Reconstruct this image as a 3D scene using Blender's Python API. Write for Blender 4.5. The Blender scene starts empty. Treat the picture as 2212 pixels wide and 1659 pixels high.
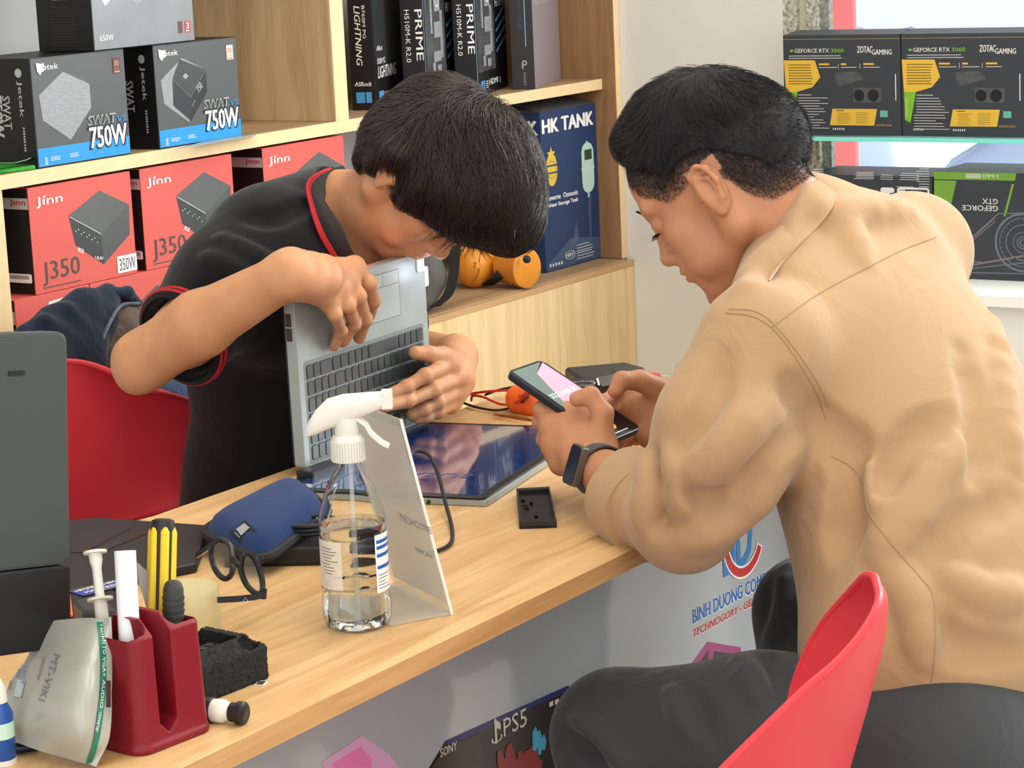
import bpy, bmesh, math, random
import numpy as np
from mathutils import Vector, Matrix
random.seed(7); np.random.seed(7)
SC = bpy.context.scene; COL = SC.collection
PI = math.pi; R = math.radians

# ------------------------------------------------------------ camera, light, exposure
FPX = 5269.5; YAW, PITCH, ROLL = R(33.0094), R(10.9845), R(-2.6196)
def cam_axes():
    cy, sy, cp, sp = math.cos(YAW), math.sin(YAW), math.cos(PITCH), math.sin(PITCH)
    f = np.array([cp*cy, cp*sy, -sp]); r = np.array([sy, -cy, 0.0]); u = np.cross(r, f)
    cr, sr = math.cos(ROLL), math.sin(ROLL)
    return cr*r+sr*u, -sr*r+cr*u, f
CR, CU, CF = cam_axes(); EYE = np.array([0, 0, 1.45])
cam = bpy.data.cameras.new('camera'); camo = bpy.data.objects.new('camera', cam); COL.objects.link(camo)
cam.sensor_width = 36; cam.lens = FPX/2212*36; cam.clip_start = .05; cam.clip_end = 100
mw = Matrix.Identity(4)
for i in range(3):
    mw[i][0] = CR[i]; mw[i][1] = CU[i]; mw[i][2] = -CF[i]; mw[i][3] = EYE[i]
camo.matrix_world = mw
cam.dof.use_dof = False
SC.camera = camo
SC.view_settings.view_transform = 'Standard'; SC.view_settings.look = 'None'
SC.view_settings.exposure = 0.0; SC.view_settings.gamma = 1; SC.view_settings.use_curve_mapping = False
world = bpy.data.worlds.new('world'); SC.world = world; world.use_nodes = True
bg = world.node_tree.nodes['Background']; bg.inputs[0].default_value = (.90, .95, 1, 1); bg.inputs[1].default_value = 1.15
def lamp(name, kind, loc, target, energy, color, **kw):
    l = bpy.data.lights.new(name, kind); l.energy = energy; l.color = color
    for k, v in kw.items(): setattr(l, k, v)
    o = bpy.data.objects.new(name, l); COL.objects.link(o); o.location = loc
    o.rotation_euler = (Vector(target)-Vector(loc)).to_track_quat('-Z', 'Y').to_euler(); return o
lamp('sun', 'SUN', (8, -2, 9), (5.0, .4, 0), 6.0, (1, .97, .92), angle=R(2))
lamp('ceiling_lamp_light', 'AREA', (1.3, .3, 2.75), (1.3, .3, 0), 20, (1, .90, .76), shape='RECTANGLE', size=1.6, size_y=1.2)
lamp('ceiling_lamp_light', 'AREA', (2.7, 1.4, 2.75), (2.7, 1.4, 0), 21, (1, .90, .76), shape='RECTANGLE', size=1.6, size_y=1.2)
lamp('window_daylight', 'AREA', (4.35, .3, 1.9), (1.5, 1.2, .7), 75, (.95, .98, 1), shape='RECTANGLE', size=1.8, size_y=1.5)
lamp('shop_door_daylight', 'AREA', (-.5, -2.5, 2.0), (2.6, 2.0, .8), 40, (1, .97, .92), shape='RECTANGLE', size=2.6, size_y=2.2)

lamp('left_fill_light', 'AREA', (-1.6, .6, 1.7), (1.6, 1.7, .9), 26, (1, .98, .95), shape='RECTANGLE', size=1.8, size_y=1.8)  # added fill lamp that brightens the monitor and left end of the desk
# ------------------------------------------------------------ helpers
def P(x, y, X=None, Y=None, Z=None, D=None):
    """point on a picture ray where it meets the plane X, Y or Z = const, or at view depth D"""
    d = (x-1106)/FPX*CR+(829.5-y)/FPX*CU+CF
    if X is not None: t = (X-EYE[0])/d[0]
    elif Y is not None: t = (Y-EYE[1])/d[1]
    elif Z is not None: t = (Z-EYE[2])/d[2]
    else: t = D
    return EYE+t*d
def V(*a): return np.array(a, float)
def nrm(v): v = np.asarray(v, float); return v/np.linalg.norm(v)
def srgb(h):
    if isinstance(h, str):
        h = h.lstrip('#'); c = [int(h[i:i+2], 16)/255 for i in (0, 2, 4)]
    else: c = h
    return tuple(x/12.92 if x <= .04045 else ((x+.055)/1.055)**2.4 for x in c)+(1,)
MATS = {}
def mat(name, color='#808080', rough=.5, metal=0, spec=.5, noise=0, nscale=60, bump=0, bscale=300, trans=0, ior=1.45, emit=None, estr=0,
        sheen=0, coat=0, sss=0, alpha=1, stretch=(1, 1, 1), sat=None):
    if name in MATS: return MATS[name]
    m = bpy.data.materials.new(name); m.use_nodes = True; nt = m.node_tree; b = nt.nodes['Principled BSDF']
    c = srgb(color); b.inputs['Base Color'].default_value = c; b.inputs['Roughness'].default_value = rough
    b.inputs['Metallic'].default_value = metal; b.inputs['Specular IOR Level'].default_value = spec; b.inputs['IOR'].default_value = ior
    b.inputs['Transmission Weight'].default_value = trans; b.inputs['Alpha'].default_value = alpha
    b.inputs['Sheen Weight'].default_value = sheen; b.inputs['Coat Weight'].default_value = coat
    if sss:
        b.inputs['Subsurface Weight'].default_value = sss; b.inputs['Subsurface Radius'].default_value = (1, .35, .2); b.inputs['Subsurface Scale'].default_value = .008
    if emit: b.inputs['Emission Color'].default_value = srgb(emit); b.inputs['Emission Strength'].default_value = estr
    tc = nt.nodes.new('ShaderNodeTexCoord'); mp = nt.nodes.new('ShaderNodeMapping'); mp.inputs['Scale'].default_value = stretch
    nt.links.new(tc.outputs['Object'], mp.inputs['Vector'])
    if noise:
        n = nt.nodes.new('ShaderNodeTexNoise'); n.inputs['Scale'].default_value = nscale; n.inputs['Detail'].default_value = 6
        nt.links.new(mp.outputs[0], n.inputs['Vector'])
        cr = nt.nodes.new('ShaderNodeValToRGB')
        cr.color_ramp.elements[0].position = .3; cr.color_ramp.elements[1].position = .7
        cr.color_ramp.elements[0].color = tuple(max(0, x*(1-noise)) for x in c[:3])+(1,)
        cr.color_ramp.elements[1].color = tuple(min(1, x*(1+noise)) for x in c[:3])+(1,)
        nt.links.new(n.outputs['Fac'], cr.inputs[0]); nt.links.new(cr.outputs[0], b.inputs['Base Color'])
    if bump:
        n2 = nt.nodes.new('ShaderNodeTexNoise'); n2.inputs['Scale'].default_value = bscale; n2.inputs['Detail'].default_value = 3
        nt.links.new(mp.outputs[0], n2.inputs['Vector'])
        bp = nt.nodes.new('ShaderNodeBump'); bp.inputs['Strength'].default_value = bump; bp.inputs['Distance'].default_value = .001
        nt.links.new(n2.outputs['Fac'], bp.inputs['Height']); nt.links.new(bp.outputs[0], b.inputs['Normal'])
    MATS[name] = m; return m
def wood(name, light, dark, grain=(1, 14, 14), rough=.42, scale=3.0, knots=.25):
    m = mat(name, light, rough); nt = m.node_tree; b = nt.nodes['Principled BSDF']
    tc = nt.nodes.new('ShaderNodeTexCoord')
    mp = nt.nodes.new('ShaderNodeMapping'); mp.inputs['Scale'].default_value = grain
    nt.links.new(tc.outputs['Object'], mp.inputs[0])
    n1 = nt.nodes.new('ShaderNodeTexNoise'); n1.inputs['Scale'].default_value = scale; n1.inputs['Detail'].default_value = 9; n1.inputs['Distortion'].default_value = .8
    n2 = nt.nodes.new('ShaderNodeTexNoise'); n2.inputs['Scale'].default_value = scale*7; n2.inputs['Detail'].default_value = 5
    nt.links.new(mp.outputs[0], n1.inputs[0]); nt.links.new(mp.outputs[0], n2.inputs[0])
    mx = nt.nodes.new('ShaderNodeMix'); mx.data_type = 'FLOAT'; mx.inputs[0].default_value = knots
    nt.links.new(n1.outputs['Fac'], mx.inputs[2]); nt.links.new(n2.outputs['Fac'], mx.inputs[3])
    cr = nt.nodes.new('ShaderNodeValToRGB'); e = cr.color_ramp.elements
    e[0].position = .33; e[0].color = srgb(dark); e[1].position = .62; e[1].color = srgb(light)
    nt.links.new(mx.outputs[0], cr.inputs[0]); nt.links.new(cr.outputs[0], b.inputs['Base Color'])
    bp = nt.nodes.new('ShaderNodeBump'); bp.inputs['Strength'].default_value = .12; bp.inputs['Distance'].default_value = .0006
    nt.links.new(mx.outputs[0], bp.inputs['Height']); nt.links.new(bp.outputs[0], b.inputs['Normal'])
    return m

def link(name, me, m, parent=None, smooth=False):
    for mm in (m if isinstance(m, (list, tuple)) else [m]): me.materials.append(mm)
    if smooth:
        me.polygons.foreach_set('use_smooth', [True]*len(me.polygons))
    o = bpy.data.objects.new(name, me); COL.objects.link(o)
    if parent is not None: o.parent = parent
    return o
def tag(o, label, cat, group=None, kind=None):
    if label: o['label'] = label
    if cat: o['category'] = cat
    if group: o['group'] = group
    if kind: o['kind'] = kind
    return o
def empty(name, loc, rz=0, label=None, cat=None, group=None, rot=None):
    o = bpy.data.objects.new(name, None); COL.objects.link(o); o.location = Vector([float(a) for a in loc])
    o.rotation_euler = rot if rot is not None else (0, 0, rz); o.empty_display_size = .02
    return tag(o, label, cat, group)
def empty_m(name, M4, label=None, cat=None, group=None):
    o = bpy.data.objects.new(name, None); COL.objects.link(o); o.matrix_world = M4; o.empty_display_size = .02
    return tag(o, label, cat, group)
def frame_m(o, x, y, z):
    M4 = Matrix.Identity(4)
    for i in range(3): M4[i][0] = x[i]; M4[i][1] = y[i]; M4[i][2] = z[i]; M4[i][3] = o[i]
    return M4
class MB:
    def __init__(s): s.v = []; s.f = []; s.mi = []
    def add(s, vs, fs, mi=0):
        b = len(s.v); s.v += [tuple(float(c) for c in v) for v in vs]; s.f += [tuple(b+i for i in f) for f in fs]; s.mi += [mi]*len(fs); return s
    def box(s, a, b, M=None, mi=0):
        (x0, y0, z0), (x1, y1, z1) = a, b
        vs = [(x0, y0, z0), (x1, y0, z0), (x1, y1, z0), (x0, y1, z0), (x0, y0, z1), (x1, y0, z1), (x1, y1, z1), (x0, y1, z1)]
        if M is not None: vs = [tuple(M @ Vector(v)) for v in vs]
        return s.add(vs, [(0, 3, 2, 1), (4, 5, 6, 7), (0, 1, 5, 4), (1, 2, 6, 5), (2, 3, 7, 6), (3, 0, 4, 7)], mi)
    def prism(s, poly, z0, z1, M=None, mi=0, scale1=1.0):
        n = len(poly); cx = sum(p[0] for p in poly)/n; cy = sum(p[1] for p in poly)/n
        vs = [(x, y, z0) for x, y in poly]+[(cx+(x-cx)*scale1, cy+(y-cy)*scale1, z1) for x, y in poly]
        if M is not None: vs = [tuple(M @ Vector(v)) for v in vs]
        fs = [tuple(range(n-1, -1, -1)), tuple(range(n, 2*n))]+[(i, (i+1) % n, n+(i+1) % n, n+i) for i in range(n)]
        return s.add(vs, fs, mi)
    def lathe(s, prof, n=32, M=None, mi=0, cap=True):
        vs = []; fs = []
        for r, z in prof:
            for i in range(n):
                a = 2*PI*i/n; vs.append((r*math.cos(a), r*math.sin(a), z))
        for j in range(len(prof)-1):
            for i in range(n):
                k = (i+1) % n; fs.append((j*n+i, j*n+k, (j+1)*n+k, (j+1)*n+i))
        if cap:
            if prof[0][0] > 1e-6: fs.append(tuple(range(n-1, -1, -1)))
            if prof[-1][0] > 1e-6: fs.append(tuple(range((len(prof)-1)*n, len(prof)*n)))
        if M is not None: vs = [tuple(M @ Vector(v)) for v in vs]
        return s.add(vs, fs, mi)
    def tube(s, pts, r, n=8, closed=False, mi=0, flat=None):
        pts = [np.asarray(p, float) for p in pts]; m = len(pts); rr = r if hasattr(r, '__len__') else [r]*m
        vs = []; fs = []; up = None
        for i, p in enumerate(pts):
            if closed: t = nrm(pts[(i+1) % m]-pts[i-1])
            else: t = nrm(pts[min(i+1, m-1)]-pts[max(i-1, 0)]+1e-12)
            if up is None:
                up = np.array([0, 0, 1.0]) if abs(t[2]) < .9 else np.array([1.0, 0, 0])
            a = nrm(np.cross(up, t)); up = np.cross(t, a)
            for k in range(n):
                an = 2*PI*k/n; fl = flat if flat else 1
                vs.append(p+rr[i]*(a*math.cos(an)+up*math.sin(an)*fl))
        for i in range(m if closed else m-1):
            j = (i+1) % m
            for k in range(n):
                l = (k+1) % n; fs.append((i*n+k, i*n+l, j*n+l, j*n+k))
        if not closed: fs += [tuple(range(n-1, -1, -1)), tuple(range((m-1)*n, m*n))]
        return s.add(vs, fs, mi)
    def grid(s, G, mi=0, thick=0, closed_u=False):
        """G[i][j] points -> surface, optionally with thickness"""
        G = np.asarray(G, float); a, b = G.shape[:2]
        if thick:
            du = np.gradient(G, axis=0); dv = np.gradient(G, axis=1); N = np.cross(du, dv); N /= np.linalg.norm(N, axis=2, keepdims=True)+1e-12
            top = G+N*thick/2; bot = G-N*thick/2
            vs = list(top.reshape(-1, 3))+list(bot.reshape(-1, 3)); o = a*b; fs = []
            for i in range(a-1):
                for j in range(b-1):
                    q = (i*b+j, (i+1)*b+j, (i+1)*b+j+1, i*b+j+1); fs.append(q); fs.append(tuple(o+x for x in q[::-1]))
            for i in range(a-1):
                fs.append((i*b, o+i*b, o+(i+1)*b, (i+1)*b)); fs.append((i*b+b-1, (i+1)*b+b-1, o+(i+1)*b+b-1, o+i*b+b-1))
            for j in range(b-1):
                fs.append((j, j+1, o+j+1, o+j)); e = (a-1)*b; fs.append((e+j, o+e+j, o+e+j+1, e+j+1))
            return s.add(vs, fs, mi)
        fs = [(i*b+j, (i+1)*b+j, (i+1)*b+j+1, i*b+j+1) for i in range(a-1) for j in range(b-1)]
        return s.add(list(G.reshape(-1, 3)), fs, mi)
    def build(s, name, m, parent=None, smooth=False, bevel=0, seg=2, angle=35):
        me = bpy.data.meshes.new(name); me.from_pydata(s.v, [], s.f); me.validate()
        if len(set(s.mi)) > 1 and len(me.polygons) == len(s.mi): me.polygons.foreach_set('material_index', s.mi)
        if bevel:
            bm = bmesh.new(); bm.from_mesh(me)
            es = [e for e in bm.edges if e.is_manifold and e.calc_face_angle(0) > R(angle)]
            bmesh.ops.bevel(bm, geom=es, offset=bevel, segments=seg, profile=.7, affect='EDGES', clamp_overlap=True)
            bm.to_mesh(me); bm.free()
        o = link(name, me, m, parent, smooth)
        if smooth:
            try: me.set_sharp_from_angle(angle=R(42))
            except Exception: pass
        return o
def rrect(x0, y0, x1, y1, r, n=5):
    pts = []
    for cx, cy, a0 in ((x1-r, y1-r, 0), (x0+r, y1-r, 90), (x0+r, y0+r, 180), (x1-r, y0+r, 270)):
        for i in range(n+1):
            a = R(a0+90*i/n); pts.append((cx+r*math.cos(a), cy+r*math.sin(a)))
    return pts
def catmull(pts, n=8):
    pts = [np.asarray(p, float) for p in pts]; q = [2*pts[0]-pts[1]]+pts+[2*pts[-1]-pts[-2]]; out = []
    for i in range(1, len(q)-2):
        for k in range(n):
            t = k/n; a, b, c, d = q[i-1], q[i], q[i+1], q[i+2]
            out.append(.5*((2*b)+(-a+c)*t+(2*a-5*b+4*c-d)*t*t+(-a+3*b-3*c+d)*t**3))
    out.append(pts[-1]); return out
def copy_tree(o, parent=None):
    c = o.copy(); COL.objects.link(c)
    if parent is not None: c.parent = parent
    for ch in list(o.children): copy_tree(ch, c)
    return c

# ---- flat print: text and shapes on a face.  Frame = (origin, u, v, n) in the parent's space
_TC = {}
def text_mesh(s, shear=0, bold=0, res=2):
    bo = max(0, bold); bold = 0; key = (s, shear, bo, res)
    if key in _TC: return _TC[key]
    c = bpy.data.curves.new('t', 'FONT'); c.body = s; c.resolution_u = res; c.shear = shear; c.offset = bold; c.fill_mode = 'FRONT'
    o = bpy.data.objects.new('t', c); COL.objects.link(o)
    dg = bpy.context.evaluated_depsgraph_get(); me = o.evaluated_get(dg).to_mesh()
    vs = [(v.co.x, v.co.y) for v in me.vertices]; fs = [tuple(p.vertices) for p in me.polygons]
    o.evaluated_get(dg).to_mesh_clear(); bpy.data.objects.remove(o); bpy.data.curves.remove(c)
    if not vs: vs = [(0, 0)]
    x0 = min(v[0] for v in vs); x1 = max(v[0] for v in vs); y0 = min(v[1] for v in vs); y1 = max(v[1] for v in vs)
    _TC[key] = (vs, fs, x0, x1, y0, y1); return _TC[key]
class Print:
    """collects flat ink in one colour on a face frame"""
    def __init__(s, frame, lift=.0004): s.o, s.u, s.v, s.n = [np.asarray(a, float) for a in frame]; s.mb = MB(); s.l = lift
    def pt(s, a, b, l=0): return s.o+s.u*a+s.v*b+s.n*(s.l+l)
    def poly(s, pts):
        s.k = (getattr(s, 'k', 0)+1) % 14; s.mb.add([s.pt(a, b, s.k*1.6e-5) for a, b in pts], [tuple(range(len(pts)))]); return s
    def rect(s, x, y, w, h): return s.poly([(x, y), (x+w, y), (x+w, y+h), (x, y+h)])
    def disc(s, x, y, r, n=20, ry=None): return s.poly([(x+r*math.cos(2*PI*i/n), y+(ry or r)*math.sin(2*PI*i/n)) for i in range(n)])
    def ring(s, x, y, r, w, n=24, a0=0, a1=360, ry=None):
        q = (ry or r)/r
        for i in range(n):
            a, b = R(a0+(a1-a0)*i/n), R(a0+(a1-a0)*(i+1)/n)
            s.poly([(x+(r-w)*math.cos(a), y+(r-w)*math.sin(a)*q), (x+r*math.cos(a), y+r*math.sin(a)*q), (x+r*math.cos(b), y+r*math.sin(b)*q), (x+(r-w)*math.cos(b), y+(r-w)*math.sin(b)*q)])
        return s
    def line(s, a, b, w):
        d = (b[0]-a[0], b[1]-a[1]); L = math.hypot(*d); n = (-d[1]/L*w/2, d[0]/L*w/2)
        return s.poly([(a[0]+n[0], a[1]+n[1]), (a[0]-n[0], a[1]-n[1]), (b[0]-n[0], b[1]-n[1]), (b[0]+n[0], b[1]+n[1])])
    def text(s, t, x, y, w, h, rot=0, shear=0, bold=0, mirror=False):
        """text stretched into a w x h box whose lower left corner is x, y; rot turns it about that corner"""
        vs, fs, x0, x1, y0, y1 = text_mesh(t, shear, bold); c, sn = math.cos(R(rot)), math.sin(R(rot)); out = []
        for a, b in vs:
            a = (a-x0)/(x1-x0+1e-9)*w; b = (b-y0)/(y1-y0+1e-9)*h
            if mirror: a = w-a
            out.append((a, b))
        bo = max(0, bold)*h*.9
        for i, (dx, dy) in enumerate(((0, 0), (-bo, 0), (bo, 0), (0, bo*.6)) if bo else ((0, 0),)): s.mb.add([s.pt(x+(a+dx)*c-(b+dy)*sn, y+(a+dx)*sn+(b+dy)*c, i*2.2e-5) for a, b in out], fs)
        return s
    def lines(s, x, y, w, n, dy, h, jag=.3):
        """n fine rules standing for lines of small type"""
        for i in range(n): s.rect(x, y-i*dy, w*(1-jag*random.random()), h)
        return s
    def build(s, name, m, parent):
        o = s.mb.build(name, m, parent)
        if len(s.mb.f) > 3 and any(w in name for w in ('lettering', 'small_print', 'marks', 'lines', 'barcode', 'amber', 'green_print', 'artwork', 'circuit', 'printed_fans', 'sticker_print')): o['kind'] = 'stuff'
        return o
# ------------------------------------------------------------ setting
WB = 4.42                                   # plane of the window wall
SF = 2.60                                   # front plane of the shelves
WL = 2.94                                   # wall behind the shelves
plaster = mat('plaster', '#dfddd8', .85, noise=.03, nscale=3, bump=.1, bscale=60)
whitewall = mat('white_paint', '#d8d9d8', .7, noise=.02, nscale=4)
oak = wood('oak_desk', '#dcb784', '#bf935e', (1.2, 16, 16), .38, 2.6)
oakv = wood('oak_panel_vertical', '#d3b58a', '#b08f62', (9, 9, .8), .5, 3.0)
oakf = wood('oak_front_pale', '#eed2a2', '#d9b983', (12, 12, .8), .5, 3.0)
oakd = wood('oak_ledge', '#b39473', '#977752', (1, 12, 12), .5, 3.0)
edge = mat('oak_edge_band', '#e9cd9f', .5, noise=.05, nscale=25, stretch=(1, 8, 1))
MB().box((-2.2, -3.5, -.05), (5.0, WL+.2, 0)).build('floor', mat('floor_tile', '#cbbfae', .35, noise=.05, nscale=4)).__setitem__('kind', 'structure')
MB().box((-2.2, -3.5, 2.85), (5.0, WL+.2, 2.95)).build('ceiling', mat('ceiling_paint', '#eeeeea', .9)).__setitem__('kind', 'structure')
MB().box((-2.2, WL, 0), (5.0, WL+.15, 2.85)).build('wall_left', whitewall).__setitem__('kind', 'structure')
b = MB().box((WB, 2.19, 0), (WB+.14, WL, 2.85)).box((WB, -3.5, 0), (WB+.14, 2.19, .66)).box((WB, -3.5, 2.35), (WB+.14, 2.19, 2.85))
b.build('wall_back', plaster).__setitem__('kind', 'structure')
w = empty('window_1', (WB+.10, 0, 0)); w['kind'] = 'structure'
gl = mat('clear_glass', '#f4fbfa', .02, trans=1, ior=1.1, spec=.3)
MB().box((0, -3.4, .70), (.008, 2.185, 2.32)).build('pane', gl, w)
fr = mat('window_frame_metal', '#c9ccc4', .5)
for a, c in (((-.02, -3.4, .66), (.03, 2.189, .70)), ((-.02, -3.4, 2.31), (.03, 2.189, 2.35)), ((-.005, 2.170, .70), (.012, 2.189, 2.31)), ((-.02, -.3, .70), (.03, -.26, 2.31))):
    MB().box(a, c).build('frame_bar', fr, w)
granite = mat('granite', '#b4b0a2', .4, noise=.75, nscale=120)
pil = empty('trim_1', (WB, 2.1, 0)); pil['kind'] = 'structure'
MB().box((.0, .059, .66), (.03, .09, 2.35)).build('granite_strip', granite, pil)
MB().box((.012, .038, .66), (.03, .059, 2.35)).build('plain_strip', mat('jamb_plain', '#c4c3a6', .6), pil)
MB().box((.0, .015, .66), (.03, .038, 2.35)).build('granite_strip', granite, pil)
MB().box((.012, -.005, .66), (.03, .015, 2.35)).build('granite_strip', mat('granite_dark', '#8d9088', .4, noise=.5, nscale=120), pil)
# outside
g = MB().box((WB+.14, -6, -.12), (16, 8, -.03)); g.build('pavement', mat('pavement', '#dedbd4', .8, noise=.05, nscale=8)).__setitem__('kind', 'structure')
b = empty('street_banner', (5.9, 2.765, 0), 0, 'pinkish red upright banner outside the window, right of the granite jamb', 'banner')
MB().box((-.01, -.05, .25), (.01, .05, 2.6)).build('cloth', mat('banner_red', '#e87478', .6), b)
MB().tube([(0, .06, 0), (0, .06, 2.7)], .012).build('pole', fr, b)
# scooter seen through the glass
sc = empty('scooter', (7.6, 3.12, -.03), R(80), 'pale blurred scooter parked outside behind the boxes on the glass shelf', 'scooter')
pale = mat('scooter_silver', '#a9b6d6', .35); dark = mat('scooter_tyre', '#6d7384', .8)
for x in (-.62, .62):
    T = Matrix.Translation((x, 0, .26)) @ Matrix.Rotation(PI/2, 4, 'X')
    MB().lathe([(.15, -.045), (.24, -.05), (.26, -.02), (.26, .02), (.24, .05), (.15, .045)], 28, T, cap=False).build('wheel', dark, sc, True)
    MB().lathe([(.02, -.03), (.15, -.03), (.15, .03), (.02, .03)], 20, T).build('rim', pale, sc, True)
def yz_body(secs, name, m):
    G = []
    for x, y, z, ry, rz in secs:
        G.append([(x+.0, y+ry*math.cos(a), z+rz*math.sin(a)) for a in np.linspace(0, 2*PI, 17)])
    MB().grid(G).build(name, m, sc, True)
yz_body([(-.85, 0, .70, .02, .02), (-.75, 0, .68, .13, .10), (-.3, 0, .62, .17, .17), (.0, 0, .48, .16, .14), (.1, 0, .45, .02, .02)], 'rear_body', pale)
yz_body([(-.7, 0, .80, .02, .02), (-.6, 0, .82, .13, .05), (-.1, 0, .80, .14, .06), (.1, 0, .74, .05, .03)], 'seat', dark)
yz_body([(.0, 0, .30, .12, .03), (.3, 0, .30, .14, .04), (.38, 0, .55, .17, .18), (.42, 0, .85, .15, .10), (.40, 0, 1.0, .05, .04)], 'front_shield', pale)
MB().tube([(.62, 0, .26), (.44, 0, .95)], .03).tube([(.40, -.32, 1.0), (.42, 0, .98), (.40, .32, 1.0)], .02).build('fork_and_handlebar', dark, sc, True)
MB().tube([(.40, .2, 1.0), (.38, .26, 1.2)], .008).lathe([(.0, -.01), (.06, -.01), (.06, .01), (0, .01)], 14, Matrix.Translation((.38, .28, 1.22)) @ Matrix.Rotation(PI/2, 4, 'Y')).build('mirror', dark, sc, True)

# ------------------------------------------------------------ shelving unit
sh = empty('shelving_unit', (2.60, SF, 0), 0, 'pale oak wall shelving unit full of boxes behind the young man', 'shelf')
def sp(name, a, c, m, bv=.0008): return MB().box((a[0]-2.6, a[1]-SF, a[2]), (c[0]-2.6, c[1]-SF, c[2])).build(name, m, sh, bevel=bv, seg=1)
sp('shelf_board', (1.6, SF+.002, 1.0755), (4.398, WL, 1.097), oakd)
MB().box((-1.0, -.0004, 1.0755), (1.798, .002, 1.097)).build('edge_band', edge, sh)
sp('upright', (2.600, 2.601, 0), (2.619, WL, 1.0755), edge); sp('upright', (2.6195, 2.603, 0), (2.638, WL, 1.0755), edge)
sp('upright', (3.472, SF+.003, 1.097), (3.510, WL, 1.9), oakv); sp('edge_band', (3.472, SF, 1.097), (3.510, SF+.003, 1.9), edge)
sp('upright', (4.400, 2.569, .7195), (4.419, WL, 1.9), wood('oak_brown_side', '#a07a54', '#86623f', (9, 9, .8), .5, 3.0)); sp('edge_band', (4.400, 2.566, .7195), (4.419, 2.569, 1.9), edge)
sp('shelf_board', (1.6, SF+.01, 1.50), (4.398, WL, 1.52), oakd)
cab = empty('base_cabinet', (2.64, 2.551, 0), 0, 'low pale oak cabinet with a brown ledge under the shelves', 'cabinet')
MB().box((0, .006, .700), (1.757, .383, .7195)).build('ledge_top', oakd, cab, bevel=.0008, seg=1)
MB().box((0, -.001, .704), (1.779, .006, .7155)).build('ledge_edge', mat('ledge_edge', '#c79f72', .5), cab)
for x0, x1 in ((0, .88), (.882, 1.779)): MB().box((x0, 0, .02), (x1, .018, .7035)).build('front_panel', oakf, cab, bevel=.0006, seg=1)
MB().box((0, .02, .02), (1.757, .383, .699)).build('carcass', oakv, cab)
q = P(1131, 622, Z=.7195)-V(2.64, 2.551, 0)
MB().box((q[0]-.012, q[1]-.002, .7195), (q[0]+.014, q[1]+.006, .724)).box((q[0]-.009, q[1]-.004, .718), (q[0]+.011, q[1], .7225)).build('hinge', mat('bronze_metal', '#6f604c', .4, metal=.7), cab)

# ------------------------------------------------------------ desk
dk = empty('desk', (1.0, 1.32, 0), 0, 'long oak-topped service desk with a white front covered by a banner', 'desk')
MB().box((0, 0, .728), (2.11, .615, .75)).build('desk_top', oak, dk, bevel=.0012, seg=2)
MB().box((.0, -.0006, .7285), (2.11, .0002, .7495)).build('edge_band', wood('oak_desk_edge', '#c7a06c', '#ae8653', (1.2, 16, 16), .4, 3), dk)
dw = mat('desk_white', '#d6d6d4', .5)
MB().box((.02, .19, .02), (2.10, .21, .728)).build('modesty_panel', dw, dk)
for x in (.02, 2.08): MB().box((x, .06, 0), (x+.02, .60, .728)).build('side_panel', dw, dk)

BY = 1.5092
bn = empty('printed_banner', (1.0, BY, 0), 0, 'glossy grey-white shop banner covering the front of the desk', 'banner')
gb = mat('banner_vinyl', '#a9afb2', .12, spec=.5, coat=.3, noise=.03, nscale=2)
MB().box((-.0, -.0012, .03), (2.125, 0, .727)).build('sheet', gb, bn)
BF = ((0, -.0012, 0), (1, 0, 0), (0, 0, 1), (0, -1, 0))
def bp(x, y): p = P(x, y, Y=BY); return (p[0]-1.0, p[2])
def btext(pr, s, a, b, h, **k):
    (x0, y0), (x1, y1) = bp(*a), bp(*b); L = math.hypot(x1-x0, y1-y0)
    pr.text(s, x0, y0, L, h, rot=math.degrees(math.atan2(y1-y0, x1-x0)), **k); return L
blue = mat('ink_blue', '#1f63b4', .3); red = mat('ink_red', '#c3242c', .3); white = mat('ink_white', '#f2f2f0', .35); black = mat('ink_black', '#141416', .35)
w0 = Print(BF, .0002); btext(w0, 'BINH DUONG COMPUTER', (1494.5, 1350), (1691, 1246.5), .0205, bold=.13, shear=0)
btext(w0, 'TECHNOGORY - GEAR - HI END', (1495, 1379), (1691, 1273), .0118, bold=.12, shear=.25)
w0.build('lettering_outline', white, bn)
w1 = Print(BF, .0005); btext(w1, 'BINH DUONG COMPUTER', (1494.5, 1348), (1691, 1244.7), .0195, bold=.05); w1.build('blue_lettering', blue, bn)
w2 = Print(BF, .0005); btext(w2, 'TECHNOGORY - GEAR - HI END', (1495.5, 1377), (1691, 1271.5), .0108, bold=.05, shear=.25)
cx, cz = bp(1601, 1172); 
w3 = Print(BF, .0006); w3.text('BD', cx-.055, cz-.035, .085, .085, rot=2, bold=.03, shear=0); w3.build('emblem_letters', mat('ink_blue_light', '#2f7cc6', .3), bn)
w4 = Print(BF, .0008); w4.ring(cx+.005, cz+.012, .063, .018, 28, 190, 330); w4.build('emblem_outline', white, bn)
w2.l = .0011; w2.ring(cx+.005, cz+.012, .060, .012, 28, 192, 328); w2.build('red_lettering', red, bn)
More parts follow.
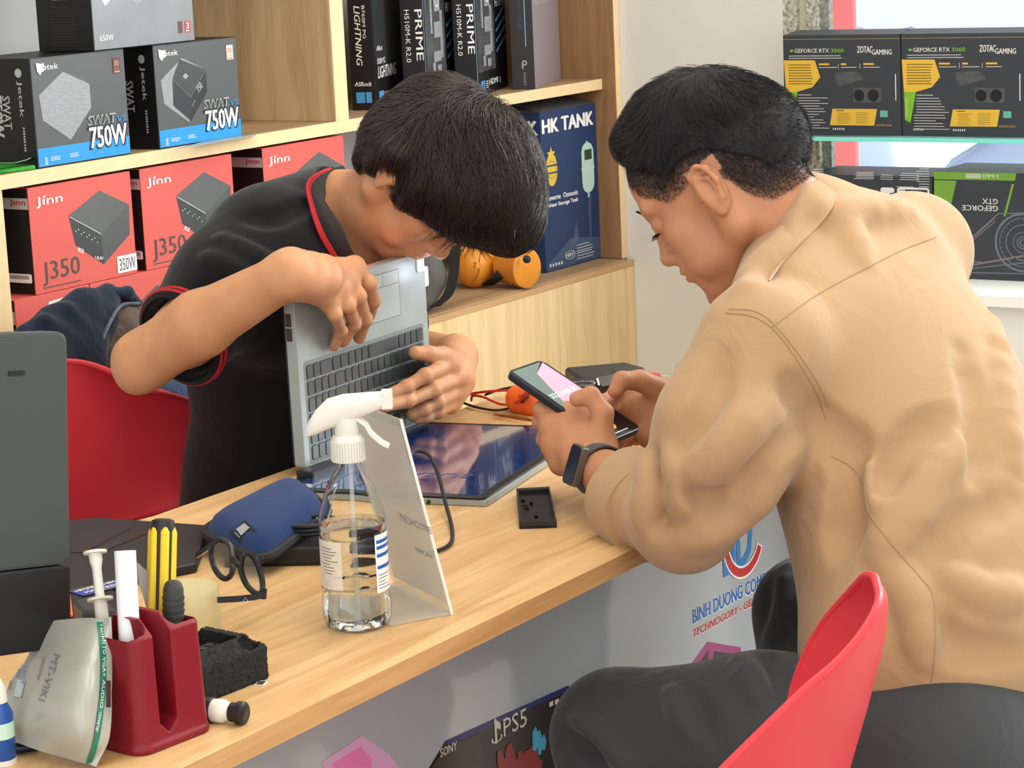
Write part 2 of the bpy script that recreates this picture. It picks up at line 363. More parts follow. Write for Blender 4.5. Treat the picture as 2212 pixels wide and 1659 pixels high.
# printed console carton picture on the banner
k = Print(BF, .0004); k.poly([bp(905, 1690), bp(960, 1600), bp(1226, 1480), bp(1228, 1900), bp(905, 1900)]); k.build('printed_console_box', mat('console_print', '#1a1114', .25), bn)
k = Print(BF, .0007); k.poly([bp(958, 1601), bp(1226, 1480), bp(1226, 1492), bp(962, 1612)]); k.build('printed_console_box_edge', mat('console_blue', '#1c2468', .25), bn)
k = Print(BF, .0007); k.poly([bp(905, 1690), bp(960, 1613), bp(1030, 1584), bp(1042, 1640), bp(1030, 1720), bp(1030, 1800), bp(905, 1800)]); k.build('printed_panel_brown', mat('console_brown', '#3b302c', .3), bn)
k = Print(BF, .0010); btext(k, 'SONY', (948, 1636), (984, 1618), .010, bold=.02)
btext(k, 'PS5', (1085, 1592), (1135, 1566), .022, bold=-.01); 
a = bp(1066, 1600); k.ring(a[0]+.004, a[1]+.002, .012, .0035, 16, 150, 380, ry=.005).rect(a[0]+.000, a[1]-.004, .0045, .030).poly([(a[0]+.0045, a[1]+.024), (a[0]+.013, a[1]+.018), (a[0]+.013, a[1]+.010), (a[0]+.0045, a[1]+.014)])
for i, x in enumerate((1187, 1199, 1214)): c0 = bp(x, 1522-i*5); k.rect(c0[0]-.004, c0[1]-.002, .009, .006)
k.build('console_lettering', mat('ink_cream', '#d8cfc4', .3), bn)
k = Print(BF, .0009)
for i in range(16):
    a = bp(1075+random.random()*85, 1632+random.random()*50); s_ = .006+random.random()*.012
    k.poly([(a[0]+s_*math.cos(t)*random.uniform(.5, 1.2), a[1]+s_*1.6*math.sin(t)*random.uniform(.5, 1.2)) for t in np.linspace(0, 2*PI, 7)[:-1]])
k.build('console_artwork_red', mat('art_red', '#8a1420', .3), bn)
k = Print(BF, .0010)
for i in range(10):
    a = bp(1148+random.random()*25, 1590+random.random()*30-0); s_ = .003+random.random()*.006
    k.poly([(a[0]+s_*math.cos(t), a[1]+s_*1.6*math.sin(t)) for t in np.linspace(0, 2*PI, 6)[:-1]])
k.build('console_artwork_blue', mat('art_blue', '#3fa3c6', .3), bn)
k = Print(BF, .0004); k.poly([bp(1493, 1432), bp(1526, 1386), bp(1598, 1398), bp(1598, 1440), bp(1590, 1500), bp(1493, 1520)]); k.build('printed_pink_case', mat('print_pink', '#9d3f74', .3), bn)
k = Print(BF, .0007); k.poly([bp(1540, 1406), bp(1588, 1413), bp(1588, 1480), bp(1535, 1490)]).poly([bp(1506, 1436), bp(1528, 1404), bp(1528, 1490), bp(1506, 1500)]); k.build('printed_case_window', mat('print_dark', '#3a2a38', .3), bn)
k = Print(BF, .0004); k.poly([bp(694, 1645), bp(780, 1588), bp(838, 1630), bp(862, 1659), bp(862, 1760), bp(694, 1760)]); k.build('printed_pink_case', mat('print_lilac', '#d6a6cc', .3), bn)
k = Print(BF, .0007); k.poly([bp(716, 1650), bp(776, 1612), bp(800, 1640), bp(800, 1720), bp(716, 1740)]); k.build('printed_case_window', mat('print_rose', '#e37fb6', .3), bn)

# ------------------------------------------------------------ window side: glass shelf, counter
gs = empty('glass_shelf', (4.22, 0, .993), 0, 'green-edged glass shelf in front of the window carrying two gaming boxes', 'shelf')
MB().box((0, -.6, 0), (.199, 2.185, .008)).build('pane', mat('shelf_glass', '#bff0e8', .03, trans=.75, ior=1.45), gs)
MB().box((-.0006, -.6, 0), (0, 2.185, .008)).build('polished_edge', mat('shelf_glass_edge', '#7fe0d4', .2), gs)
for y in (-.2, 2.17): MB().box((.16, y, -.02), (.199, y+.01, 0)).build('bracket', fr, gs)
ct = empty('display_counter', (4.08, 0, 0), 0, 'white display counter below the window under the graphics card boxes', 'counter')
MB().box((0, -2, .715), (.335, 2.09, .735)).build('counter_top', mat('counter_white', '#f4f4f2', .4), ct, bevel=.001)
MB().box((.02, -1.98, 0), (.32, 2.07, .715)).build('counter_body', mat('counter_body', '#e6e6e4', .5), ct)
# ------------------------------------------------------------ cartons
def fF(w, d, h): return ((0, 0, 0), (1, 0, 0), (0, 0, 1), (0, -1, 0))       # front, -Y
def fS(w, d, h): return ((0, d, 0), (0, -1, 0), (0, 0, 1), (-1, 0, 0))      # side, -X
def fT(w, d, h): return ((0, 0, h), (1, 0, 0), (0, 1, 0), (0, 0, 1))        # top
def carton(label, loc, yaw, size, body, group=None, bev=.0012, name='carton', cat='box'):
    w, d, h = size; o = empty(name, loc, yaw, label, cat, group)
    MB().box((0, 0, 0), (w, d, h)).build('box_body', body, o, bevel=bev, seg=2)
    return o
card_black = mat('card_black', '#121214', .45, bump=.05); card_grey = mat('card_grey', '#4d4f50', .42, noise=.03, nscale=20)
card_red = mat('card_red', '#d65d54', .55, noise=.02, nscale=10); ink_dg = mat('ink_dark_grey', '#4b4a4a', .4)
silver = mat('foil_silver', '#8f9294', .5, metal=.35, noise=.15, nscale=90, bump=.6, bscale=160, stretch=(1, 1, 5)); inkblue = mat('ink_sky', '#1c8fd6', .4)
lgrey = mat('ink_light_grey', '#9fa0a0', .45); bar = mat('ink_barcode', '#3a3a3a', .5)

# --- power supply boxes on the middle shelf
def jetek(label, px, cube, z, lbl_side=True):
    o = carton(label, (px, SF+.004, z), 0, (.212, .15, .166), card_black, 'dark grey power supply boxes on the middle shelf')
    w, d, h = .212, .15, .166; F = fF(w, d, h); U = lambda u, v: (u*w, v*h)
    Print(F, .0003).rect(.0015, .0015, w-.003, h-.003).build('front_panel', card_grey, o)
    Print(F, .0006).rect(.002, .002, w-.004, h*.165).build('blue_band', inkblue, o)
    Print(F, .0007).poly([U(.33, .85), U(.60, .71), U(.60, .49), U(.36, .22), U(.085, .43), U(.065, .66)][::-1]).build('foil_hexagon', silver, o)
    if cube:
        Print(F, .0009).poly([U(.30, .84), U(.60, .71), U(.40, .46), U(.20, .66)][::-1]).build('printed_unit_top', mat('cube_top', '#3a3a3c', .4, noise=.3, nscale=200), o)
        Print(F, .0009).poly([U(.40, .455), U(.60, .705), U(.60, .49), U(.38, .22)][::-1]).build('printed_unit_side', mat('cube_side', '#1d1d20', .4), o)
        Print(F, .0009).poly([U(.20, .655), U(.40, .455), U(.38, .23), U(.19, .40)][::-1]).build('printed_unit_front', mat('cube_front', '#26262a', .4), o)
        k = Print(F, .0011); k.text('750', .50*w, .49*h, .07*w, .07*h, rot=40, bold=.04); k.text('Jetek', .42*w, .36*h, .06*w, .03*h, rot=50)
        k.poly([U(.32, .67), U(.355, .70), U(.39, .67), U(.355, .64)]); k.build('printed_unit_lettering', lgrey, o)
    k = Print(F, .0013); k.text('750W', .548*w, .093*h, .425*w, .222*h, bold=.07); k.build('lettering_black_outline', black, o)  # printed black outline behind the white figures
    k = Print(F, .0016); k.text('750W', .56*w, .108*h, .40*w, .195*h, bold=.035)
    k.text('Jetek'[1:], .125*w, .885*h, .155*w, .052*h, bold=.02)
    k.poly([U(.055, .955), U(.12, .94), U(.118, .885), U(.09, .84), U(.062, .875)]).text('J', .105*w, .87*h, .03*w, .075*h, bold=.05)
    k.lines(.07*w, .085*h, .03*w, 5, .015*h, .006*h, 0).lines(.13*w, .085*h, .12*w, 3, .014*h, .004*h).lines(.33*w, .09*h, .11*w, 3, .014*h, .004*h)
    k.build('white_lettering', white, o)
    k = Print(F, .0017); k.text('SWAT', .552*w, .325*h, .30*w, .085*h, bold=.045, shear=.1); k.build('swat_lettering', mat('ink_silver', '#bdbec0', .35), o)
    k = Print(F, .0019); k.text('SWAT', .558*w, .332*h, .288*w, .07*h, bold=-.012, shear=.1); k.build('swat_fill', card_grey, o)
    k = Print(F, .0017); k.text('VS', .862*w, .325*h, .10*w, .055*h, bold=.02); k.build('vs_lettering', inkblue, o)
    k = Print(F, .0012); k.rect(.865*w, .78*h, .08*w, .145*h); k.build('badge', mat('badge_a', '#5b2f28', .4) if not cube else mat('badge_b', '#e0d0c6', .4), o)
    k = Print(F, .0015); k.text('80', .88*w, .845*h, .05*w, .055*h, bold=.02).text('PLUS', .88*w, .815*h, .05*w, .018*h).rect(.875*w, .787*h, .06*w, .015*h); k.build('badge_lettering', mat('badge_text', '#c08a78', .4), o)
    S = fS(w, d, h); k = Print(S, .0006)
    k.text('Jetek', d-.030, .80*h, .055, .0115, rot=-90, bold=.02).disc(d-.0245, .87*h, .007, 14)
    k.text('SWAT', d-.062, .66*h, .050, .016, rot=-90, bold=.02); k.text('750W', d-.085, .66*h, .062, .022, rot=-90, bold=.06)
    for i in range(9): k.rect(d-.024, .36*h-i*.0042, .004, .002+.001*random.random())
    k.build('side_lettering', mat('side_white', '#b9bab8', .5), o)
    return o
a = jetek('dark grey 750W power supply box at the far left of the middle shelf, silver hexagon', 2.7185, False, 1.0975)
b = jetek('dark grey 750W power supply box with a printed black cube on its hexagon', 2.9995, True, 1.0975)
# 650W box lying across them
o = carton('silver-grey 650W box stacked on top of the two 750W boxes', (2.861, SF+.002, 1.2642), 0, (.243, .115, .17), card_black, 'dark grey power supply boxes on the middle shelf')
w, d, h = .243, .115, .17; F = fF(w, d, h)
Print(F, .0003).rect(.0015, .0015, w-.003, h-.003).build('front_panel', mat('card_silver', '#77787a', .35, metal=.3, noise=.12, nscale=9), o)
k = Print(F, .0007).text('650W', .06*w, .085*h, .13*w, .055*h, bold=.01).poly([(.08*w, .5*h), (.13*w, .40*h), (.24*w, .50*h), (.22*w, .9*h), (.1*w, .9*h)][::-1]); k.build('white_lettering', white, o)
Print(F, .0007).poly([(.34*w, .5*h), (.43*w, .38*h), (.56*w, .5*h), (.5*w, .9*h)][::-1]).build('foil_hexagon', silver, o)
Print(F, .0007).rect(.90*w, .085*h, .055*w, .11*h).build('badge', red, o); Print(F, .0007).rect(.83*w, .085*h, .045*w, .11*h).build('badge', mat('badge_a', '#5b2f28', .4), o)
Print(F, .0010).text('3', .915*w, .12*h, .024*w, .06*h, bold=.04).rect(.905*w, .098*h, .04*w, .008*h).build('badge_lettering', white, o)
S = fS(w, d, h); Print(S, .0005).rect(d*.30, .47*h, .035, .016).build('barcode_label', white, o)
k = Print(S, .0008)
for i in range(22): k.rect(d*.30+.003+i*.0014, .475*h, .0007, .012)
k.lines(.25*d, .40*h, .06, 14, .0045, .0007); k.build('barcode', bar, o)

# --- red boxes below the shelf
def jinn(label, px, z, h=.1635, w=.232, name350=False, sticker=False, tape=False, d=.13, y=SF+.004):
    o = carton(label, (px, y, z), 0, (w, d, h), card_red, 'red power supply boxes under the middle shelf')
    F = fF(w, d, h); U = lambda u, v: (u*w, v*h)
    Print(F, .0005).poly([U(.68, .865), U(.965, .68), U(.665, .454), U(.365, .678)][::-1]).build('printed_unit_top', mat('unit_top', '#5c5e5e', .4, noise=.05, nscale=40), o)
    Print(F, .0005).poly([U(.365, .678), U(.665, .454), U(.67, .155), U(.41, .39)][::-1]).build('printed_unit_front', mat('unit_front', '#3c3f40', .4), o)
    Print(F, .0005).poly([U(.665, .454), U(.965, .68), U(.95, .39), U(.67, .155)][::-1]).build('printed_unit_side', mat('unit_side', '#505354', .4), o)
    k = Print(F, .0008).text('Jınn', .065*w, .80*h, .25*w, .10*h, bold=.03, rot=0).rect(.135*w, .885*h, .02*w, .02*h)
    k.text('85E', .42*w, .33*h, .06*w, .04*h, rot=-25, bold=.04).text('UUV', .585*w, .22*h, .08*w, .03*h, rot=-12, bold=.04)
    k.line(U(.37, .668), U(.665, .447), .0009)
    for i in range(9): k.disc(w*(.42+.025*i), h*(.52-.018*i+.03*(i % 2)), .0011, 6)
    if not tape: k.build('white_lettering', white, o)
    k = Print(F, .0008).text('J350', .075*w, .065*h, .36*w, .225*h, bold=.0).lines(.075*w, .045*h, .36*w, 1, .01, .0015, 0); k.build('dark_lettering', ink_dg, o)
    S = fS(w, d, h); k = Print(S, .0004).rect(0.001, .001, d-.002, h-.002); k.build('black_side', card_black, o)
    Print(S, .0008).rect(.001, .80*h, d-.002, .105*h).build('white_band', mat('band_white', '#b9b4b4', .5), o)
    Print(S, .0011).text('Jınn', d-.038, .825*h, .032, .011, bold=.03).build('band_lettering', red, o)
    Print(S, .0008).poly([(d-.055+p[0], .11*h+p[1]) for p in rrect(0, 0, .050, .014, .003, 3)]).build('barcode_label', white, o)
    k = Print(S, .0011)
    for i in range(20): k.rect(d-.050+i*.002, .145*h, .001, .006)
    k.build('barcode', bar, o)
    if sticker:
        Print(F, .0010).rect(.80*w, .035*h, .20*w, .165*h).build('white_sticker', white, o); Print(F, .0013).text('350W', .82*w, .055*h, .165*w, .12*h).build('sticker_lettering', ink_dg, o)
    if tape:
        lc_ = lambda x_, y_: (P(x_, y_, Y=y)[0]-px, P(x_, y_, Y=y)[2]-z); Print(F, .0010).poly([lc_(104, 652), lc_(147, 639), lc_(148, 668), lc_(103, 680)][::-1]).build('tape_label', mat('tape', '#e6e2da', .6), o)
        q0 = lc_(110, 671); q1 = lc_(138, 662); Print(F, .0014).text('350.', q0[0], q0[1], q1[0]-q0[0], .011, shear=.3, bold=.03).build('handwriting', mat('pen_ink', '#2a3270', .5), o)
    return o
jinn('red J350 box with the white 350W sticker, leftmost of the upper row', 2.692, .9075, sticker=True)
jinn('red J350 box in the middle of the upper row, above the folded jacket', 2.947, .9075)
jinn('red box right of the upper row, half hidden by the black polo shoulder', 3.262, .9075)
jinn('red box of the lower row with a handwritten 350 tape label', 2.645, .7198, h=.187, w=.165, tape=True)
jinn('red box of the lower row directly above the jacket lining', 2.812, .7198, h=.187, w=.232)
jinn('red box of the lower row mostly hidden behind the black sleeve', 3.062, .7198, h=.187, w=.232)

# --- motherboard boxes, leaning like books
def mobo(label, corner, kind):
    w, d, h = .26, .046, .26                      # face along local x, spine along local y
    c = P(*corner, Z=1.0975); yaw = R(20)
    o = carton(label, c, yaw, (w, d, h), card_black if kind != 'pro' else mat('card_charcoal', '#2b2b2d', .5), 'motherboard boxes standing on the middle shelf', bev=.0008)
    F = fF(w, d, h); S = fS(w, d, h)
    if kind == 'light':
        k = Print(F, .0004).poly([(.004, .25), (.004, .10), (.18, .03), (.255, .25)]); k.build('carbon_pattern', mat('carbon', '#333436', .35, noise=.4, nscale=300), o)
        k = Print(F, .0008).text('ASRock', .018, .107, .040, .009, bold=.03, shear=.2).text('B760M PG', .018, .082, .055, .011, bold=.01).text('LIGHTNING', .018, .056, .130, .022, bold=.02, shear=.25)
        k.rect(.098, .012, .035, .014).text('HD', .145, .014, .02, .008); k.build('white_lettering', white, o)
        Print(F, .0008).rect(.020, .010, .032, .022).build('blue_badge', mat('badge_blue', '#4f9bd6', .4), o); Print(F, .0008).rect(.056, .011, .034, .018).build('red_badge', mat('badge_red', '#c0566a', .4), o)
        k = Print(S, .0005).text('ASRock', .006, .044, .033, .008, bold=.04, shear=.2)
        k.text('LIGHTNING', .012, .192, .110, .0115, rot=-90, bold=.02, shear=.2).text('B760M PG', .027, .192, .060, .006, rot=-90, bold=.01)
        k.ring(.023, .245, .015, .003, 6).text('P', .018, .238, .009, .013, bold=.03).text('PHANTOM', .013, .2225, .021, .003).text('GAMING', .015, .218, .017, .0025); k.build('spine_lettering', white, o)
        Print(S, .0005).rect(.008, .013, .017, .020).rect(.027, .013, .011, .020).build('blue_badge', mat('badge_blue', '#4f9bd6', .4), o)
    elif kind == 'prime':
        k = Print(F, .0004).rect(.004, .045, .15, .21); k.build('printed_backdrop', mat('mobo_back', '#4b4a4e', .35, noise=.5, nscale=25), o)
        k = Print(F, .0007)
        for x, y, a, c in ((.075, .17, .045, .055), (.045, .13, .014, .10), (.07, .12, .05, .03), (.06, .075, .055, .02), (.115, .08, .02, .09), (.05, .055, .02, .02), (.085, .052, .03, .016)): k.rect(x, y, a, c)
        k.build('printed_circuit_board', mat('mobo_print', '#9a9ca0', .35, noise=.4, nscale=120), o)
        k = Print(F, .0010).text('PRIME', .165, .205, .085, .02, bold=.01).text('H510M-K', .165, .165, .085, .017).text('HDMI', .09, .016, .075, .011, bold=.05).lines(.06, .024, .022, 4, .004, .0016, .1)
        k.ring(.098, .195, .018, .003).ring(.185, .020, .006, .002); k.build('white_lettering', white, o)
        k = Print(F, .0010).rect(.018, .010, .018, .018).rect(.04, .010, .012, .018)
        for i in range(4): k.poly([(.165+.0*i, .075+.02*i), (.25, .10+.02*i), (.25, .107+.02*i), (.165, .080+.02*i)])
        k.build('blue_badge', mat('badge_blue', '#4f9bd6', .4), o)
        k = Print(S, .0005).text('PRIME', .0285, .178, .095, .0135, rot=-90, bold=.02).text('H510M-K R2.0', .0085, .178, .098, .0095, rot=-90)
        k.text('ASUS', .0285, .252, .04, .010, rot=-90, bold=.04); k.text('INCREDIBLE', .0215, .25, .035, .004, rot=-90); k.build('spine_lettering', white, o)
        Print(S, .0005).rect(.0445, .002, .001, .255).build('foil_line', mat('foil_line', '#8fb4cf', .2, metal=.6), o)
    else:
        k = Print(F, .0004).rect(.0, .0, w, h); k.build('mauve_panel', mat('card_mauve', '#8f8488', .45), o)
        k = Print(F, .0008).text('PRO H510M-B', .02, .165, .13, .016, shear=0); k.build('white_lettering', mat('ink_pale', '#c9c0c2', .4), o)
        k = Print(F, .0008).rect(.02, .190, .14, .004); k.build('dark_line', ink_dg, o)
        k = Print(S, .0005).text('PRO H510M-B', .016, .205, .085, .009, rot=-90); k.build('spine_dark_lettering', mat('ink_faint', '#4a4a4c', .5), o)
        k = Print(S, .0005).ring(.0265, .052, .0055, .003).rect(.021, .04, .003, .012).text('SERIES', .024, .034, .026, .004, rot=-90); k.build('spine_lettering', lgrey, o)
        k = Print(S, .0005).rect(.030, .085, .0015, .115); k.build('foil_line', mat('foil_line', '#8fb4cf', .2, metal=.6), o)
    return o
mobo('black LIGHTNING motherboard box, first of the row beside the oak divider', (814, 237), 'light')
mobo('black PRIME motherboard box standing second from the oak divider', (925, 226), 'prime')
mobo('black PRIME motherboard box standing third from the oak divider', (1035, 209), 'prime')
mobo('charcoal and mauve PRO motherboard box at the right end of the row', (1156, 192), 'pro')

# --- blue water tank box
c = P(1180, 590, Z=.7198); w, d, h = .222, .22, .327
hk = carton('dark blue HK TANK water storage tank carton with an open top flap', (c[0], c[1], .7198), 0, (w, d, h), mat('card_navy', '#1c3763', .4, noise=.06, nscale=12, bump=.3, bscale=25))
F = fF(w, d, h); S = fS(w, d, h)
k = Print(F, .0008).text('HK TANK', .035*w, .865*h, .90*w, .085*h, bold=.10).text('Reverse  Osmosis', .06*w, .445*h, .55*w, .032*h, bold=.06).text('Water Storage Tank', .06*w, .395*h, .55*w, .032*h, bold=.06)
k.ring(.43*w, .075*h, .02, .002, ry=.009).text('HRV', .36*w, .062*h, .13*w, .025*h, bold=.05).lines(.55*w, .12*h, .30*w, 3, .006, .0015).lines(.55*w, .07*h, .38*w, 3, .006, .0015)
for i in range(5): k.rect((.06+.05*i)*w, .03*h, .03*w, .018*h)
k.build('white_lettering', white, hk)
k = Print(F, .0008); yel = mat('ink_yellow', '#e2c13d', .4)
st = []; 
for i in range(10):
    r_ = .017 if i % 2 == 0 else .007; a_ = PI/2+i*PI/5; st.append((.165*w+r_*math.cos(a_), .73*h+r_*math.sin(a_)))
k.poly(st); k.disc(.165*w, .635*h, .022, 20, ry=.034); k.build('star_emblem', yel, hk)
Print(F, .0011).rect(.07*w, .655*h, .19*w, .010*h).rect(.07*w, .61*h, .19*w, .010*h).ring(.165*w, .635*h, .018, .001).build('emblem_lines', mat('card_navy2', '#1f3f77', .5), hk)
k = Print(F, .0008).poly([(.70*w+p[0], .44*h+p[1]) for p in rrect(0, 0, .22*w, .32*h, .022, 6)]).poly([(.69*w+p[0], .585*h+p[1]) for p in rrect(0, 0, .24*w, .025*h, .003, 2)]).rect(.79*w, .41*h, .03*w, .04*h).rect(.79*w, .75*h, .03*w, .02*h); k.build('printed_tank', mat('tank_mint', '#bcd8cf', .4), hk)
Print(F, .0012).rect(.755*w, .65*h, .13*w, .065*h).build('printed_gauge', mat('gauge_green', '#2f4a3a', .4), hk)
Print(F, .0012).poly([(.02*w, .05*h), (.45*w, .18*h), (.98*w, .14*h), (.98*w, .01*h), (.02*w, .01*h)][::-1]).build('clear_tape', mat('clear_tape', '#8fa0bc', .1, alpha=.18), hk)
Print(F, .0013).poly([(.45*w, .12*h), (.56*w, .28*h), (.60*w, .16*h)][::-1]).poly([(.78*w, .36*h), (.84*w, .46*h), (.83*w, .15*h), (.79*w, .16*h)][::-1]).build('clear_tape', mat('clear_tape', '#8fa0bc', .1, alpha=.18), hk)
k = Print(S, .0008).text('HK TANK', d-.165, .86*h, .158, .085*h, bold=.10).lines(d-.07, .76*h, .05, 2, .008, .004); k.build('white_lettering', white, hk)
MB().add([(.0, .0, h), (w, .0, h), (w*.9, -.0+.10, h+.028), (w*.1, .10, h+.018)], [(0, 1, 2, 3)]).add([(0, 0, h), (0, d, h), (-.015, d, h+.025), (.08, .06, h+.03)], [(0, 1, 2, 3)]).build('open_flap', mat('card_inside', '#5b5a58', .7), hk)
MB().box((.004, .004, h-.0), (w-.004, d-.004, h+.0008)).build('interior_shade_sheet', card_black, hk)  # black sheet on the carton top, standing for the shade inside it

# --- graphics card boxes at the window.  They face -X: local x runs along world -Y
def wbox(label, y0, z, size, body, group=None):
    return carton(label, (4.25, y0, z), -PI/2, size, body, group)
card_slate = mat('card_slate', '#343a41', .45); yel2 = mat('ink_amber', '#d9b13f', .45); grn = mat('ink_green', '#77b32e', .45); wht2 = mat('ink_white_soft', '#dcdcda', .5)
def zotac(label, y0):
    w, d, h = .242, .13, .190; o = wbox(label, y0, 1.001, (w, d, h), card_slate, 'black and yellow gaming card boxes on the glass shelf')
    F = fF(w, d, h); U = lambda u, v: (u*w, v*h)
    k = Print(F, .0005).text('GEFORCE RTX', .10*w, .825*h, .30*w, .04*h, bold=.02).lines(.05*w, .79*h, .48*w, 2, .0045, .0011, .1)
    k.text('ZOTAC', .64*w, .82*h, .13*w, .065*h, bold=.03).text('GAMING', .765*w, .80*h, .165*w, .052*h, bold=.03)
    for x_ in (.31, .50, .69): k.lines(x_*w, .675*h, .16*w, 1, .004, .0011, .2)
    k.rect(.475*w, .665*h, .0008, .05*h).rect(.66*w, .665*h, .0008, .05*h)
    k.lines(.125*w, .40*h, .15*w, 1, .005, .0011).lines(.12*w, .37*h, .27*w, 6, .0052, .001, .35).lines(.10*w, .205*h, .27*w, 6, .0052, .001, .45)
    k.text('ZOTAC', .09*w, .055*h, .09*w, .022*h, bold=.03).lines(.34*w, .068*h, .05*w, 1, .1, .001, 0)
    for i in range(6): k.rect((.42+.018*i)*w, .055*h, .010*w, .018*h)
    k.rect(.955*w, .35*h, .008*w, .26*h)
    k.build('white_lettering', wht2, o)
    k = Print(F, .0005).poly([U(.004, .75), U(.275, .75), U(.32, .58), U(.25, .48), U(.12, .435), U(.02, .435)][::-1]); Print(F, .0005).poly([U(.42, .265), U(.80, .265), U(.775, .10), U(.395, .10)][::-1]).build('amber_spec_panel', yel2, o)
    for x_ in (.31, .50, .69): k.rect(x_*w, .70*h, (.09 if x_ != .5 else .045)*w, .018*h)
    k.text('ZOTAC.COM', .79*w, .095*h, .13*w, .018*h); k.build('amber_panel', yel2, o)
    k = Print(F, .0008)
    for i in range(8): k.rect(.045*w, (.70-.027*i)*h, (.19+.03*random.random())*w, .0012)
    k.rect(.45*w, .245*h, .07*w, .0014).lines(.46*w, .22*h, .12*w, 7, .0032, .0005).lines(.62*w, .225*h, .12*w, 7, .0032, .0005); k.build('small_print', mat('ink_brown', '#4a3d1c', .5), o)
    k = Print(F, .0005).poly([U(.02, .435), U(.12, .435), U(.07, .13), U(.025, .16)]).text('3060', .415*w, .825*h, .11*w, .04*h, bold=.02).disc(.075*w, .845*h, .0035, 10, ry=.0025); k.build('green_print', grn, o)
    Print(F, .0008).text('GEFORCE.COM', .048*w, .19*h, .035, .004, rot=90).build('green_strip_lettering', mat('ink_pale_green', '#c6e08a', .5), o)
    Print(F, .0005).poly([U(.44, .625), U(.64, .635), U(.69, .56), U(.50, .49), U(.455, .52)][::-1]).poly([(.60*w+p[0], .33*h+p[1]) for p in rrect(0, 0, .24*w, .145*h, .003, 2)]).build('printed_card', mat('card_print', '#4c5054', .4, noise=.3, nscale=90), o)
    Print(F, .0009).disc(.65*w, .40*h, .0108).disc(.77*w, .40*h, .0115).build('printed_fans', mat('fan_print', '#191c20', .4), o)
    Print(F, .0005).rect(.825*w, .185*h, .065*w, .065*h).build('printed_rating', mat('rate', '#5fae98', .4), o)
    Print(F, .0003).rect(.004*w, .955*h, .992*w, .006*h).build('top_seam_line', mat('seam', '#8d8a50', .5), o)
    MB().add([(0, 0, h), (w, 0, h), (w-.004, .05, h+.007), (.006, .05, h+.007)], [(0, 1, 2, 3)]).add([(0, 0, h), (.006, .05, h+.007), (.0, .12, h)], [(0, 1, 2)]).add([(w, 0, h), (w-.004, .05, h+.007), (w, .12, h)], [(0, 1, 2)]).add([(.006, .05, h+.007), (w-.004, .05, h+.007), (w, .12, h), (0, .12, h)], [(0, 1, 2, 3)]).build('lid_flap', card_slate, o)
    return o
zotac('dark graphics card box left on the glass shelf, nearest the wall', 2.1065)
zotac('dark graphics card box right on the glass shelf, cut by the picture edge', 1.8625)
# upside-down dark box
w, d, h = .262, .15, .190
o = wbox('black box standing upside down on the counter, covered in small white print', 2.066, .7352, (w, d, h), card_slate)
F = ((w, 0, h), (-1, 0, 0), (0, 0, -1), (0, -1, 0))      # print turned upside down
k = Print(F, .0005).text('FC CE', .425*w, .145*h, .07*w, .06*h, bold=.03)
for i in range(11): (k.ring if i % 3 else k.disc)(*( ((.51+.045*i)*w, .175*h, .0042) + ((.0013,) if i % 3 else ()) ))
k.poly([(.02*w+p[0], .11*h+p[1]) for p in rrect(0, 0, .25*w, .13*h, .006, 4)]).poly([(.29*w+p[0], .115*h+p[1]) for p in rrect(0, 0, .11*w, .055*h, .005, 3)]).rect(.325*w, .16*h, .035*w, .09*h)
k.rect(.90*w, .30*h, .075*w, .16*h).lines(.10*w, .03*h, .15*w, 4, .004, .001).lines(.30*w, .03*h, .10*w, 3, .004, .001).lines(.45*w, .03*h, .17*w, 5, .003, .001).lines(.85*w, .03*h, .1*w, 5, .004, .0012, .1).lines(.45*w, .29*h, .28*w, 3, .005, .001).lines(.02*w, .45*h, .10*w, 22, .0048, .001).lines(.14*w, .45*h, .14*w, 12, .006, .001)
k.build('white_small_print', wht2, o)
Print(F, .0008).rect(.035*w, .13*h, .17*w, .09*h).build('label_dark_field', card_slate, o)
Print(F, .0008).rect(.63*w, .40*h, .07*w, .03*h).build('orange_print', mat('ink_orange', '#c87a50', .5), o)
# upside-down green and black card box
w, d, h = .30, .155, .200
o = wbox('green and black graphics card box standing upside down at the right edge', 1.800, .7352, (w, d, h), card_slate)
F = ((w, 0, h), (-1, 0, 0), (0, 0, -1), (0, -1, 0)); U = lambda u, v: ((1-u)*w, (1-v)*h)
grn2 = mat('ink_green_dark', '#6f9c3a', .45)
k = Print(F, .0005).poly([U(.0, 1), U(.54, 1), U(.53, .93), U(0, .93)]).poly([U(0, .92), U(.15, .92), U(.10, .61), U(0, .61)]).poly([U(.51, .90), U(.525, .90), U(.47, .60), U(.455, .60)]); k.build('green_print', grn2, o)
k = Print(F, .0008).text('GEFORCE', (1-.42)*w, (1-.695)*h, .235*w, .05*h, bold=.02).text('GTX', (1-.42)*w, (1-.76)*h, .10*w, .05*h, bold=.02).text('1660', (1-.42)*w, (1-.985)*h, .10*w, .035*h, bold=0).lines((1-.31)*w, (1-.985)*h, .10*w, 3, -.003, .0016, .05)
k.ring((1-.06)*w, (1-.66)*h, .005, .002, ry=.0035).text('NVIDIA', (1-.085)*w, (1-.635)*h, .015, .003); k.build('white_lettering', wht2, o)
Print(F, .0005).poly([U(0, .60), U(.045, .60), U(.0, .54)]).poly([U(0, .60), U(.012, .60), U(.012, .3), U(0, .3)]).build('orange_print', mat('ink_orange2', '#d5603e', .5), o)
k = Print(F, .0005); C0 = (.58, .36)
for r_, w_ in ((.055, .004), (.046, .0015), (.034, .002), (.020, .0015), (.012, .002), (.007, .002)): k.ring((1-C0[0])*w, (1-C0[1])*h, r_, w_, 32)
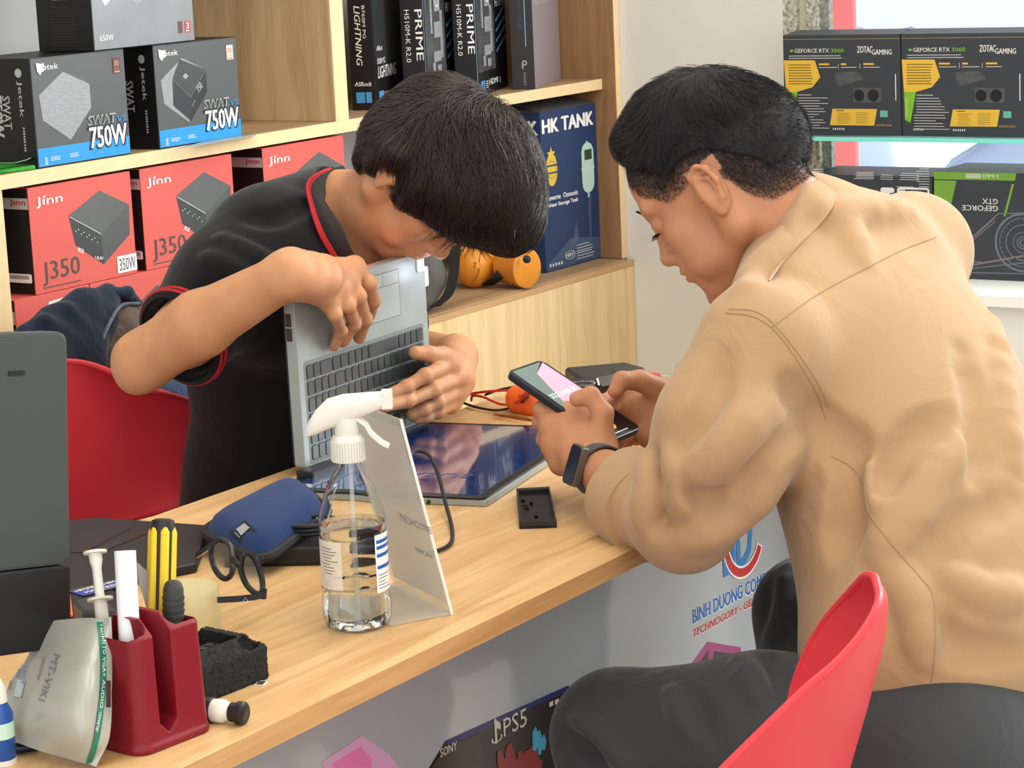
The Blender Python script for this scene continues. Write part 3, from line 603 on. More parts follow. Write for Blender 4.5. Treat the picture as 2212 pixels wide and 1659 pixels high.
for i in range(28):
    a_ = i*2*PI/28; k.line(((1-C0[0])*w+.040*math.cos(a_), (1-C0[1])*h+.040*math.sin(a_)), ((1-C0[0])*w+.044*math.cos(a_), (1-C0[1])*h+.044*math.sin(a_)), .0008)
for a_, b_ in ((U(.12, .22), U(.42, .62)), (U(.42, .62), U(.62, .64)), (U(.2, .3), U(.40, .55)), (U(.15, .1), U(.8, .3)), (U(.15, .08), U(.8, .22)), (U(.15, .18), U(.32, .16)), (U(.62, .64), U(.9, .5)), (U(.2, .06), U(.9, .08))): k.line(a_, b_, .0022)
k.build('printed_card', mat('card_lines', '#6a7078', .4), o)
k = Print(F, .0007)
for a_, b_ in ((U(.14, .24), U(.40, .58)), (U(.15, .11), U(.8, .31))): k.line(a_, b_, .0008)
k.ring((1-C0[0])*w, (1-C0[1])*h, .030, .0012, 20, 120, 230); k.build('copper_lines', mat('copper_lines', '#b5826a', .4), o)
# ------------------------------------------------------------ sculpting with distance fields (one continuous surface per body or garment)
import openvdb as vdb
from mathutils.bvhtree import BVHTree
def C3(x, y, z): return nrm(x*CR+y*CU+z*CF)            # direction: right, up, away from the eye
class Sculpt:
    BG = .04
    def __init__(s, vox): s.h = vox; s.pr = []; s.lo = V(9, 9, 9); s.hi = -s.lo
    def _add(s, f, lo, hi, k, op):
        s.pr.append((f, lo, hi, k, op))
        if op == 'u': s.lo = np.minimum(s.lo, lo); s.hi = np.maximum(s.hi, hi)
        return s
    def cone(s, a, b, ra, rb, k=.012, op='u', flat=None):
        a, b = np.asarray(a, float), np.asarray(b, float); d = b-a; L2 = max(d@d, 1e-12)
        def f(x, y, z):
            px, py, pz = x-a[0], y-a[1], z-a[2]; t = np.clip((px*d[0]+py*d[1]+pz*d[2])/L2, 0, 1)
            qx, qy, qz = px-t*d[0], py-t*d[1], pz-t*d[2]
            if flat is not None:
                n, fl = flat; m = (qx*n[0]+qy*n[1]+qz*n[2])*(1/fl-1); qx = qx+m*n[0]; qy = qy+m*n[1]; qz = qz+m*n[2]
            return np.sqrt(qx*qx+qy*qy+qz*qz)-(ra+(rb-ra)*t)
        r = max(ra, rb); return s._add(f, np.minimum(a, b)-r, np.maximum(a, b)+r, k, op)
    def chain(s, pts, rs, k=.012, op='u', flat=None):
        for i in range(len(pts)-1): s.cone(pts[i], pts[i+1], rs[i], rs[i+1], k, op, flat)
        return s
    def ell(s, c, r, A=None, k=.012, op='u'):
        c = np.asarray(c, float); A = np.eye(3) if A is None else np.asarray(A, float)   # rows = axes
        r = np.asarray(r, float); e = np.sqrt(((A*r[:, None])**2).sum(0))
        def f(x, y, z):
            px, py, pz = x-c[0], y-c[1], z-c[2]; k0 = 0; k1 = 0
            for i in range(3):
                q = (px*A[i, 0]+py*A[i, 1]+pz*A[i, 2])/r[i]; k0 = k0+q*q; k1 = k1+(q/r[i])**2
            k0 = np.sqrt(k0); return k0*(k0-1)/np.sqrt(k1+1e-9)
        return s._add(f, c-e, c+e, k, op)
    def cut(s, p, n, lo, hi, k=.004):
        """remove everything on the side n points to, inside the box lo..hi"""
        n = nrm(n); p = np.asarray(p, float)
        return s._add(lambda x, y, z: -((x-p[0])*n[0]+(y-p[1])*n[1]+(z-p[2])*n[2]), np.asarray(lo, float), np.asarray(hi, float), k, 'cut')
    def run(s):
        h = s.h; pad = .012; lo = s.lo-pad; n = np.ceil((s.hi+pad-lo)/h).astype(int)+1
        G = np.full(n, s.BG, np.float32); ax = [(lo[i]+h*np.arange(n[i])).astype(np.float32) for i in range(3)]
        for f, a, b, k, op in s.pr:
            e = max(k, .008)+.006 if op != 'cut' else 0
            i0 = np.clip(np.floor((a-e-lo)/h).astype(int), 0, n); i1 = np.clip(np.ceil((b+e-lo)/h).astype(int)+1, 0, n)
            if (i1 <= i0).any(): continue
            sl = tuple(slice(i0[i], i1[i]) for i in range(3))
            d = f(ax[0][sl[0]][:, None, None], ax[1][sl[1]][None, :, None], ax[2][sl[2]][None, None, :]).astype(np.float32)
            g = G[sl]
            if op == 'u':
                hh = np.maximum(k-np.abs(g-d), 0)/k; G[sl] = np.minimum(g, d)-hh*hh*k/4
            else:
                m = -d if op == 's' else -d
                hh = np.maximum(k-np.abs(g-m), 0)/k; G[sl] = np.maximum(g, m)+hh*hh*k/4
        np.clip(G, -.04, s.BG, out=G); G[0] = G[-1] = s.BG; G[:, 0] = G[:, -1] = s.BG; G[:, :, 0] = G[:, :, -1] = s.BG
        s.G = G; s.o = lo
        g = vdb.FloatGrid(s.BG); g.copyFromArray(G, tolerance=1e-4)
        vs, qs = g.convertToQuads(0.0); vs = np.asarray(vs)*h+lo
        return vs, np.asarray(qs)
    def mesh(s, name, m, parent=None, smooth=2, warp=None):
        vs, qs = s.run()
        # keep the largest island's worth of quads; light smoothing
        vs = relax(vs, qs, smooth)
        if warp is not None: vs = warp(vs)
        me = bpy.data.meshes.new(name); me.vertices.add(len(vs)); me.vertices.foreach_set('co', vs.astype(np.float32).ravel())
        me.loops.add(len(qs)*4); me.loops.foreach_set('vertex_index', qs[:, ::-1].astype(np.int32).ravel()); me.polygons.add(len(qs))
        me.polygons.foreach_set('loop_start', np.arange(0, len(qs)*4, 4, dtype=np.int32)); me.update(calc_edges=True); me.validate()
        # orientation
        o = link(name, me, m, parent, True)
        v0 = vs[qs[:, 0]]; nn = np.cross(vs[qs[:, 2]]-v0, vs[qs[:, 1]]-v0); vol = (nn*v0).sum()
        if vol < 0: me.flip_normals()
        return o
def relax(vs, qs, it, w=.5):
    if it <= 0: return vs
    E = np.concatenate([qs[:, [0, 1]], qs[:, [1, 2]], qs[:, [2, 3]], qs[:, [3, 0]]]); n = len(vs)
    cnt = np.bincount(E[:, 0], minlength=n)+np.bincount(E[:, 1], minlength=n); cnt = np.maximum(cnt, 1)
    for k in range(it*2):
        ww = w if k % 2 == 0 else -w*1.04
        a = np.stack([np.bincount(E[:, 0], vs[E[:, 1], i], n)+np.bincount(E[:, 1], vs[E[:, 0], i], n) for i in range(3)], 1)/cnt[:, None]
        vs = vs+ww*(a-vs)
    return vs
def bvh(o):
    me = o.data; vs = [tuple(v.co) for v in me.vertices]; return BVHTree.FromPolygons(vs, [tuple(p.vertices) for p in me.polygons])
def hit(tree, x, y, lift=0.0):
    d = (x-1106)/FPX*CR+(829.5-y)/FPX*CU+CF; d = nrm(d)
    r = tree.ray_cast(Vector(EYE), Vector(d))
    return None if r[0] is None else np.array(r[0])+np.array(r[1])*lift
def drape(tree, pts, n=8, lift=.0006):
    """pixel polyline laid on a mesh"""
    c = catmull([V(x, y) for x, y in pts], n); out = [hit(tree, x, y, lift) for x, y in c]
    return [o for o in out if o is not None]
def vcol(o, name, fn):
    """paint a colour attribute from vertex positions"""
    me = o.data; n = len(me.vertices); co = np.empty(n*3, np.float32); me.vertices.foreach_get('co', co); co = co.reshape(-1, 3)
    c = fn(co); at = me.color_attributes.new(name, 'FLOAT_COLOR', 'POINT'); at.data.foreach_set('color', np.concatenate([c, np.ones((n, 1))], 1).astype(np.float32).ravel())
def skin_mat(name, rough=.48):
    m = mat(name, '#c99870', rough, sss=.12, bump=.12, bscale=900, spec=.35); nt = m.node_tree; b = nt.nodes['Principled BSDF']
    a = nt.nodes.new('ShaderNodeVertexColor'); a.layer_name = 'tint'
    n = nt.nodes.new('ShaderNodeTexNoise'); n.inputs['Scale'].default_value = 35; tc = nt.nodes.new('ShaderNodeTexCoord'); nt.links.new(tc.outputs['Object'], n.inputs[0])
    hs = nt.nodes.new('ShaderNodeMix'); hs.data_type = 'RGBA'; hs.blend_type = 'MULTIPLY'; hs.inputs[0].default_value = 1
    cr = nt.nodes.new('ShaderNodeValToRGB'); cr.color_ramp.elements[0].position = .35; cr.color_ramp.elements[0].color = (.93, .88, .86, 1); cr.color_ramp.elements[1].position = .65; cr.color_ramp.elements[1].color = (1, 1, 1, 1)
    nt.links.new(n.outputs['Fac'], cr.inputs[0]); nt.links.new(a.outputs['Color'], hs.inputs[6]); nt.links.new(cr.outputs[0], hs.inputs[7]); nt.links.new(hs.outputs[2], b.inputs['Base Color'])
    return m
def fabric(name, color, rough=.85, weave=900, wr=.35, wsc=9, sheen=.2, dist=.012, noise=.05):
    m = mat(name, color, rough, sheen=sheen, noise=noise, nscale=5, spec=.25); nt = m.node_tree; b = nt.nodes['Principled BSDF']
    tc = nt.nodes.new('ShaderNodeTexCoord'); n1 = nt.nodes.new('ShaderNodeTexNoise'); n1.inputs['Scale'].default_value = wsc; n1.inputs['Detail'].default_value = 3; n1.inputs['Distortion'].default_value = 1.6
    n2 = nt.nodes.new('ShaderNodeTexNoise'); n2.inputs['Scale'].default_value = weave
    nt.links.new(tc.outputs['Object'], n1.inputs[0]); nt.links.new(tc.outputs['Object'], n2.inputs[0])
    b1 = nt.nodes.new('ShaderNodeBump'); b1.inputs['Strength'].default_value = wr; b1.inputs['Distance'].default_value = dist; nt.links.new(n1.outputs['Fac'], b1.inputs['Height'])
    b2 = nt.nodes.new('ShaderNodeBump'); b2.inputs['Strength'].default_value = .25; b2.inputs['Distance'].default_value = .0008; nt.links.new(n2.outputs['Fac'], b2.inputs['Height'])
    nt.links.new(b1.outputs[0], b2.inputs['Normal']); nt.links.new(b2.outputs[0], b.inputs['Normal']); return m

class Head:
    """head frame in world space; f forward, l the person's left, u up"""
    def __init__(s, px, py, D, F, U, scale=1.0):
        s.o = P(px, py, D=D); s.F = C3(*F); U = C3(*U); s.U = nrm(U-(U@s.F)*s.F); s.L = np.cross(s.U, s.F); s.s = scale
        s.A = np.array([s.F, s.L, s.U])
    def w(s, f, l, u): return s.o+s.s*(f*s.F+l*s.L+u*s.U)
    def loc(s, p): return (p-s.o)@s.A.T/s.s
def sculpt_head(S, H, ear_out=.0, lids=True):
    q = H.s; A = H.A; w = H.w
    def e(c, r, k=.012, op='u', ax=None): S.ell(w(*c), np.array(r)*q, A if ax is None else ax, k, op)
    e((-.012, 0, .036), (.096, .076, .084), .02)                 # cranium
    e((-.045, 0, .015), (.060, .068, .065), .02)                 # occiput
    e((.040, 0, -.012), (.052, .060, .080), .02)                 # face block
    e((.062, 0, .045), (.032, .056, .040), .015)                 # forehead
    e((.064, 0, -.085), (.028, .036, .030), .018)                # chin block
    e((.082, 0, -.106), (.014, .017, .012), .010)
    for t in (-1, 1):
        S.cone(w(-.008, t*.056, -.052), w(.062, t*.018, -.104), .017*q, .012*q, .022)   # jaw
        S.cone(w(-.008, t*.060, -.012), w(-.006, t*.057, -.055), .015*q, .016*q, .018)
        e((.058, t*.044, -.024), (.022, .018, .018), .016)       # cheek
        e((.052, t*.042, -.058), (.026, .018, .026), .018)
        S.cone(w(.090, t*.010, .020), w(.078, t*.046, .024), .0085*q, .008*q, .012)     # brow ridge
        e((.101, t*.031, .004), (.014, .017, .010), .010, 's')   # socket
        e((.078, t*.031, .002), (.0135, .0155, .0125), .004)     # closed lid over the eye
        e((.096, t*.0115, -.040), (.010, .0075, .0072), .006)    # nostril wing
    S.cone(w(.088, 0, .014), w(.104, 0, -.030), .0085*q, .0092*q, .012)                 # nose bridge
    e((.106, 0, -.035), (.0105, .0105, .009), .008)
    e((.080, 0, -.064), (.020, .028, .022), .014)                # muzzle
    e((.0955, 0, -.0585), (.0078, .021, .0058), .005); e((.0940, 0, -.0695), (.0078, .018, .0066), .005)
    e((.104, 0, -.0640), (.009, .023, .0013), .003, 's')
    e((.100, 0, -.083), (.010, .022, .006), .008, 's')
    for t in (-1, 1):
        # ear: a shell standing off the head, rim, bowl and lobe
        ax = np.array([nrm(H.F*.92+H.L*t*.32), nrm(H.L*t*.92-H.F*.35), H.U]); ax[2] = nrm(H.U-.12*H.F)
        e((-.010, t*(.080+ear_out), -.006), (.0160, .0065, .029), .006, 'u', ax)
        rim = [(.006, .077, .006), (.002, .082, .020), (-.011, .087, .0255), (-.021, .089, .017), (-.024, .088, .000), (-.017, .084, -.019), (-.006, .079, -.032), (.002, .076, -.026)]
        S.chain([w(a, t*(b+ear_out), c) for a, b, c in rim], [.0032*q, .0036*q, .0042*q, .0042*q, .0040*q, .0042*q, .0055*q, .004*q], .004)
        e((-.010, t*(.091+ear_out), .004), (.0115, .0065, .0195), .004, 's', ax)
        S.chain([w(a, t*(b+ear_out), c) for a, b, c in ((-.004, .084, .014), (-.016, .087, .008), (-.018, .085, -.008), (-.008, .083, -.016))], [.0022*q]*4, .004)
        e((.006, t*(.079+ear_out), -.006), (.004, .004, .007), .004)
def hand(S, wrist, mcps, fingers, thumb, n, r=.0088, palm=.013, kpalm=.014, fscale=1.0):
    """wrist point, 4 knuckles, 4 chains of joints beyond them, thumb chain from the palm; n = back-of-hand normal"""
    n = nrm(n); wrist = np.asarray(wrist); cm = sum(mcps)/4
    S.cone(wrist, wrist+(cm-wrist)*.3, .026, .028, .015, flat=(n, .68))
    for i, m in enumerate(mcps):
        a = wrist+(m-wrist)*.12+(m-cm)*.25
        S.cone(a, m-n*.003, .0155, .0125 if i else .013, kpalm, flat=(n, .85))
    for i in range(3): S.cone(mcps[i]-n*.004, mcps[i+1]-n*.004, .0105, .0105, .012)
    rr = [r, r*1.04, r*.98, r*.86]
    for i, ch in enumerate(fingers):
        pts = [mcps[i]-n*.002]+list(ch); m = len(pts); R0 = [rr[i]*1.16, rr[i]*1.02, rr[i]*.94, rr[i]*.84, rr[i]*.8][:m]
        if m == 3: R0 = [rr[i]*1.16, rr[i]*1.0, rr[i]*.82]
        for j in range(m-1): S.cone(pts[j], pts[j+1], R0[j], R0[j+1], .005 if j else .009)
        for j in range(1, m-1): S.ell(pts[j]+n*.001, (R0[j]*1.07,)*3, None, .004)
    T = list(thumb); rt = [.0165, .0125, .0108, .0095][:len(T)]
    for j in range(len(T)-1): S.cone(T[j], T[j+1], rt[j], rt[j+1], .012 if j == 0 else .005)
def strands(tree_o, H, N, name, m, parent, flow, length, rad, keep, seg=6, lift=.004, jit=.35, seed=1, droop=0.0, clump=0):
    """hair: N tapering three-sided strands rooted on a mesh and combed along flow(local position) in the head frame"""
    rng = np.random.RandomState(seed); me = tree_o.data; nP = len(me.polygons)
    cen = np.empty(nP*3, np.float32); me.polygons.foreach_get('center', cen); cen = cen.reshape(-1, 3)
    nor = np.empty(nP*3, np.float32); me.polygons.foreach_get('normal', nor); nor = nor.reshape(-1, 3)
    lc = (cen-H.o)@H.A.T/H.s; ok = np.array([i for i in range(nP) if keep(lc[i])])
    if len(ok) == 0: return None
    idx = ok[rng.randint(0, len(ok), N)]; tree = bvh(tree_o)
    p = cen[idx]+rng.randn(N, 3)*.0008; nn = nor[idx]; l0 = length if np.isscalar(length) else np.array([length(q) for q in lc[idx]])
    L = l0*(.7+.6*rng.rand(N)); lr = .35+.9*rng.rand(N)**1.5; rv = rng.randn(N, 3)*jit
    if clump: 
        ph = rng.randn(clump, 3); cid = ((lc[idx]*60).astype(int)@np.array([7, 13, 29])) % clump; rv = rv*.5+ph[cid]*jit*.8
    pts = [p-nn*.002]; cur = p.copy()
    fl = flow
    for k in range(1, seg):
        loc = (cur-H.o)@H.A.T/H.s; d = fl(loc)@H.A+rv*.5; d = d-(d*nn).sum(1)[:, None]*nn; d /= np.linalg.norm(d, axis=1)[:, None]+1e-9
        cur = cur+d*(L/(seg-1))[:, None]+V(0, 0, -1)*droop*k/seg
        q = []
        for i in range(N):
            r_ = tree.find_nearest(Vector(cur[i]))
            q.append((*r_[0], *r_[1]))
        q = np.array(q); lf = lift*math.sin(min(1, 1.25*k/(seg-1))*PI/2)**1.2*lr
        nn = q[:, 3:]; cur = np.where((np.linalg.norm(cur-q[:, :3], axis=1) < .02)[:, None], q[:, :3]+nn*lf[:, None], cur)
        pts.append(cur.copy())
    pts = np.array(pts)                     # seg, N, 3
    vs = np.zeros((N, seg, 3, 3)); 
    for k in range(seg):
        t = pts[min(k+1, seg-1)]-pts[max(k-1, 0)]; t /= np.linalg.norm(t, axis=1)[:, None]+1e-9
        a = np.cross(t, V(.3, .5, .8)); a /= np.linalg.norm(a, axis=1)[:, None]; b = np.cross(t, a); r = rad*(1-.8*(k/(seg-1))**1.5)
        for j in range(3):
            an = 2*PI*j/3; vs[:, k, j] = pts[k]+r*(a*math.cos(an)+b*math.sin(an))
    vs = vs.reshape(-1, 3); fs = []
    base = (np.arange(N)*seg*3)[:, None]
    q = np.array([[k*3+j, k*3+(j+1) % 3, (k+1)*3+(j+1) % 3, (k+1)*3+j] for k in range(seg-1) for j in range(3)])
    F = (base[:, :, None]+q[None]).reshape(-1, 4)
    me2 = bpy.data.meshes.new(name); me2.vertices.add(len(vs)); me2.vertices.foreach_set('co', vs.astype(np.float32).ravel())
    me2.loops.add(len(F)*4); me2.loops.foreach_set('vertex_index', F.astype(np.int32).ravel()); me2.polygons.add(len(F)); me2.polygons.foreach_set('loop_start', np.arange(0, len(F)*4, 4, dtype=np.int32)); me2.update(calc_edges=True)
    o = link(name, me2, m, parent, True); o['kind'] = 'stuff'; return o
# ------------------------------------------------------------ the man in the tan shirt
def D_(px, py, d): return P(px, py, D=d)
skin = skin_mat('skin'); SKIN1 = V(*srgb('#bb8563')[:3]); SKIN2 = V(*srgb('#c8936c')[:3]); STUB = V(*srgb('#231f1e')[:3])
def hairline(f): return np.interp(f, [-.091, -.075, -.052, -.037, -.03, 0, .02, .045, .071, .085], [-.056, -.058, -.054, -.033, -.008, .020, .014, .011, .035, .060])
tan = fabric('tan_cotton', '#aa8a66', .9, wr=.42, wsc=8, dist=.012, noise=.03); stitch = mat('tan_stitch', '#a08562', .9)
hairm = mat('black_hair', '#16141a', .42, spec=.5); hairm.node_tree.nodes['Principled BSDF'].inputs['Anisotropic'].default_value = .5
hairf = mat('black_hair_base', '#121115', .8, bump=.6, bscale=500)
pantm = fabric('charcoal_twill', '#3a3d40', .85, wr=.4, wsc=10, noise=.03)

H = Head(1560, 396, 2.80, (-.74, -.537, .407), (-.563, .824, .064), .98)
man = empty('person', (2.344, .967, 0), 0, 'seated man in a tan shirt with rolled sleeves, bent over a phone in both hands', 'person')
def rel(o, e):                                   # keep world coordinates under an un-rotated empty
    o.parent = e; o.matrix_parent_inverse = e.matrix_basis.inverted() if False else Matrix.Translation(-Vector(e.location)); return o
S = Sculpt(.0018); sculpt_head(S, H)
nb = D_(1738, 528, 2.83)
S.chain([H.w(-.035, 0, -.035), H.w(-.040, 0, -.085), nb], [.056, .050, .048], .018)
S.cone(H.w(.03, 0, -.085), nb+C3(-1, -.6, 0)*.04, .030, .045, .02)
S.chain([nb, D_(1850, 660, 2.82), D_(1950, 790, 2.79), D_(2040, 1000, 2.75), D_(2080, 1300, 2.70), D_(2075, 1520, 2.66)], [.054, .060, .075, .085, .085, .085], .03)
S.cone(D_(1660, 760, 2.65), D_(1985, 560, 2.96), .035, .035, .03)
# left arm and hand
wl = D_(1292, 1015, 2.835)
S.chain([D_(1660, 760, 2.65), D_(1475, 1085, 2.66), D_(1360, 1050, 2.76), wl], [.040, .040, .034, .0265], .01)
nL = C3(.05, .25, -1)
mL = [D_(1216, 893, 2.895), D_(1193, 921, 2.890), D_(1196, 960, 2.885), D_(1212, 1000, 2.88)]
S.cone(D_(1285, 965, 2.86), D_(1245, 915, 2.885), .027, .026, .02, flat=(nL, .8))
fL = [[D_(1170, 884, 2.905), D_(1196, 868, 2.935), D_(1225, 876, 2.94)],
      [D_(1168, 910, 2.915), D_(1195, 900, 2.945), D_(1228, 905, 2.95)],
      [D_(1176, 950, 2.915), D_(1205, 935, 2.945), D_(1235, 935, 2.95)],
      [D_(1192, 985, 2.91), D_(1215, 970, 2.935), D_(1240, 965, 2.94)]]
tL = [D_(1296, 955, 2.85), D_(1302, 893, 2.85), D_(1276, 855, 2.855), D_(1247, 862, 2.858)]
hand(S, wl, mL, fL, tL, nL, r=.0088)
# right arm and hand
wr_ = D_(1472, 880, 2.985); nR = C3(.15, .35, 1)
S.chain([D_(1985, 560, 2.96), D_(1640, 905, 3.06), D_(1540, 880, 3.02), wr_], [.040, .040, .034, .027], .01)
mR = [D_(1372, 842, 3.00), D_(1362, 872, 3.01), D_(1362, 905, 3.01), D_(1378, 935, 3.0)]
fR = [[D_(1330, 850, 2.995), D_(1305, 868, 2.975), D_(1290, 880, 2.955)],
      [D_(1320, 885, 2.99), D_(1300, 902, 2.965), D_(1290, 915, 2.945)],
      [D_(1330, 920, 2.99), D_(1312, 935, 2.965), D_(1305, 945, 2.945)],
      [D_(1352, 952, 2.98), D_(1335, 955, 2.96), D_(1330, 950, 2.945)]]
tR = [D_(1440, 850, 2.965), D_(1383, 822, 2.945), D_(1343, 822, 2.93), D_(1330, 845, 2.925)]
S.cone(D_(1440, 880, 2.975), D_(1385, 890, 2.985), .027, .026, .02, flat=(nR, .8))
S.cone(D_(1460, 900, 2.97), D_(1400, 940, 2.965), .019, .016, .015)
hand(S, wr_, mR, fR, tR, nR, r=.0088)
body = S.mesh('body', skin, None, 2)
def paint_right(co):
    l = H.loc(co); c = np.tile(SKIN1, (len(co), 1)); n = np.random.rand(len(co))
    lips = np.exp(-(((l[:, 0]-.103)/.012)**2+(l[:, 1]/.020)**2+((l[:, 2]+.064)/.0085)**2)*1.2)
    c = c*(1-.55*lips[:, None])+V(*srgb('#9c5a50')[:3])*.55*lips[:, None]
    d = np.linalg.norm(l, axis=1)
    a = np.clip((l[:, 2]-hairline(l[:, 0])+.004)/.024, 0, 1)**.8*(d < .16)*(l[:, 0] < .078+.0*d)*np.clip((.088-l[:, 0])/.012, 0, 1)     # faded sides
    ear = (np.abs(l[:, 1]) > .0735)*(l[:, 2] < .028)*(l[:, 0] > -.034)*(l[:, 0] < .012); a = a*(1-ear)
    hands = np.clip(1-np.abs(co[:, 0]-2.45)/.5, 0, 1)*0
    c = c*(1-.93*a[:, None])+STUB*.93*a[:, None]
    return np.clip(c*(1+.0*n[:, None]), 0, 1)
vcol(body, 'tint', paint_right); rel(body, man)
bt = bvh(body)
# hair: bulk fitted to the crown, strands combed over it
S = Sculpt(.0024)
def pe(S, px, py, d, rx, ry, rz, ang=0, k=.02, op='u'):
    """ellipsoid given in the picture: radii along a direction (deg, anticlockwise), across it and in depth"""
    a = R(ang); A = np.array([math.cos(a)*CR+math.sin(a)*CU, -math.sin(a)*CR+math.cos(a)*CU, CF]); S.ell(D_(px, py, d), (rx, ry, rz), A, k, op)
pe(S, 1545, 285, 2.80, .096, .073, .078, -12)
pe(S, 1440, 285, 2.83, .052, .050, .055, 35)
pe(S, 1625, 320, 2.80, .056, .068, .070, -50)
pe(S, 1390, 325, 2.85, .026, .038, .040, 60)
S.ell(H.w(-.045, 0, .018), (.066, .0745, .062), H.A, .02)
S.ell(H.w(-.010, 0, .036), (.099, .079, .088), H.A, .01)
for f0, f1 in ((.085, .071), (.071, .045), (.045, .02), (.02, 0), (0, -.03), (-.03, -.037), (-.037, -.052), (-.052, -.075), (-.075, -.11)):
    for t in (-1, 1): S.cone(H.w(f0, t*.085, hairline(f0)-.050+.016), H.w(f1, t*.085, hairline(f1)-.050+.016), .056, .056, .004, 's')
S.ell(H.w(.11, 0, -.030), (.060, .2, .088), H.A, .006, 's'); S.ell(H.w(-.03, .0, -.13), (.12, .12, .080), H.A, .008, 's')
hr = S.mesh('hair', hairf, None, 2)
def flow_r(l):
    d = np.zeros_like(l); d[:, 0] = .9*np.clip((l[:, 2]-.05)/.05, 0, 1); d[:, 2] = -.8+1.2*np.clip((l[:, 2]-.05)/.05, 0, 1)*np.clip(l[:, 0]/.06, -.5, 1)
    d[:, 1] = -.5*np.clip((l[:, 2]-.06)/.04, 0, 1); return d
strands(hr, H, 9000, 'hair_strands', hairm, hr, flow_r, lambda q: .007+.030*min(1, max(0, (q[2]-.04)/.05)), .00038, lambda q: True, seg=5, lift=.005, jit=.7, seed=3, clump=40)
rel(hr, man)
# short stubble over the faded sides
def keepf(q): return (-.10 < q[0] < .08) and (hairline(q[0])+.003 < q[2] < hairline(q[0])+.085) and not (q[2] < .030 and -.034 < q[0] < .012 and abs(q[1]) > .0735) and np.linalg.norm(q) < .13 and q[1] > -.03
fd = strands(body, H, 16000, 'short_side_hair', hairm, None, lambda l: np.tile(V(-.3, 0, -1), (len(l), 1)), lambda q: .0040+.05*max(0, q[2]-hairline(q[0])-.03), .00022, keepf, seg=3, lift=.0012, jit=.5, seed=5)
if fd: rel(fd, man)
lash = MB()
for t in (1, -1):
    pts = [H.w(.0925-.35*abs(s_-.031)**1.3, t*s_, -.0055-.10*abs(s_-.031)) for s_ in np.linspace(.019, .046, 8)]
    lash.tube(pts, .0011, 5)
    for s_ in np.linspace(.022, .045, 9): a = H.w(.0915, t*s_, -.006); lash.tube([a, a+H.F*.006-H.U*.004], [.0005, .0002], 4)
rel(lash.build('eyelashes', hairm, None, True), man)
br = MB()
for t in (1, -1):
    for i in range(70):
        s_ = random.uniform(.012, .050); u0 = .027+.002*random.random()-.12*abs(s_-.036); a = H.w(.0985-.20*(s_-.010)-4.2*max(0, s_-.030)**2*2, t*s_, u0); br.tube([a, a+H.L*t*.006+H.U*.001], [.0008, .0003], 4)
rel(br.build('eyebrows', hairm, None, True), man)

# shirt
LS, RS = D_(1640, 745, 2.63), D_(1972, 545, 2.98); lat = nrm(RS-LS)
def torso(S, rows, k=.05):
    for (px, py, d, a, b), (px2, py2, d2, a2, b2) in zip(rows[:-1], rows[1:]):
        for t in np.linspace(0, 1, 4)[:-1]:
            c = D_(px, py, d)*(1-t)+D_(px2, py2, d2)*t; up = nrm(D_(px, py, d)-D_(px2, py2, d2)); fw = nrm(np.cross(up, lat)); la = nrm(np.cross(fw, up))
            S.ell(c, (a*(1-t)+a2*t, b*(1-t)+b2*t, .10), np.array([la, fw, up]), k)
S = Sculpt(.0032)
torso(S, [(1835, 660, 2.815, .155, .075), (1905, 800, 2.80, .185, .105), (1985, 1000, 2.77, .19, .125), (2040, 1200, 2.73, .185, .13), (2065, 1400, 2.70, .185, .132), (2085, 1500, 2.68, .19, .135)])
S.cone(LS+C3(.3, -.2, .1)*.02, RS, .062, .070, .05)
S.cone(D_(1738, 506, 2.815), D_(1880, 560, 2.86), .068, .075, .03)
S.cone(D_(1690, 640, 2.72), D_(1750, 520, 2.82), .05, .062, .04)
S.cone(D_(1945, 530, 2.95), D_(1830, 515, 2.88), .050, .052, .03)
elb = D_(1478, 1120, 2.65)
S.chain([LS, D_(1575, 930, 2.62), elb], [.068, .078, .056], .025)
S.chain([elb, D_(1410, 1092, 2.73), D_(1380, 1078, 2.76)], [.056, .049, .042], .02)
S.chain([RS, D_(1720, 790, 3.04), D_(1655, 905, 3.06)], [.060, .062, .056], .03)
S.chain([D_(1655, 905, 3.06), D_(1530, 880, 3.0), D_(1508, 878, 2.99)], [.056, .048, .046], .02)
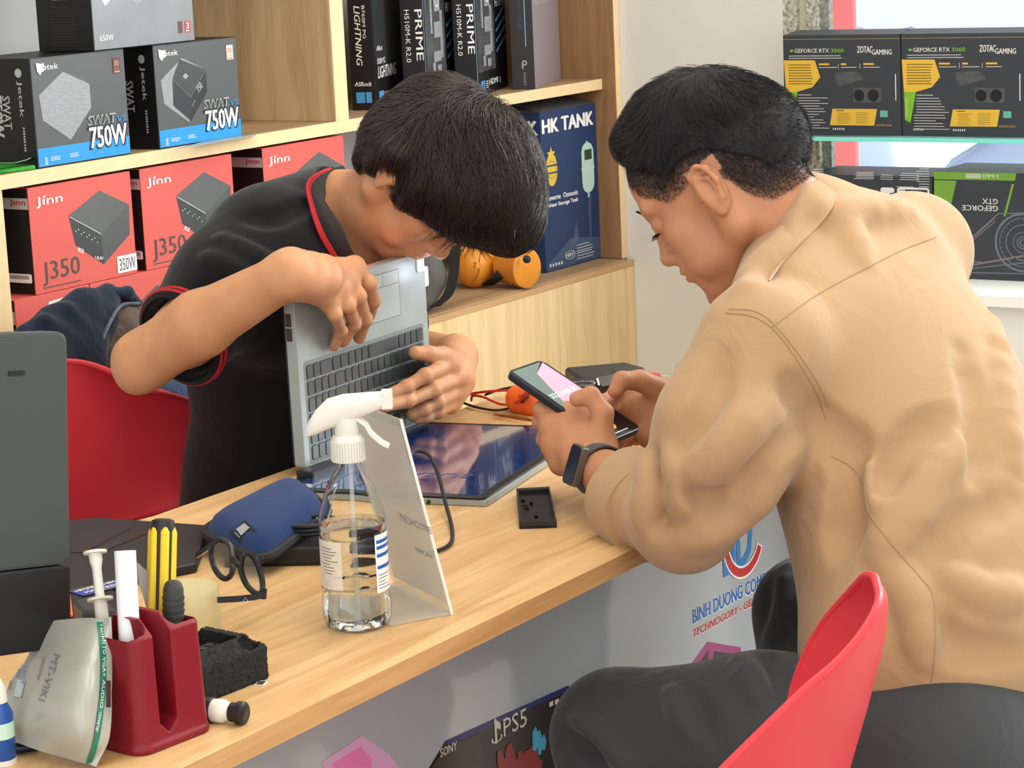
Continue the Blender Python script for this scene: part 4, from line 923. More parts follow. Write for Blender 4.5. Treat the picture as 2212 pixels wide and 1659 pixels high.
# sculpted folds: ridges (u) and valleys (s)
def fold(px, r=.008, k=.014, op='u', d=None):
    S.chain([D_(x, y, dd) for x, y, dd in px], [r*.4]+[r]*(len(px)-2)+[r*.4] if len(px) > 2 else [r, r*.4], k, op)
TF = len(S.pr)
shirt_fold = [
    ([(1785, 930), (1740, 880), (1700, 830)], .006, 's'), ([(1760, 905), (1650, 1000), (1600, 1060)], .006, 's'),
    ([(1800, 930), (1850, 1000), (1830, 1120), (1815, 1180)], .013, 's'), ([(1880, 1010), (1930, 1130), (1900, 1200)], .010, 'u'),
    ([(1780, 470), (1850, 455), (1960, 455)], .006, 'u'), ([(1745, 480), (1660, 560), (1610, 620)], .008, 'u'), ([(1830, 480), (1860, 560)], .006, 'u'),
    ([(2040, 900), (1960, 960), (1910, 1060)], .010, 's'), ([(2120, 950), (2010, 1040), (1960, 1160)], .011, 'u'), ([(2180, 1080), (2080, 1130), (2010, 1210)], .009, 's'),
    ([(2060, 1250), (2140, 1290), (2205, 1280)], .009, 'u'), ([(1990, 1330), (2080, 1400), (2200, 1410)], .010, 's'), ([(1930, 1230), (1980, 1320), (1995, 1420)], .009, 'u'),
    ([(2150, 700), (2170, 850), (2190, 1000)], .008, 'u'), ([(2080, 760), (2110, 900), (2110, 1030)], .007, 's'),
    ([(1420, 1000), (1440, 1060), (1420, 1130)], .006, 's'), ([(1395, 990), (1405, 1050), (1385, 1120)], .006, 'u'), ([(1450, 990), (1480, 1050), (1470, 1100)], .007, 'u'), ([(1500, 1030), (1540, 1080)], .007, 's'),
    ([(1500, 1170), (1580, 1130), (1680, 1050)], .009, 'u'), ([(1560, 780), (1530, 880), (1480, 960)], .008, 's'), ([(1640, 880), (1560, 980), (1500, 1030)], .009, 'u')]
vs0, qs0 = S.run(); t0 = BVHTree.FromPolygons([tuple(v) for v in vs0], [tuple(q) for q in qs0])
for pts, r_, op in shirt_fold:
    pp = drape(t0, pts, 3, -.35*r_ if op == 'u' else .45*r_)
    r_ = r_*(.78 if pts[0][0] > 1850 else 1.0)
    if len(pp) > 1: S.chain(pp, [r_*.5]+[r_]*(len(pp)-2)+[r_*.5] if len(pp) > 2 else [r_]*2, .026, op)
# neck opening and open sleeve ends
ca = nrm(nb-H.w(-.05, 0, -.08)); S.cone(D_(1600, 440, 2.81), D_(1680, 474, 2.81), .062, .062, .004, 's')
for c_, e_, r_ in ((D_(1380, 1078, 2.76), D_(1300, 1025, 2.84), .040), (D_(1508, 878, 2.99), wr_, .040)): S.cone(c_+(c_-e_)*.3, e_, r_, r_, .004, 's')
hemc = D_(2060, 1500, 2.66); hn = nrm(V(0, -.10, -1)+.22*C3(-1, 0, 0)); S.cut(D_(2030, 1500, 2.6), hn, D_(2060, 1560, 2.68)-.34, D_(2060, 1560, 2.68)+.34)
shirt = S.mesh('shirt', tan, None, 3); st_ = bvh(shirt)
def onto(tree, name, pts, r, m, parent, n=8, lift=.0003, flat=None):
    p_ = drape(tree, pts, n, lift)
    if len(p_) < 2: return None
    o_ = MB().tube(p_, r, 6).build(name, m, None, True); o_.parent = parent; return o_
for pts in ([(1668, 706), (1760, 640), (1860, 585), (1950, 540), (2022, 512)], [(1568, 676), (1620, 682), (1665, 706), (1710, 760), (1760, 840), (1785, 905)], [(1575, 668), (1630, 672), (1672, 700), (1722, 760), (1768, 830), (1790, 880)],
            [(1868, 1050), (1880, 1110), (1930, 1180), (1990, 1250), (2015, 1290), (2020, 1390), (2012, 1480)], [(1795, 985), (1840, 1010), (1870, 1050)]):
    onto(st_, 'seam', pts, .0008, stitch, shirt)
# collar
def ring_strip(c, ax, u, prof, r0, r1, a0=0, a1=360, n=48, wob=0.0):
    ax = nrm(ax); u = nrm(u-(u@ax)*ax); v = np.cross(ax, u); G = []
    for i in range(n+1):
        a = R(a0+(a1-a0)*i/n); dr = u*math.cos(a)*r0+v*math.sin(a)*r1; G.append([c+dr*(1+o_/r0)+ax*h_+ax*wob*math.cos(2*a) for o_, h_ in prof])
    return G
inn_ = [(1648, 590), (1660, 552), (1682, 500), (1708, 448), (1733, 402), (1762, 388)]; out_ = [(1662, 606), (1686, 572), (1722, 532), (1764, 492), (1796, 452), (1806, 418)]
ci, co_ = [], []
for (x, y), (x2, y2) in zip(inn_, out_):
    a_ = hit(bt, x, y); b_ = hit(st_, x2, y2); da = (a_-EYE)@CF if a_ is not None else 2.82; db = (b_-EYE)@CF if b_ is not None else 2.82
    ci.append(P(x, y, D=min(da, 2.84)-.010)); co_.append(P(x2, y2, D=min(db, 2.86)-.005))
ci, co_ = catmull(ci, 6), catmull(co_, 6)
G = [[a_*(1-t)+b_*t+C3(-.3, .25, -1)*(.009*math.sin(PI*min(1, t*1.15)))+CF*(.014*(1-t*6) if t < .16 else 0) for t in np.linspace(0, 1, 13)] for a_, b_ in zip(ci, co_)]
rel(MB().grid(G, thick=.0024).build('collar', tan, None, True), man)
# rolled cuffs
for c_, e_, r_ in ((D_(1374, 1076, 2.765), D_(1300, 1027, 2.84), .0485), (D_(1503, 878, 2.99), wr_, .046)):
    ax = nrm(e_-c_)
    for i, (o_, h_) in enumerate(((0, 0), (.0035, -.006))):
        G = ring_strip(c_+ax*h_, ax, V(0, 0, 1), [(-.006, .012), (.000, .017), (.006, .014), (.008, -.002), (.007, -.026-.012*i), (-.002, -.031-.012*i)], r_+o_, r_+o_*.6+.001, 0, 360, 40, .006*(1-2*i))
        rel(MB().grid(G, thick=.002).build('rolled_cuff', tan, None, True), man)
rel(shirt, man)

# trousers
S = Sculpt(.0045)
S.ell(D_(2085, 1640, 2.67), (.19, .14, .15), np.array([lat, nrm(np.cross(V(0, 0, 1), lat)), V(0, 0, 1)]), .04)
S.ell(D_(2060, 1500, 2.69), (.175, .125, .12), np.array([lat, nrm(np.cross(V(0, 0, 1), lat)), V(0, 0, 1)]), .04)
kl = D_(1335, 1590, 2.76); S.chain([D_(2010, 1640, 2.58), D_(1650, 1595, 2.68), kl], [.105, .090, .073], .03)
fl_ = V(kl[0]+.02, kl[1]-.02, .10); S.chain([kl, (kl+fl_)/2-V(0, .01, 0), fl_], [.073, .066, .055], .02)
kr = D_(1748, 1322, 3.10); S.chain([D_(2100, 1560, 2.86), D_(1920, 1440, 2.98), kr], [.105, .09, .068], .03)
fr_ = V(kr[0]-.02, kr[1]+.0, .10); S.chain([kr, (kr+fr_)/2, fr_], [.068, .064, .055], .02)
vs0, qs0 = S.run(); t0 = BVHTree.FromPolygons([tuple(v) for v in vs0], [tuple(q) for q in qs0])
for pts, r_, op in (([(1250, 1560), (1300, 1600), (1360, 1655)], .007, 'u'), ([(1235, 1600), (1290, 1640)], .006, 's'), ([(1660, 1420), (1690, 1490), (1740, 1530)], .007, 's'), ([(1600, 1430), (1640, 1500)], .007, 'u'), ([(1500, 1520), (1540, 1590)], .006, 's'), ([(1700, 1230), (1690, 1330), (1660, 1400)], .006, 'u'), ([(1450, 1500), (1480, 1560)], .006, 'u')):
    pp = drape(t0, pts, 3, -.3*r_ if op == 'u' else .4*r_)
    if len(pp) > 1: S.chain(pp, [r_]*len(pp), .02, op)
tr = S.mesh('trousers', pantm, None, 3); rel(tr, man)
for f_ in (fl_, fr_):
    S = Sculpt(.004); S.cone(f_+V(0, -.02, -.04), f_+V(0, .17, -.065), .042, .034, .02, flat=(V(0, 0, 1), .8)); S.cone(f_, f_+V(0, .0, -.04), .05, .045, .02)
    S.cut(f_+V(0, 0, -.092), V(0, 0, -1), f_-.3, f_+.3); rel(S.mesh('shoe', mat('shoe_black', '#17171a', .4), None, 1), man)
stl = empty('stool', (2.40, .93, 0), 0, 'low round dark stool carrying the man in the tan shirt', 'stool')
MB().lathe([(.155, .365), (.165, .372), (.165, .392), (.155, .400)], 32).build('seat', mat('stool_dark', '#2a2a2c', .6), stl, True)
for i in range(4): a_ = PI/4+i*PI/2; MB().tube([(.11*math.cos(a_), .11*math.sin(a_), .366), (.15*math.cos(a_), .15*math.sin(a_), .005)], .014, 8).build('leg', MATS['stool_dark'], stl, True)
# smart band
wb = empty('wrist_band', wl, 0, 'grey-cased smart band with a dark strap on the left wrist of the man in tan', 'watch')
ax = nrm(D_(1360, 1050, 2.76)-wl); c_ = wl+ax*.006
wm = mat('strap_grey', '#4a4c50', .6); up_ = nrm(C3(-.80, .18, -.60)-(C3(-.80, .18, -.60)@ax)*ax); sd = np.cross(ax, up_)
G = []
for i in range(41):
    a = 2*PI*i/40; rr_ = .0298; dr = up_*math.cos(a)*rr_*1.0+sd*math.sin(a)*rr_*1.05; G.append([c_+dr+ax*t_ for t_ in (-.0095, -.004, .004, .0095)])
o_ = MB().grid(G, thick=.0022).build('strap', wm, None, True); o_.parent = wb; o_.matrix_parent_inverse = Matrix.Translation(-Vector(wl))
M4 = frame_m(c_+up_*.0285, ax, sd, up_)
def inm(o, M4, par):
    o.matrix_world = M4; o.parent = par; o.matrix_parent_inverse = Matrix.Translation(-Vector(par.location)); return o
inm(MB().prism(rrect(-.0150, -.0240, .0150, .0240, .0065, 6), 0, .0090).build('case', mat('case_grey', '#6d6b66', .35, metal=.6), None, bevel=.0015), M4, wb)
inm(MB().prism(rrect(-.0132, -.0222, .0132, .0222, .0055, 6), .0090, .0099).build('screen', mat('screen_dark', '#1f2b3c', .08), None, bevel=.0004), M4, wb)
# phone held in both hands
Pc = [P(1100, 806, D=2.905), P(1180, 783, D=2.965), P(1366, 918, D=2.90), P(1322, 948, D=2.855)]
e1 = nrm((Pc[2]+Pc[3])/2-(Pc[0]+Pc[1])/2); e2 = Pc[1]-Pc[0]; e2 = nrm(e2-(e2@e1)*e1); n_ = nrm(np.cross(e1, e2)); n_ = n_ if n_@(-CF) > 0 else -n_
ln = .158; wd = .075; cp = sum(Pc)/4
e2 = np.cross(n_, e1)
ph = empty_m('phone', frame_m(cp, e1, e2, n_), 'black phone with a glowing pink screen held in both hands of the man in tan', 'phone')
MB().prism(rrect(-ln/2, -wd/2, ln/2, wd/2, .010, 6), -.0085, 0).build('phone_body', mat('phone_body', '#2c2c34', .25, metal=.4), ph, bevel=.0018, seg=2)
MB().prism(rrect(-ln/2+.002, -wd/2+.002, ln/2-.002, wd/2-.002, .009, 6), 0, .0004).build('screen_glass', mat('phone_glass', '#101014', .06), ph)
scr = ((0, 0, .0004), (1, 0, 0), (0, 1, 0), (0, 0, 1))
Print(scr, .0002).poly([(-ln/2+.006, wd/2-.006), (-ln/2+.020, .0), (ln/2-.050, -wd/2+.004), (ln/2-.050, wd/2-.004)][::-1]).build('lit_screen_pink', mat('lit_pink', '#d58a9c', .3, emit='#e88fa4', estr=.75), ph)
Print(scr, .0002).poly([(-ln/2+.004, wd/2-.008), (-ln/2+.004, -wd/2+.006), (ln/2-.050, -wd/2+.004), (-ln/2+.020, .0)][::-1]).build('lit_screen_grey', mat('lit_grey', '#5b6a66', .3, emit='#66756f', estr=.45), ph)
k = Print(scr, .0005).text('32Z5000 K', -.012, -.030, .055, .008, rot=90); k.build('screen_lettering', mat('lit_white', '#ffe8ee', .3, emit='#ffdfe6', estr=.9), ph)
k = Print(scr, .0005).disc(ln/2-.022, -.005, .0085).disc(ln/2-.034, .012, .006); k.build('orange_buttons', mat('lit_orange', '#c98240', .3, emit='#d08844', estr=.6), ph)
k = Print(scr, .0005).rect(ln/2-.008, -.014, .0012, .028); k.build('gesture_bar', mat('lit_bar', '#d8d8d8', .3, emit='#d8d8d8', estr=.6), ph)
# ------------------------------------------------------------ laptop: screen lid flat on the desk, keyboard deck held upright above its hinge
def lp(px, py, o=0.0): return P(px, py, Y=1.893-o)
BL, BRt, TL = P(660, 1014, Y=1.887), P(937, 903, Y=1.905), P(661, 619, Y=1.890)
lx = nrm(BRt-BL); lz = TL-BL; lz = nrm(lz-(lz@lx)*lx); lnn = np.cross(lx, lz); lnn = lnn if lnn[1] < 0 else -lnn      # lnn points at the viewer side
LW = np.linalg.norm(BRt-BL); LHt = np.linalg.norm(TL-BL)
lpt = empty('laptop', (2.52, 1.86, .751), 0, 'opened silver laptop, deck held upright by the young man, blue screen flat on desk', 'laptop')
ML = frame_m(BL, lx, lz, lnn)          # local: x across, y up the deck, z out of the keyboard side
silv = mat('deck_silver', '#9da6a3', .38, metal=.25, noise=.08, nscale=18, bump=.1, bscale=400); keym = mat('key_black', '#383e40', .28, spec=.6); dark_pl = mat('plastic_black', '#17181a', .4)
lens_black = mat('bezel_black', '#101113', .35)
def onl(o, M4=ML, par=lpt): return inm(o, M4, par)
onl(MB().prism(rrect(0, 0, LW, LHt, .006, 5), -.016, 0).build('keyboard_deck', silv, None, bevel=.0015))
onl(MB().prism(rrect(.002, .002, LW-.002, LHt-.002, .006, 5), -.020, -.016).build('deck_underside', dark_pl, None, bevel=.0015))
kx0, kx1, ky1, ky0 = .050*LW, .945*LW, LHt*(1-.430), LHt*.030
onl(MB().prism(rrect(kx0-.004, ky0-.003, kx1+.004, ky1+.004, .004, 4), -.0001, .0003).build('keyboard_well', mat('well_grey', '#7d8584', .45, metal=.2), None))
keymeshes = {}
def key(x, y, w_, h_):
    kk = (round(w_, 4), round(h_, 4))
    if kk not in keymeshes:
        mb = MB().prism(rrect(-w_/2, -h_/2, w_/2, h_/2, .0024, 4), .0003, .0019, scale1=.93); o = mb.build('key', keym); keymeshes[kk] = o
    else: o = bpy.data.objects.new('key', keymeshes[kk].data); COL.objects.link(o)
    onl(o, ML @ Matrix.Translation((x, y, 0))); return o
rowp = (ky1-ky0)/6; ncol = 18.6; cp_ = (kx1-kx0)/ncol; gap = .0016
rows = [  # from the top row seen (space bar row) downward; widths in key units, first number pad at the left
    ([1, 1, 1.9, 1.2, 1.2, 1.1, 1, 1, 5.0, 1, 1, 1, 1.1], 'sp'), ([1, 1, 1, 1, 1.5]+[1]*10+[2.4], 'ZXCVBNM,./'), ([1, 1, 1, 1, 2.0]+[1]*11+[1.5], 'ASDFGHJKL;'),
    ([1, 1, 1, 1, 1.3]+[1]*12+[1.3], 'QWERTYUIOP'), ([1, 1, 1, 1, 2.0]+[1]*12+[.6], '1234567890'), ([1, 1, 1, 1]+[.97]*15, '')]
letters = Print(((0, 0, 0), (1, 0, 0), (0, 1, 0), (0, 0, 1)), .0021)
rl = ['', '. / , M N B V C X Z', "; L K J H G F D S A", "[ P O I U Y T R E W Q", "0 9 8 7 6 5 4 3 2 1", '']
for r_, (ws, _) in enumerate(rows):
    x = kx0; yc = ky1-rowp*(r_+.5); tot = sum(ws); sc_ = ncol/tot; lts = rl[r_].split(); li = 0
    for c_, w_ in enumerate(ws):
        ww = w_*cp_*sc_; key(x+ww/2, yc, ww-gap, rowp-gap*1.5)
        if c_ < 4 and 0 < r_ < 5: letters.text('369.'[r_-1] if c_ == 0 else str((3*(r_-1)+4-c_) % 10), x+ww*.62, yc+.002, -.0032, -.0042, mirror=False)
        elif 5 <= c_ and li < len(lts) and 0 < r_ < 5: letters.text(lts[li], x+ww*.62, yc+.0015, -.0034, -.0045); li += 1
        x += ww
letters.build('key_lettering', mat('key_ink', '#c9cfd0', .5), lpt); COL.objects  # placed below
ol = [o for o in lpt.children if o.name.startswith('key_lettering')][0]; onl(ol)
tp = Print(((0, 0, 0), (1, 0, 0), (0, 1, 0), (0, 0, 1)), .0003); tx0, tx1, ty1, ty0 = .53*LW, .785*LW, LHt*(1-.058), LHt*(1-.325)
onl(MB().prism(rrect(tx0, ty0, tx1, ty1, .003, 4), -.0001, .0003).build('touchpad', mat('touchpad', '#aab3ae', .35, metal=.1), None))
for a_, b_ in (((tx0, ty0), (tx1, ty0)), ((tx1, ty0), (tx1, ty1)), ((tx1, ty1), (tx0, ty1)), ((tx0, ty0), (tx0, ty1)), ((tx0, ty1-.018), (tx1, ty1-.018)), (((tx0+tx1)/2, ty1), ((tx0+tx1)/2, ty1-.018))): tp.line(a_, b_, .0007)
onl(tp.build('touchpad_groove', mat('groove', '#4a4f50', .5), None))
wh = mat('tab_white', '#e9ece8', .4)
onl(MB().prism(rrect(LW-.022, LHt-.026, LW-.004, LHt+.004, .003, 4), .0002, .0022).build('white_sticker', wh, None)); onl(MB().prism(rrect(LW-.002, LHt-.050, LW+.014, LHt-.022, .004, 4), -.006, -.003).build('white_tab', wh, None, bevel=.0008))
for x_ in (.02, .03): onl(MB().box((-.0012, LHt*(.55+x_*8), -.014), (.0004, LHt*(.62+x_*8), -.006)).build('port', mat('port_brown', '#3b2b24', .4), None))
# screen lid on the desk
A_, E1 = V(2.362, 1.578, .7505), nrm(V(.978, .208, 0)); E2 = V(-E1[1], E1[0], 0); MS = frame_m(A_, E1, E2, V(0, 0, 1)); SL, SWd = .405, .280
inm(MB().prism(rrect(0, 0, SL, SWd, .006, 5), 0, .0075).build('screen_lid', silv, None, bevel=.001), MS, lpt)
inm(MB().prism(rrect(.0, .0035, SL-.0, SWd-.001, .006, 5), .0075, .0100).build('screen_bezel', lens_black, None, bevel=.0006), MS, lpt)
lcd = mat('lcd_glass', '#142d66', .10, spec=.9, coat=1); 
inm(MB().box((.014, .016, .0095), (SL-.012, SWd-.014, .0103)).build('lcd_panel', lcd, None), MS, lpt)
k = Print(((0, 0, 0), (1, 0, 0), (0, 1, 0), (0, 0, 1)), .0106); k.text('ASUS', .115, .06, .09, .022, rot=90, bold=-.01, mirror=True)
for i in range(26):
    x_ = random.uniform(.03, .36); y_ = random.uniform(.02, .22); a_ = random.uniform(-.2, .35) if i % 3 else 1.3; l_ = random.uniform(.03, .11); xe = min(.385, x_+l_*math.cos(a_)); ye = min(.26, max(.018, y_+l_*math.sin(a_))); k.line((x_, y_), (xe, ye), .0004)
o_ = k.build('lcd_marks', mat('lcd_marks', '#33497e', .3), None); inm(o_, MS, lpt)
Print(((0, 0, 0), (1, 0, 0), (0, 1, 0), (0, 0, 1)), .0103).rect(.20, .005, .02, .003).disc(.17, .007, .0025, 10)
for px_, py_, w_ in ((690, 1022, .030), (876, 912, .028)):
    c_ = P(px_, py_, Z=.760); MB().box((c_[0]-w_-lpt.location.x, c_[1]-.012-lpt.location.y, 0), (c_[0]+w_-lpt.location.x, c_[1]+.014-lpt.location.y, .018)).build('hinge_cover', dark_pl, lpt, bevel=.003)

# ------------------------------------------------------------ red shell chairs
redp = mat('chair_red', '#d63a44', .42, spec=.4)
def chair(label, loc, rz, tall=.80, tilt=.0, hw=1.0, curl=1.0, group='red plastic shell chairs'):
    o = empty('shell_chair', loc, rz, label, 'chair', group); n = 44
    prof = catmull([(.235, .425), (.17, .445), (.0, .432), (-.13, .438), (-.195, .480), (-.225, .56), (-.25-tilt*.3, .66), (-.275-tilt*.7, .74), (-.292-tilt, tall)], 5); m = len(prof); G = []
    for i, (x, z) in enumerate(prof):
        s_ = i/(m-1); t = np.array(prof[min(i+1, m-1)])-np.array(prof[max(i-1, 0)]); t = t/np.linalg.norm(t); nx, nz = (-t[1], t[0]) if False else (t[1], -t[0])
        nx, nz = (nx, nz) if s_ < 0 else ((t[1], -t[0]) if False else (-t[1]*-1, -t[0]))
        w_ = (.225 if s_ < .55 else .225*math.sqrt(max(0.0, 1-((s_-.55)/.455)**2.4)))*hw
        if s_ < .18: w_ *= .80+.20*math.sin(s_/.18*PI/2)
        cu = (.02+.12*math.exp(-((s_-.50)/.20)**2)+.03*(s_ > .5)*(1-s_))*curl
        row = []
        for j in range(n+1):
            u = -1+2*j/n; c_ = cu*abs(u)**2.6; row.append((x+nx*c_, u*w_, z+abs(nz)*c_))
        G.append(row)
    ob = MB().grid(G, thick=.007).build('shell', redp, o, True)
    for sx in (-1, 1):
        for sy in (-1, 1): MB().tube([(.10*sx-.02, .12*sy, .425), (.20*sx-.02, .19*sy, .012)], [.018, .012], 10).build('leg', redp, o, True)
    MB().box((-.14, -.14, .405), (.10, .14, .43)).build('seat_plate', dark_pl, o, bevel=.004)
    return o
fc = empty('shell_chair', (2.08, 1.09, 0), 0, 'red shell chair in the foreground, its back seen edge-on before the man in tan', 'chair', 'red plastic shell chairs'); fcl = V(*fc.location); DS = -.17
lev = [((1866, 1246, 2.49), (1882, 1243, 2.46), (1892, 1252, 2.44)), ((1828, 1288, 2.55), (1903, 1292, 2.48), (1898, 1300, 2.39)), ((1780, 1345, 2.59), (1900, 1370, 2.48), (1862, 1368, 2.36)), ((1742, 1410, 2.61), (1884, 1450, 2.48), (1806, 1432, 2.335)),
       ((1716, 1480, 2.62), (1866, 1530, 2.48), (1738, 1490, 2.315)), ((1700, 1550, 2.62), (1845, 1605, 2.48), (1655, 1570, 2.30)), ((1672, 1630, 2.62), (1818, 1690, 2.48), (1562, 1662, 2.295)), ((1600, 1730, 2.62), (1770, 1800, 2.48), (1430, 1800, 2.29)), ((1500, 1800, 2.60), (1640, 1880, 2.47), (1300, 1950, 2.29)), ((1380, 1830, 2.60), (1400, 1900, 2.47), (1120, 1990, 2.30)), ((1280, 1840, 2.60), (1200, 1900, 2.46), (1020, 1990, 2.32))]
rows_ = []
for f_, m_, n_ in lev:
    f_, m_, n_ = [D_(a_[0], a_[1], a_[2]+DS) for a_ in (f_, m_, n_)]; c_ = 2*m_-.5*(f_+n_); rows_.append([(1-t)**2*f_+2*t*(1-t)*c_+t*t*n_ for t in np.linspace(0, 1, 25)])
rows_ = np.array(rows_); Gc = np.array([catmull(rows_[:, k_], 6) for k_ in range(25)]).transpose(1, 0, 2)-fcl
MB().grid(Gc, thick=.006).build('shell', redp, fc, True)
rimp = [Gc[i_, 0] for i_ in range(len(Gc)-1, -1, -1)]+[Gc[0, k_] for k_ in range(1, 24)]+[Gc[i_, 24] for i_ in range(len(Gc))]; MB().tube(rimp, .0042, 8).build('rolled_rim', redp, fc, True)
for x_, y_ in ((2.0, 1.02), (2.13, 1.13), (1.90, 1.22), (2.03, 1.33)): MB().tube([V(x_, y_, .47)-fcl, V(x_+(x_-2.01)*.5, y_+(y_-1.17)*.5, .012)-fcl], [.017, .012], 10).build('leg', redp, fc, True)
bc = empty('shell_chair', (2.51, 2.20, 0), 0, 'red shell chair behind the desk with a denim jacket hung over it', 'chair', 'red plastic shell chairs')
def back_pt(a, b):                       # a across -1..1, b from the lower to the upper edge 0..1
    zt = .600+.030*a*a*(b < 2)*0; r_ = 2*b-1; w_ = .252*(1-.52*((r_+.35)/1.35)**2.8 if r_ > -.35 else 1-abs((r_+.35)/.65)**2.4*.24)
    return (a*w_, .205+.02*b-.075*abs(a)**2.2, .592+.030*(1-abs(a)**2)*0+.252*b-.055*abs(a)**3*max(0, r_)+.012*abs(a)**2*max(0, -r_))
MB().grid([[back_pt(a, b) for b in np.linspace(0, 1, 22)] for a in np.linspace(-1, 1, 41)], thick=.008).build('backrest', redp, bc, True)
edge_ = [back_pt(a, 0) for a in np.linspace(-1, 1, 30)]+[back_pt(1, b) for b in np.linspace(0, 1, 14)[1:]]+[back_pt(a, 1) for a in np.linspace(1, -1, 30)[1:]]+[back_pt(-1, b) for b in np.linspace(1, 0, 14)[1:-1]]
MB().tube(edge_, .0048, 8, closed=True).build('rolled_rim', redp, bc, True)
MB().grid([[(a*.22, b, .445+.02*abs(a)**2.5+.012*((b+.02)/.2)**2) for b in np.linspace(-.22, .20, 16)] for a in np.linspace(-1, 1, 25)], thick=.010).build('seat', redp, bc, True)
for sx in (-1, 1):
    MB().tube([(sx*.215, .175, .63), (sx*.205, .19, .46), (sx*.20, .23, .012)], [.016, .019, .012], 10).build('leg', redp, bc, True); MB().tube([(sx*.18, -.17, .44), (sx*.20, -.22, .012)], [.018, .012], 10).build('leg', redp, bc, True)

# ------------------------------------------------------------ the young man in the black polo
G_ = Head(926, 373, 3.29, (.406, -.911, -.07), (.76, .379, -.529), .965)
boy = empty('person', (2.62, 2.28, 0), 0, 'young man in a black polo with red piping, head bowed over the laptop he holds', 'person')
S = Sculpt(.0018); sculpt_head(S, G_)
nb2 = D_(728, 482, 3.41)
S.chain([G_.w(-.025, 0, -.035), D_(828, 440, 3.34), nb2], [.056, .055, .062], .02)
S.cone(G_.w(.02, 0, -.085), nb2+C3(.6, -1, 0)*.05, .030, .045, .02)
SR, SLs = D_(565, 535, 3.30), V(2.84, 2.20, .96)
S.chain([nb2, D_(700, 640, 3.45), V(2.76, 2.22, .75), V(2.79, 2.25, .58)], [.07, .085, .09, .09], .03); S.cone(SR, SLs, .045, .045, .03)
S.cone(D_(760, 520, 3.40), D_(740, 620, 3.42), .055, .06, .03)
eR = D_(308, 780, 3.13); wR = lp(628, 590, .035)
S.chain([SR, D_(410, 715, 3.19), eR], [.048, .042, .036], .02); S.ell(D_(290, 812, 3.120), (.022, .020, .022), None, .015)
S.chain([eR, eR*.6+wR*.4+C3(-.3, 1, 0)*.003, wR], [.038, .041, .0280], .015)
nA = C3(-.12, .45, -1)
mA = [lp(764, 574, .030), lp(750, 598, .034), lp(731, 622, .036), lp(710, 648, .034)]
fA = [[lp(797, 612, .042), lp(806, 650, .030), lp(799, 681, .014)], [lp(774, 640, .046), lp(788, 690, .030), lp(776, 730, .011)],
      [lp(752, 660, .046), lp(765, 700, .030), lp(741, 738, .011)], [lp(724, 680, .042), lp(737, 715, .026), lp(722, 748, .010)]]
tA = [lp(660, 600, .020), lp(700, 575, -.012), lp(740, 590, -.030), lp(765, 600, -.032)]
S.cone(wR, lp(690, 600, .034), .029, .030, .02, flat=(nA, .75))
hand(S, wR, mA, fA, tA, nA, r=.0092)
S.ell(lp(765, 570, .020), (.010, .010, .010), None, .008)
# left hand coming round the right edge of the deck
wLb = P(985, 770, Y=1.965); nB = C3(.55, .1, -1)
S.chain([SLs, P(880, 760, Y=2.15), wLb], [.045, .040, .028], .02)
mB = [P(972, 787, Y=1.870), P(990, 815, Y=1.872), P(988, 845, Y=1.878), P(976, 872, Y=1.884)]
fB = [[lp(918, 812, .036), lp(878, 836, .024), lp(840, 852, .012)], [lp(935, 842, .034), lp(880, 866, .024), lp(824, 880, .012)],
      [lp(945, 868, .030), lp(915, 884, .022), lp(890, 895, .012)], [lp(945, 890, .026), lp(920, 900, .020), lp(902, 905, .014)]]
tB = [P(985, 790, Y=1.905), P(957, 768, Y=1.872), lp(925, 764, .020), lp(897, 762, .014)]
S.cone(wLb, P(985, 820, Y=1.89), .027, .028, .02)
hand(S, wLb, mB, fB, tB, nB, r=.0095)
body2 = S.mesh('body', skin, None, 2)
def paint_left(co):
    l = G_.loc(co); c = np.tile(SKIN2, (len(co), 1)); lips = np.exp(-(((l[:, 0]-.103)/.012)**2+(l[:, 1]/.020)**2+((l[:, 2]+.064)/.0085)**2)*1.2)
    c = c*(1-.5*lips[:, None])+V(*srgb('#a8605a')[:3])*.5*lips[:, None]; return c
vcol(body2, 'tint', paint_left); rel(body2, boy)
S = Sculpt(.0026)
S.ell(G_.w(-.010, 0, .038), (.103, .085, .090), G_.A, .02); S.ell(G_.w(.045, 0, .062), (.075, .076, .056), G_.A, .03)
pe(S, 1085, 400, 3.25, .050, .072, .075, 5, .03); pe(S, 1100, 465, 3.25, .034, .045, .055, 15, .02); pe(S, 1025, 295, 3.22, .068, .050, .055, -30, .03)
S.ell(G_.w(-.050, 0, -.010), (.055, .070, .058), G_.A, .02)
S.cone(G_.w(.028, -.074, .03), G_.w(.036, -.074, .001), .014, .005, .010)
S.ell(G_.w(.115, 0, -.060), (.090, .25, .080), G_.A, .004, 's'); S.ell(G_.w(.065, -.10, -.060), (.045, .07, .056), G_.A, .005, 's')
for t in (-1, 1): S.ell(G_.w(-.004, t*.105, -.040), (.040, .045, .048), G_.A, .006, 's')
S.ell(G_.w(.02, .0, -.145), (.12, .15, .080), G_.A, .008, 's')
S.cone(D_(862, 315, 3.25), D_(800, 345, 3.29), .034, .014, .012); S.cone(D_(868, 330, 3.215), D_(812, 352, 3.245), .020, .008, .012)
hr2 = S.mesh('hair', hairf, None, 2)
def flow_l(l):
    d = np.zeros_like(l); d[:, 0] = 1.0*np.clip((l[:, 0]+.06)/.05, -1, 1); d[:, 2] = -.9*np.clip((.12-l[:, 2])/.08, .1, 1)-.3*np.clip(l[:, 0]/.05, 0, 1); d[:, 1] = -.35+.3*np.sin(l[:, 0]*40)*np.clip(l[:, 2]/.05, 0, 1); return d
hair2 = mat('dark_brown_hair', '#34261f', .28, spec=.9)
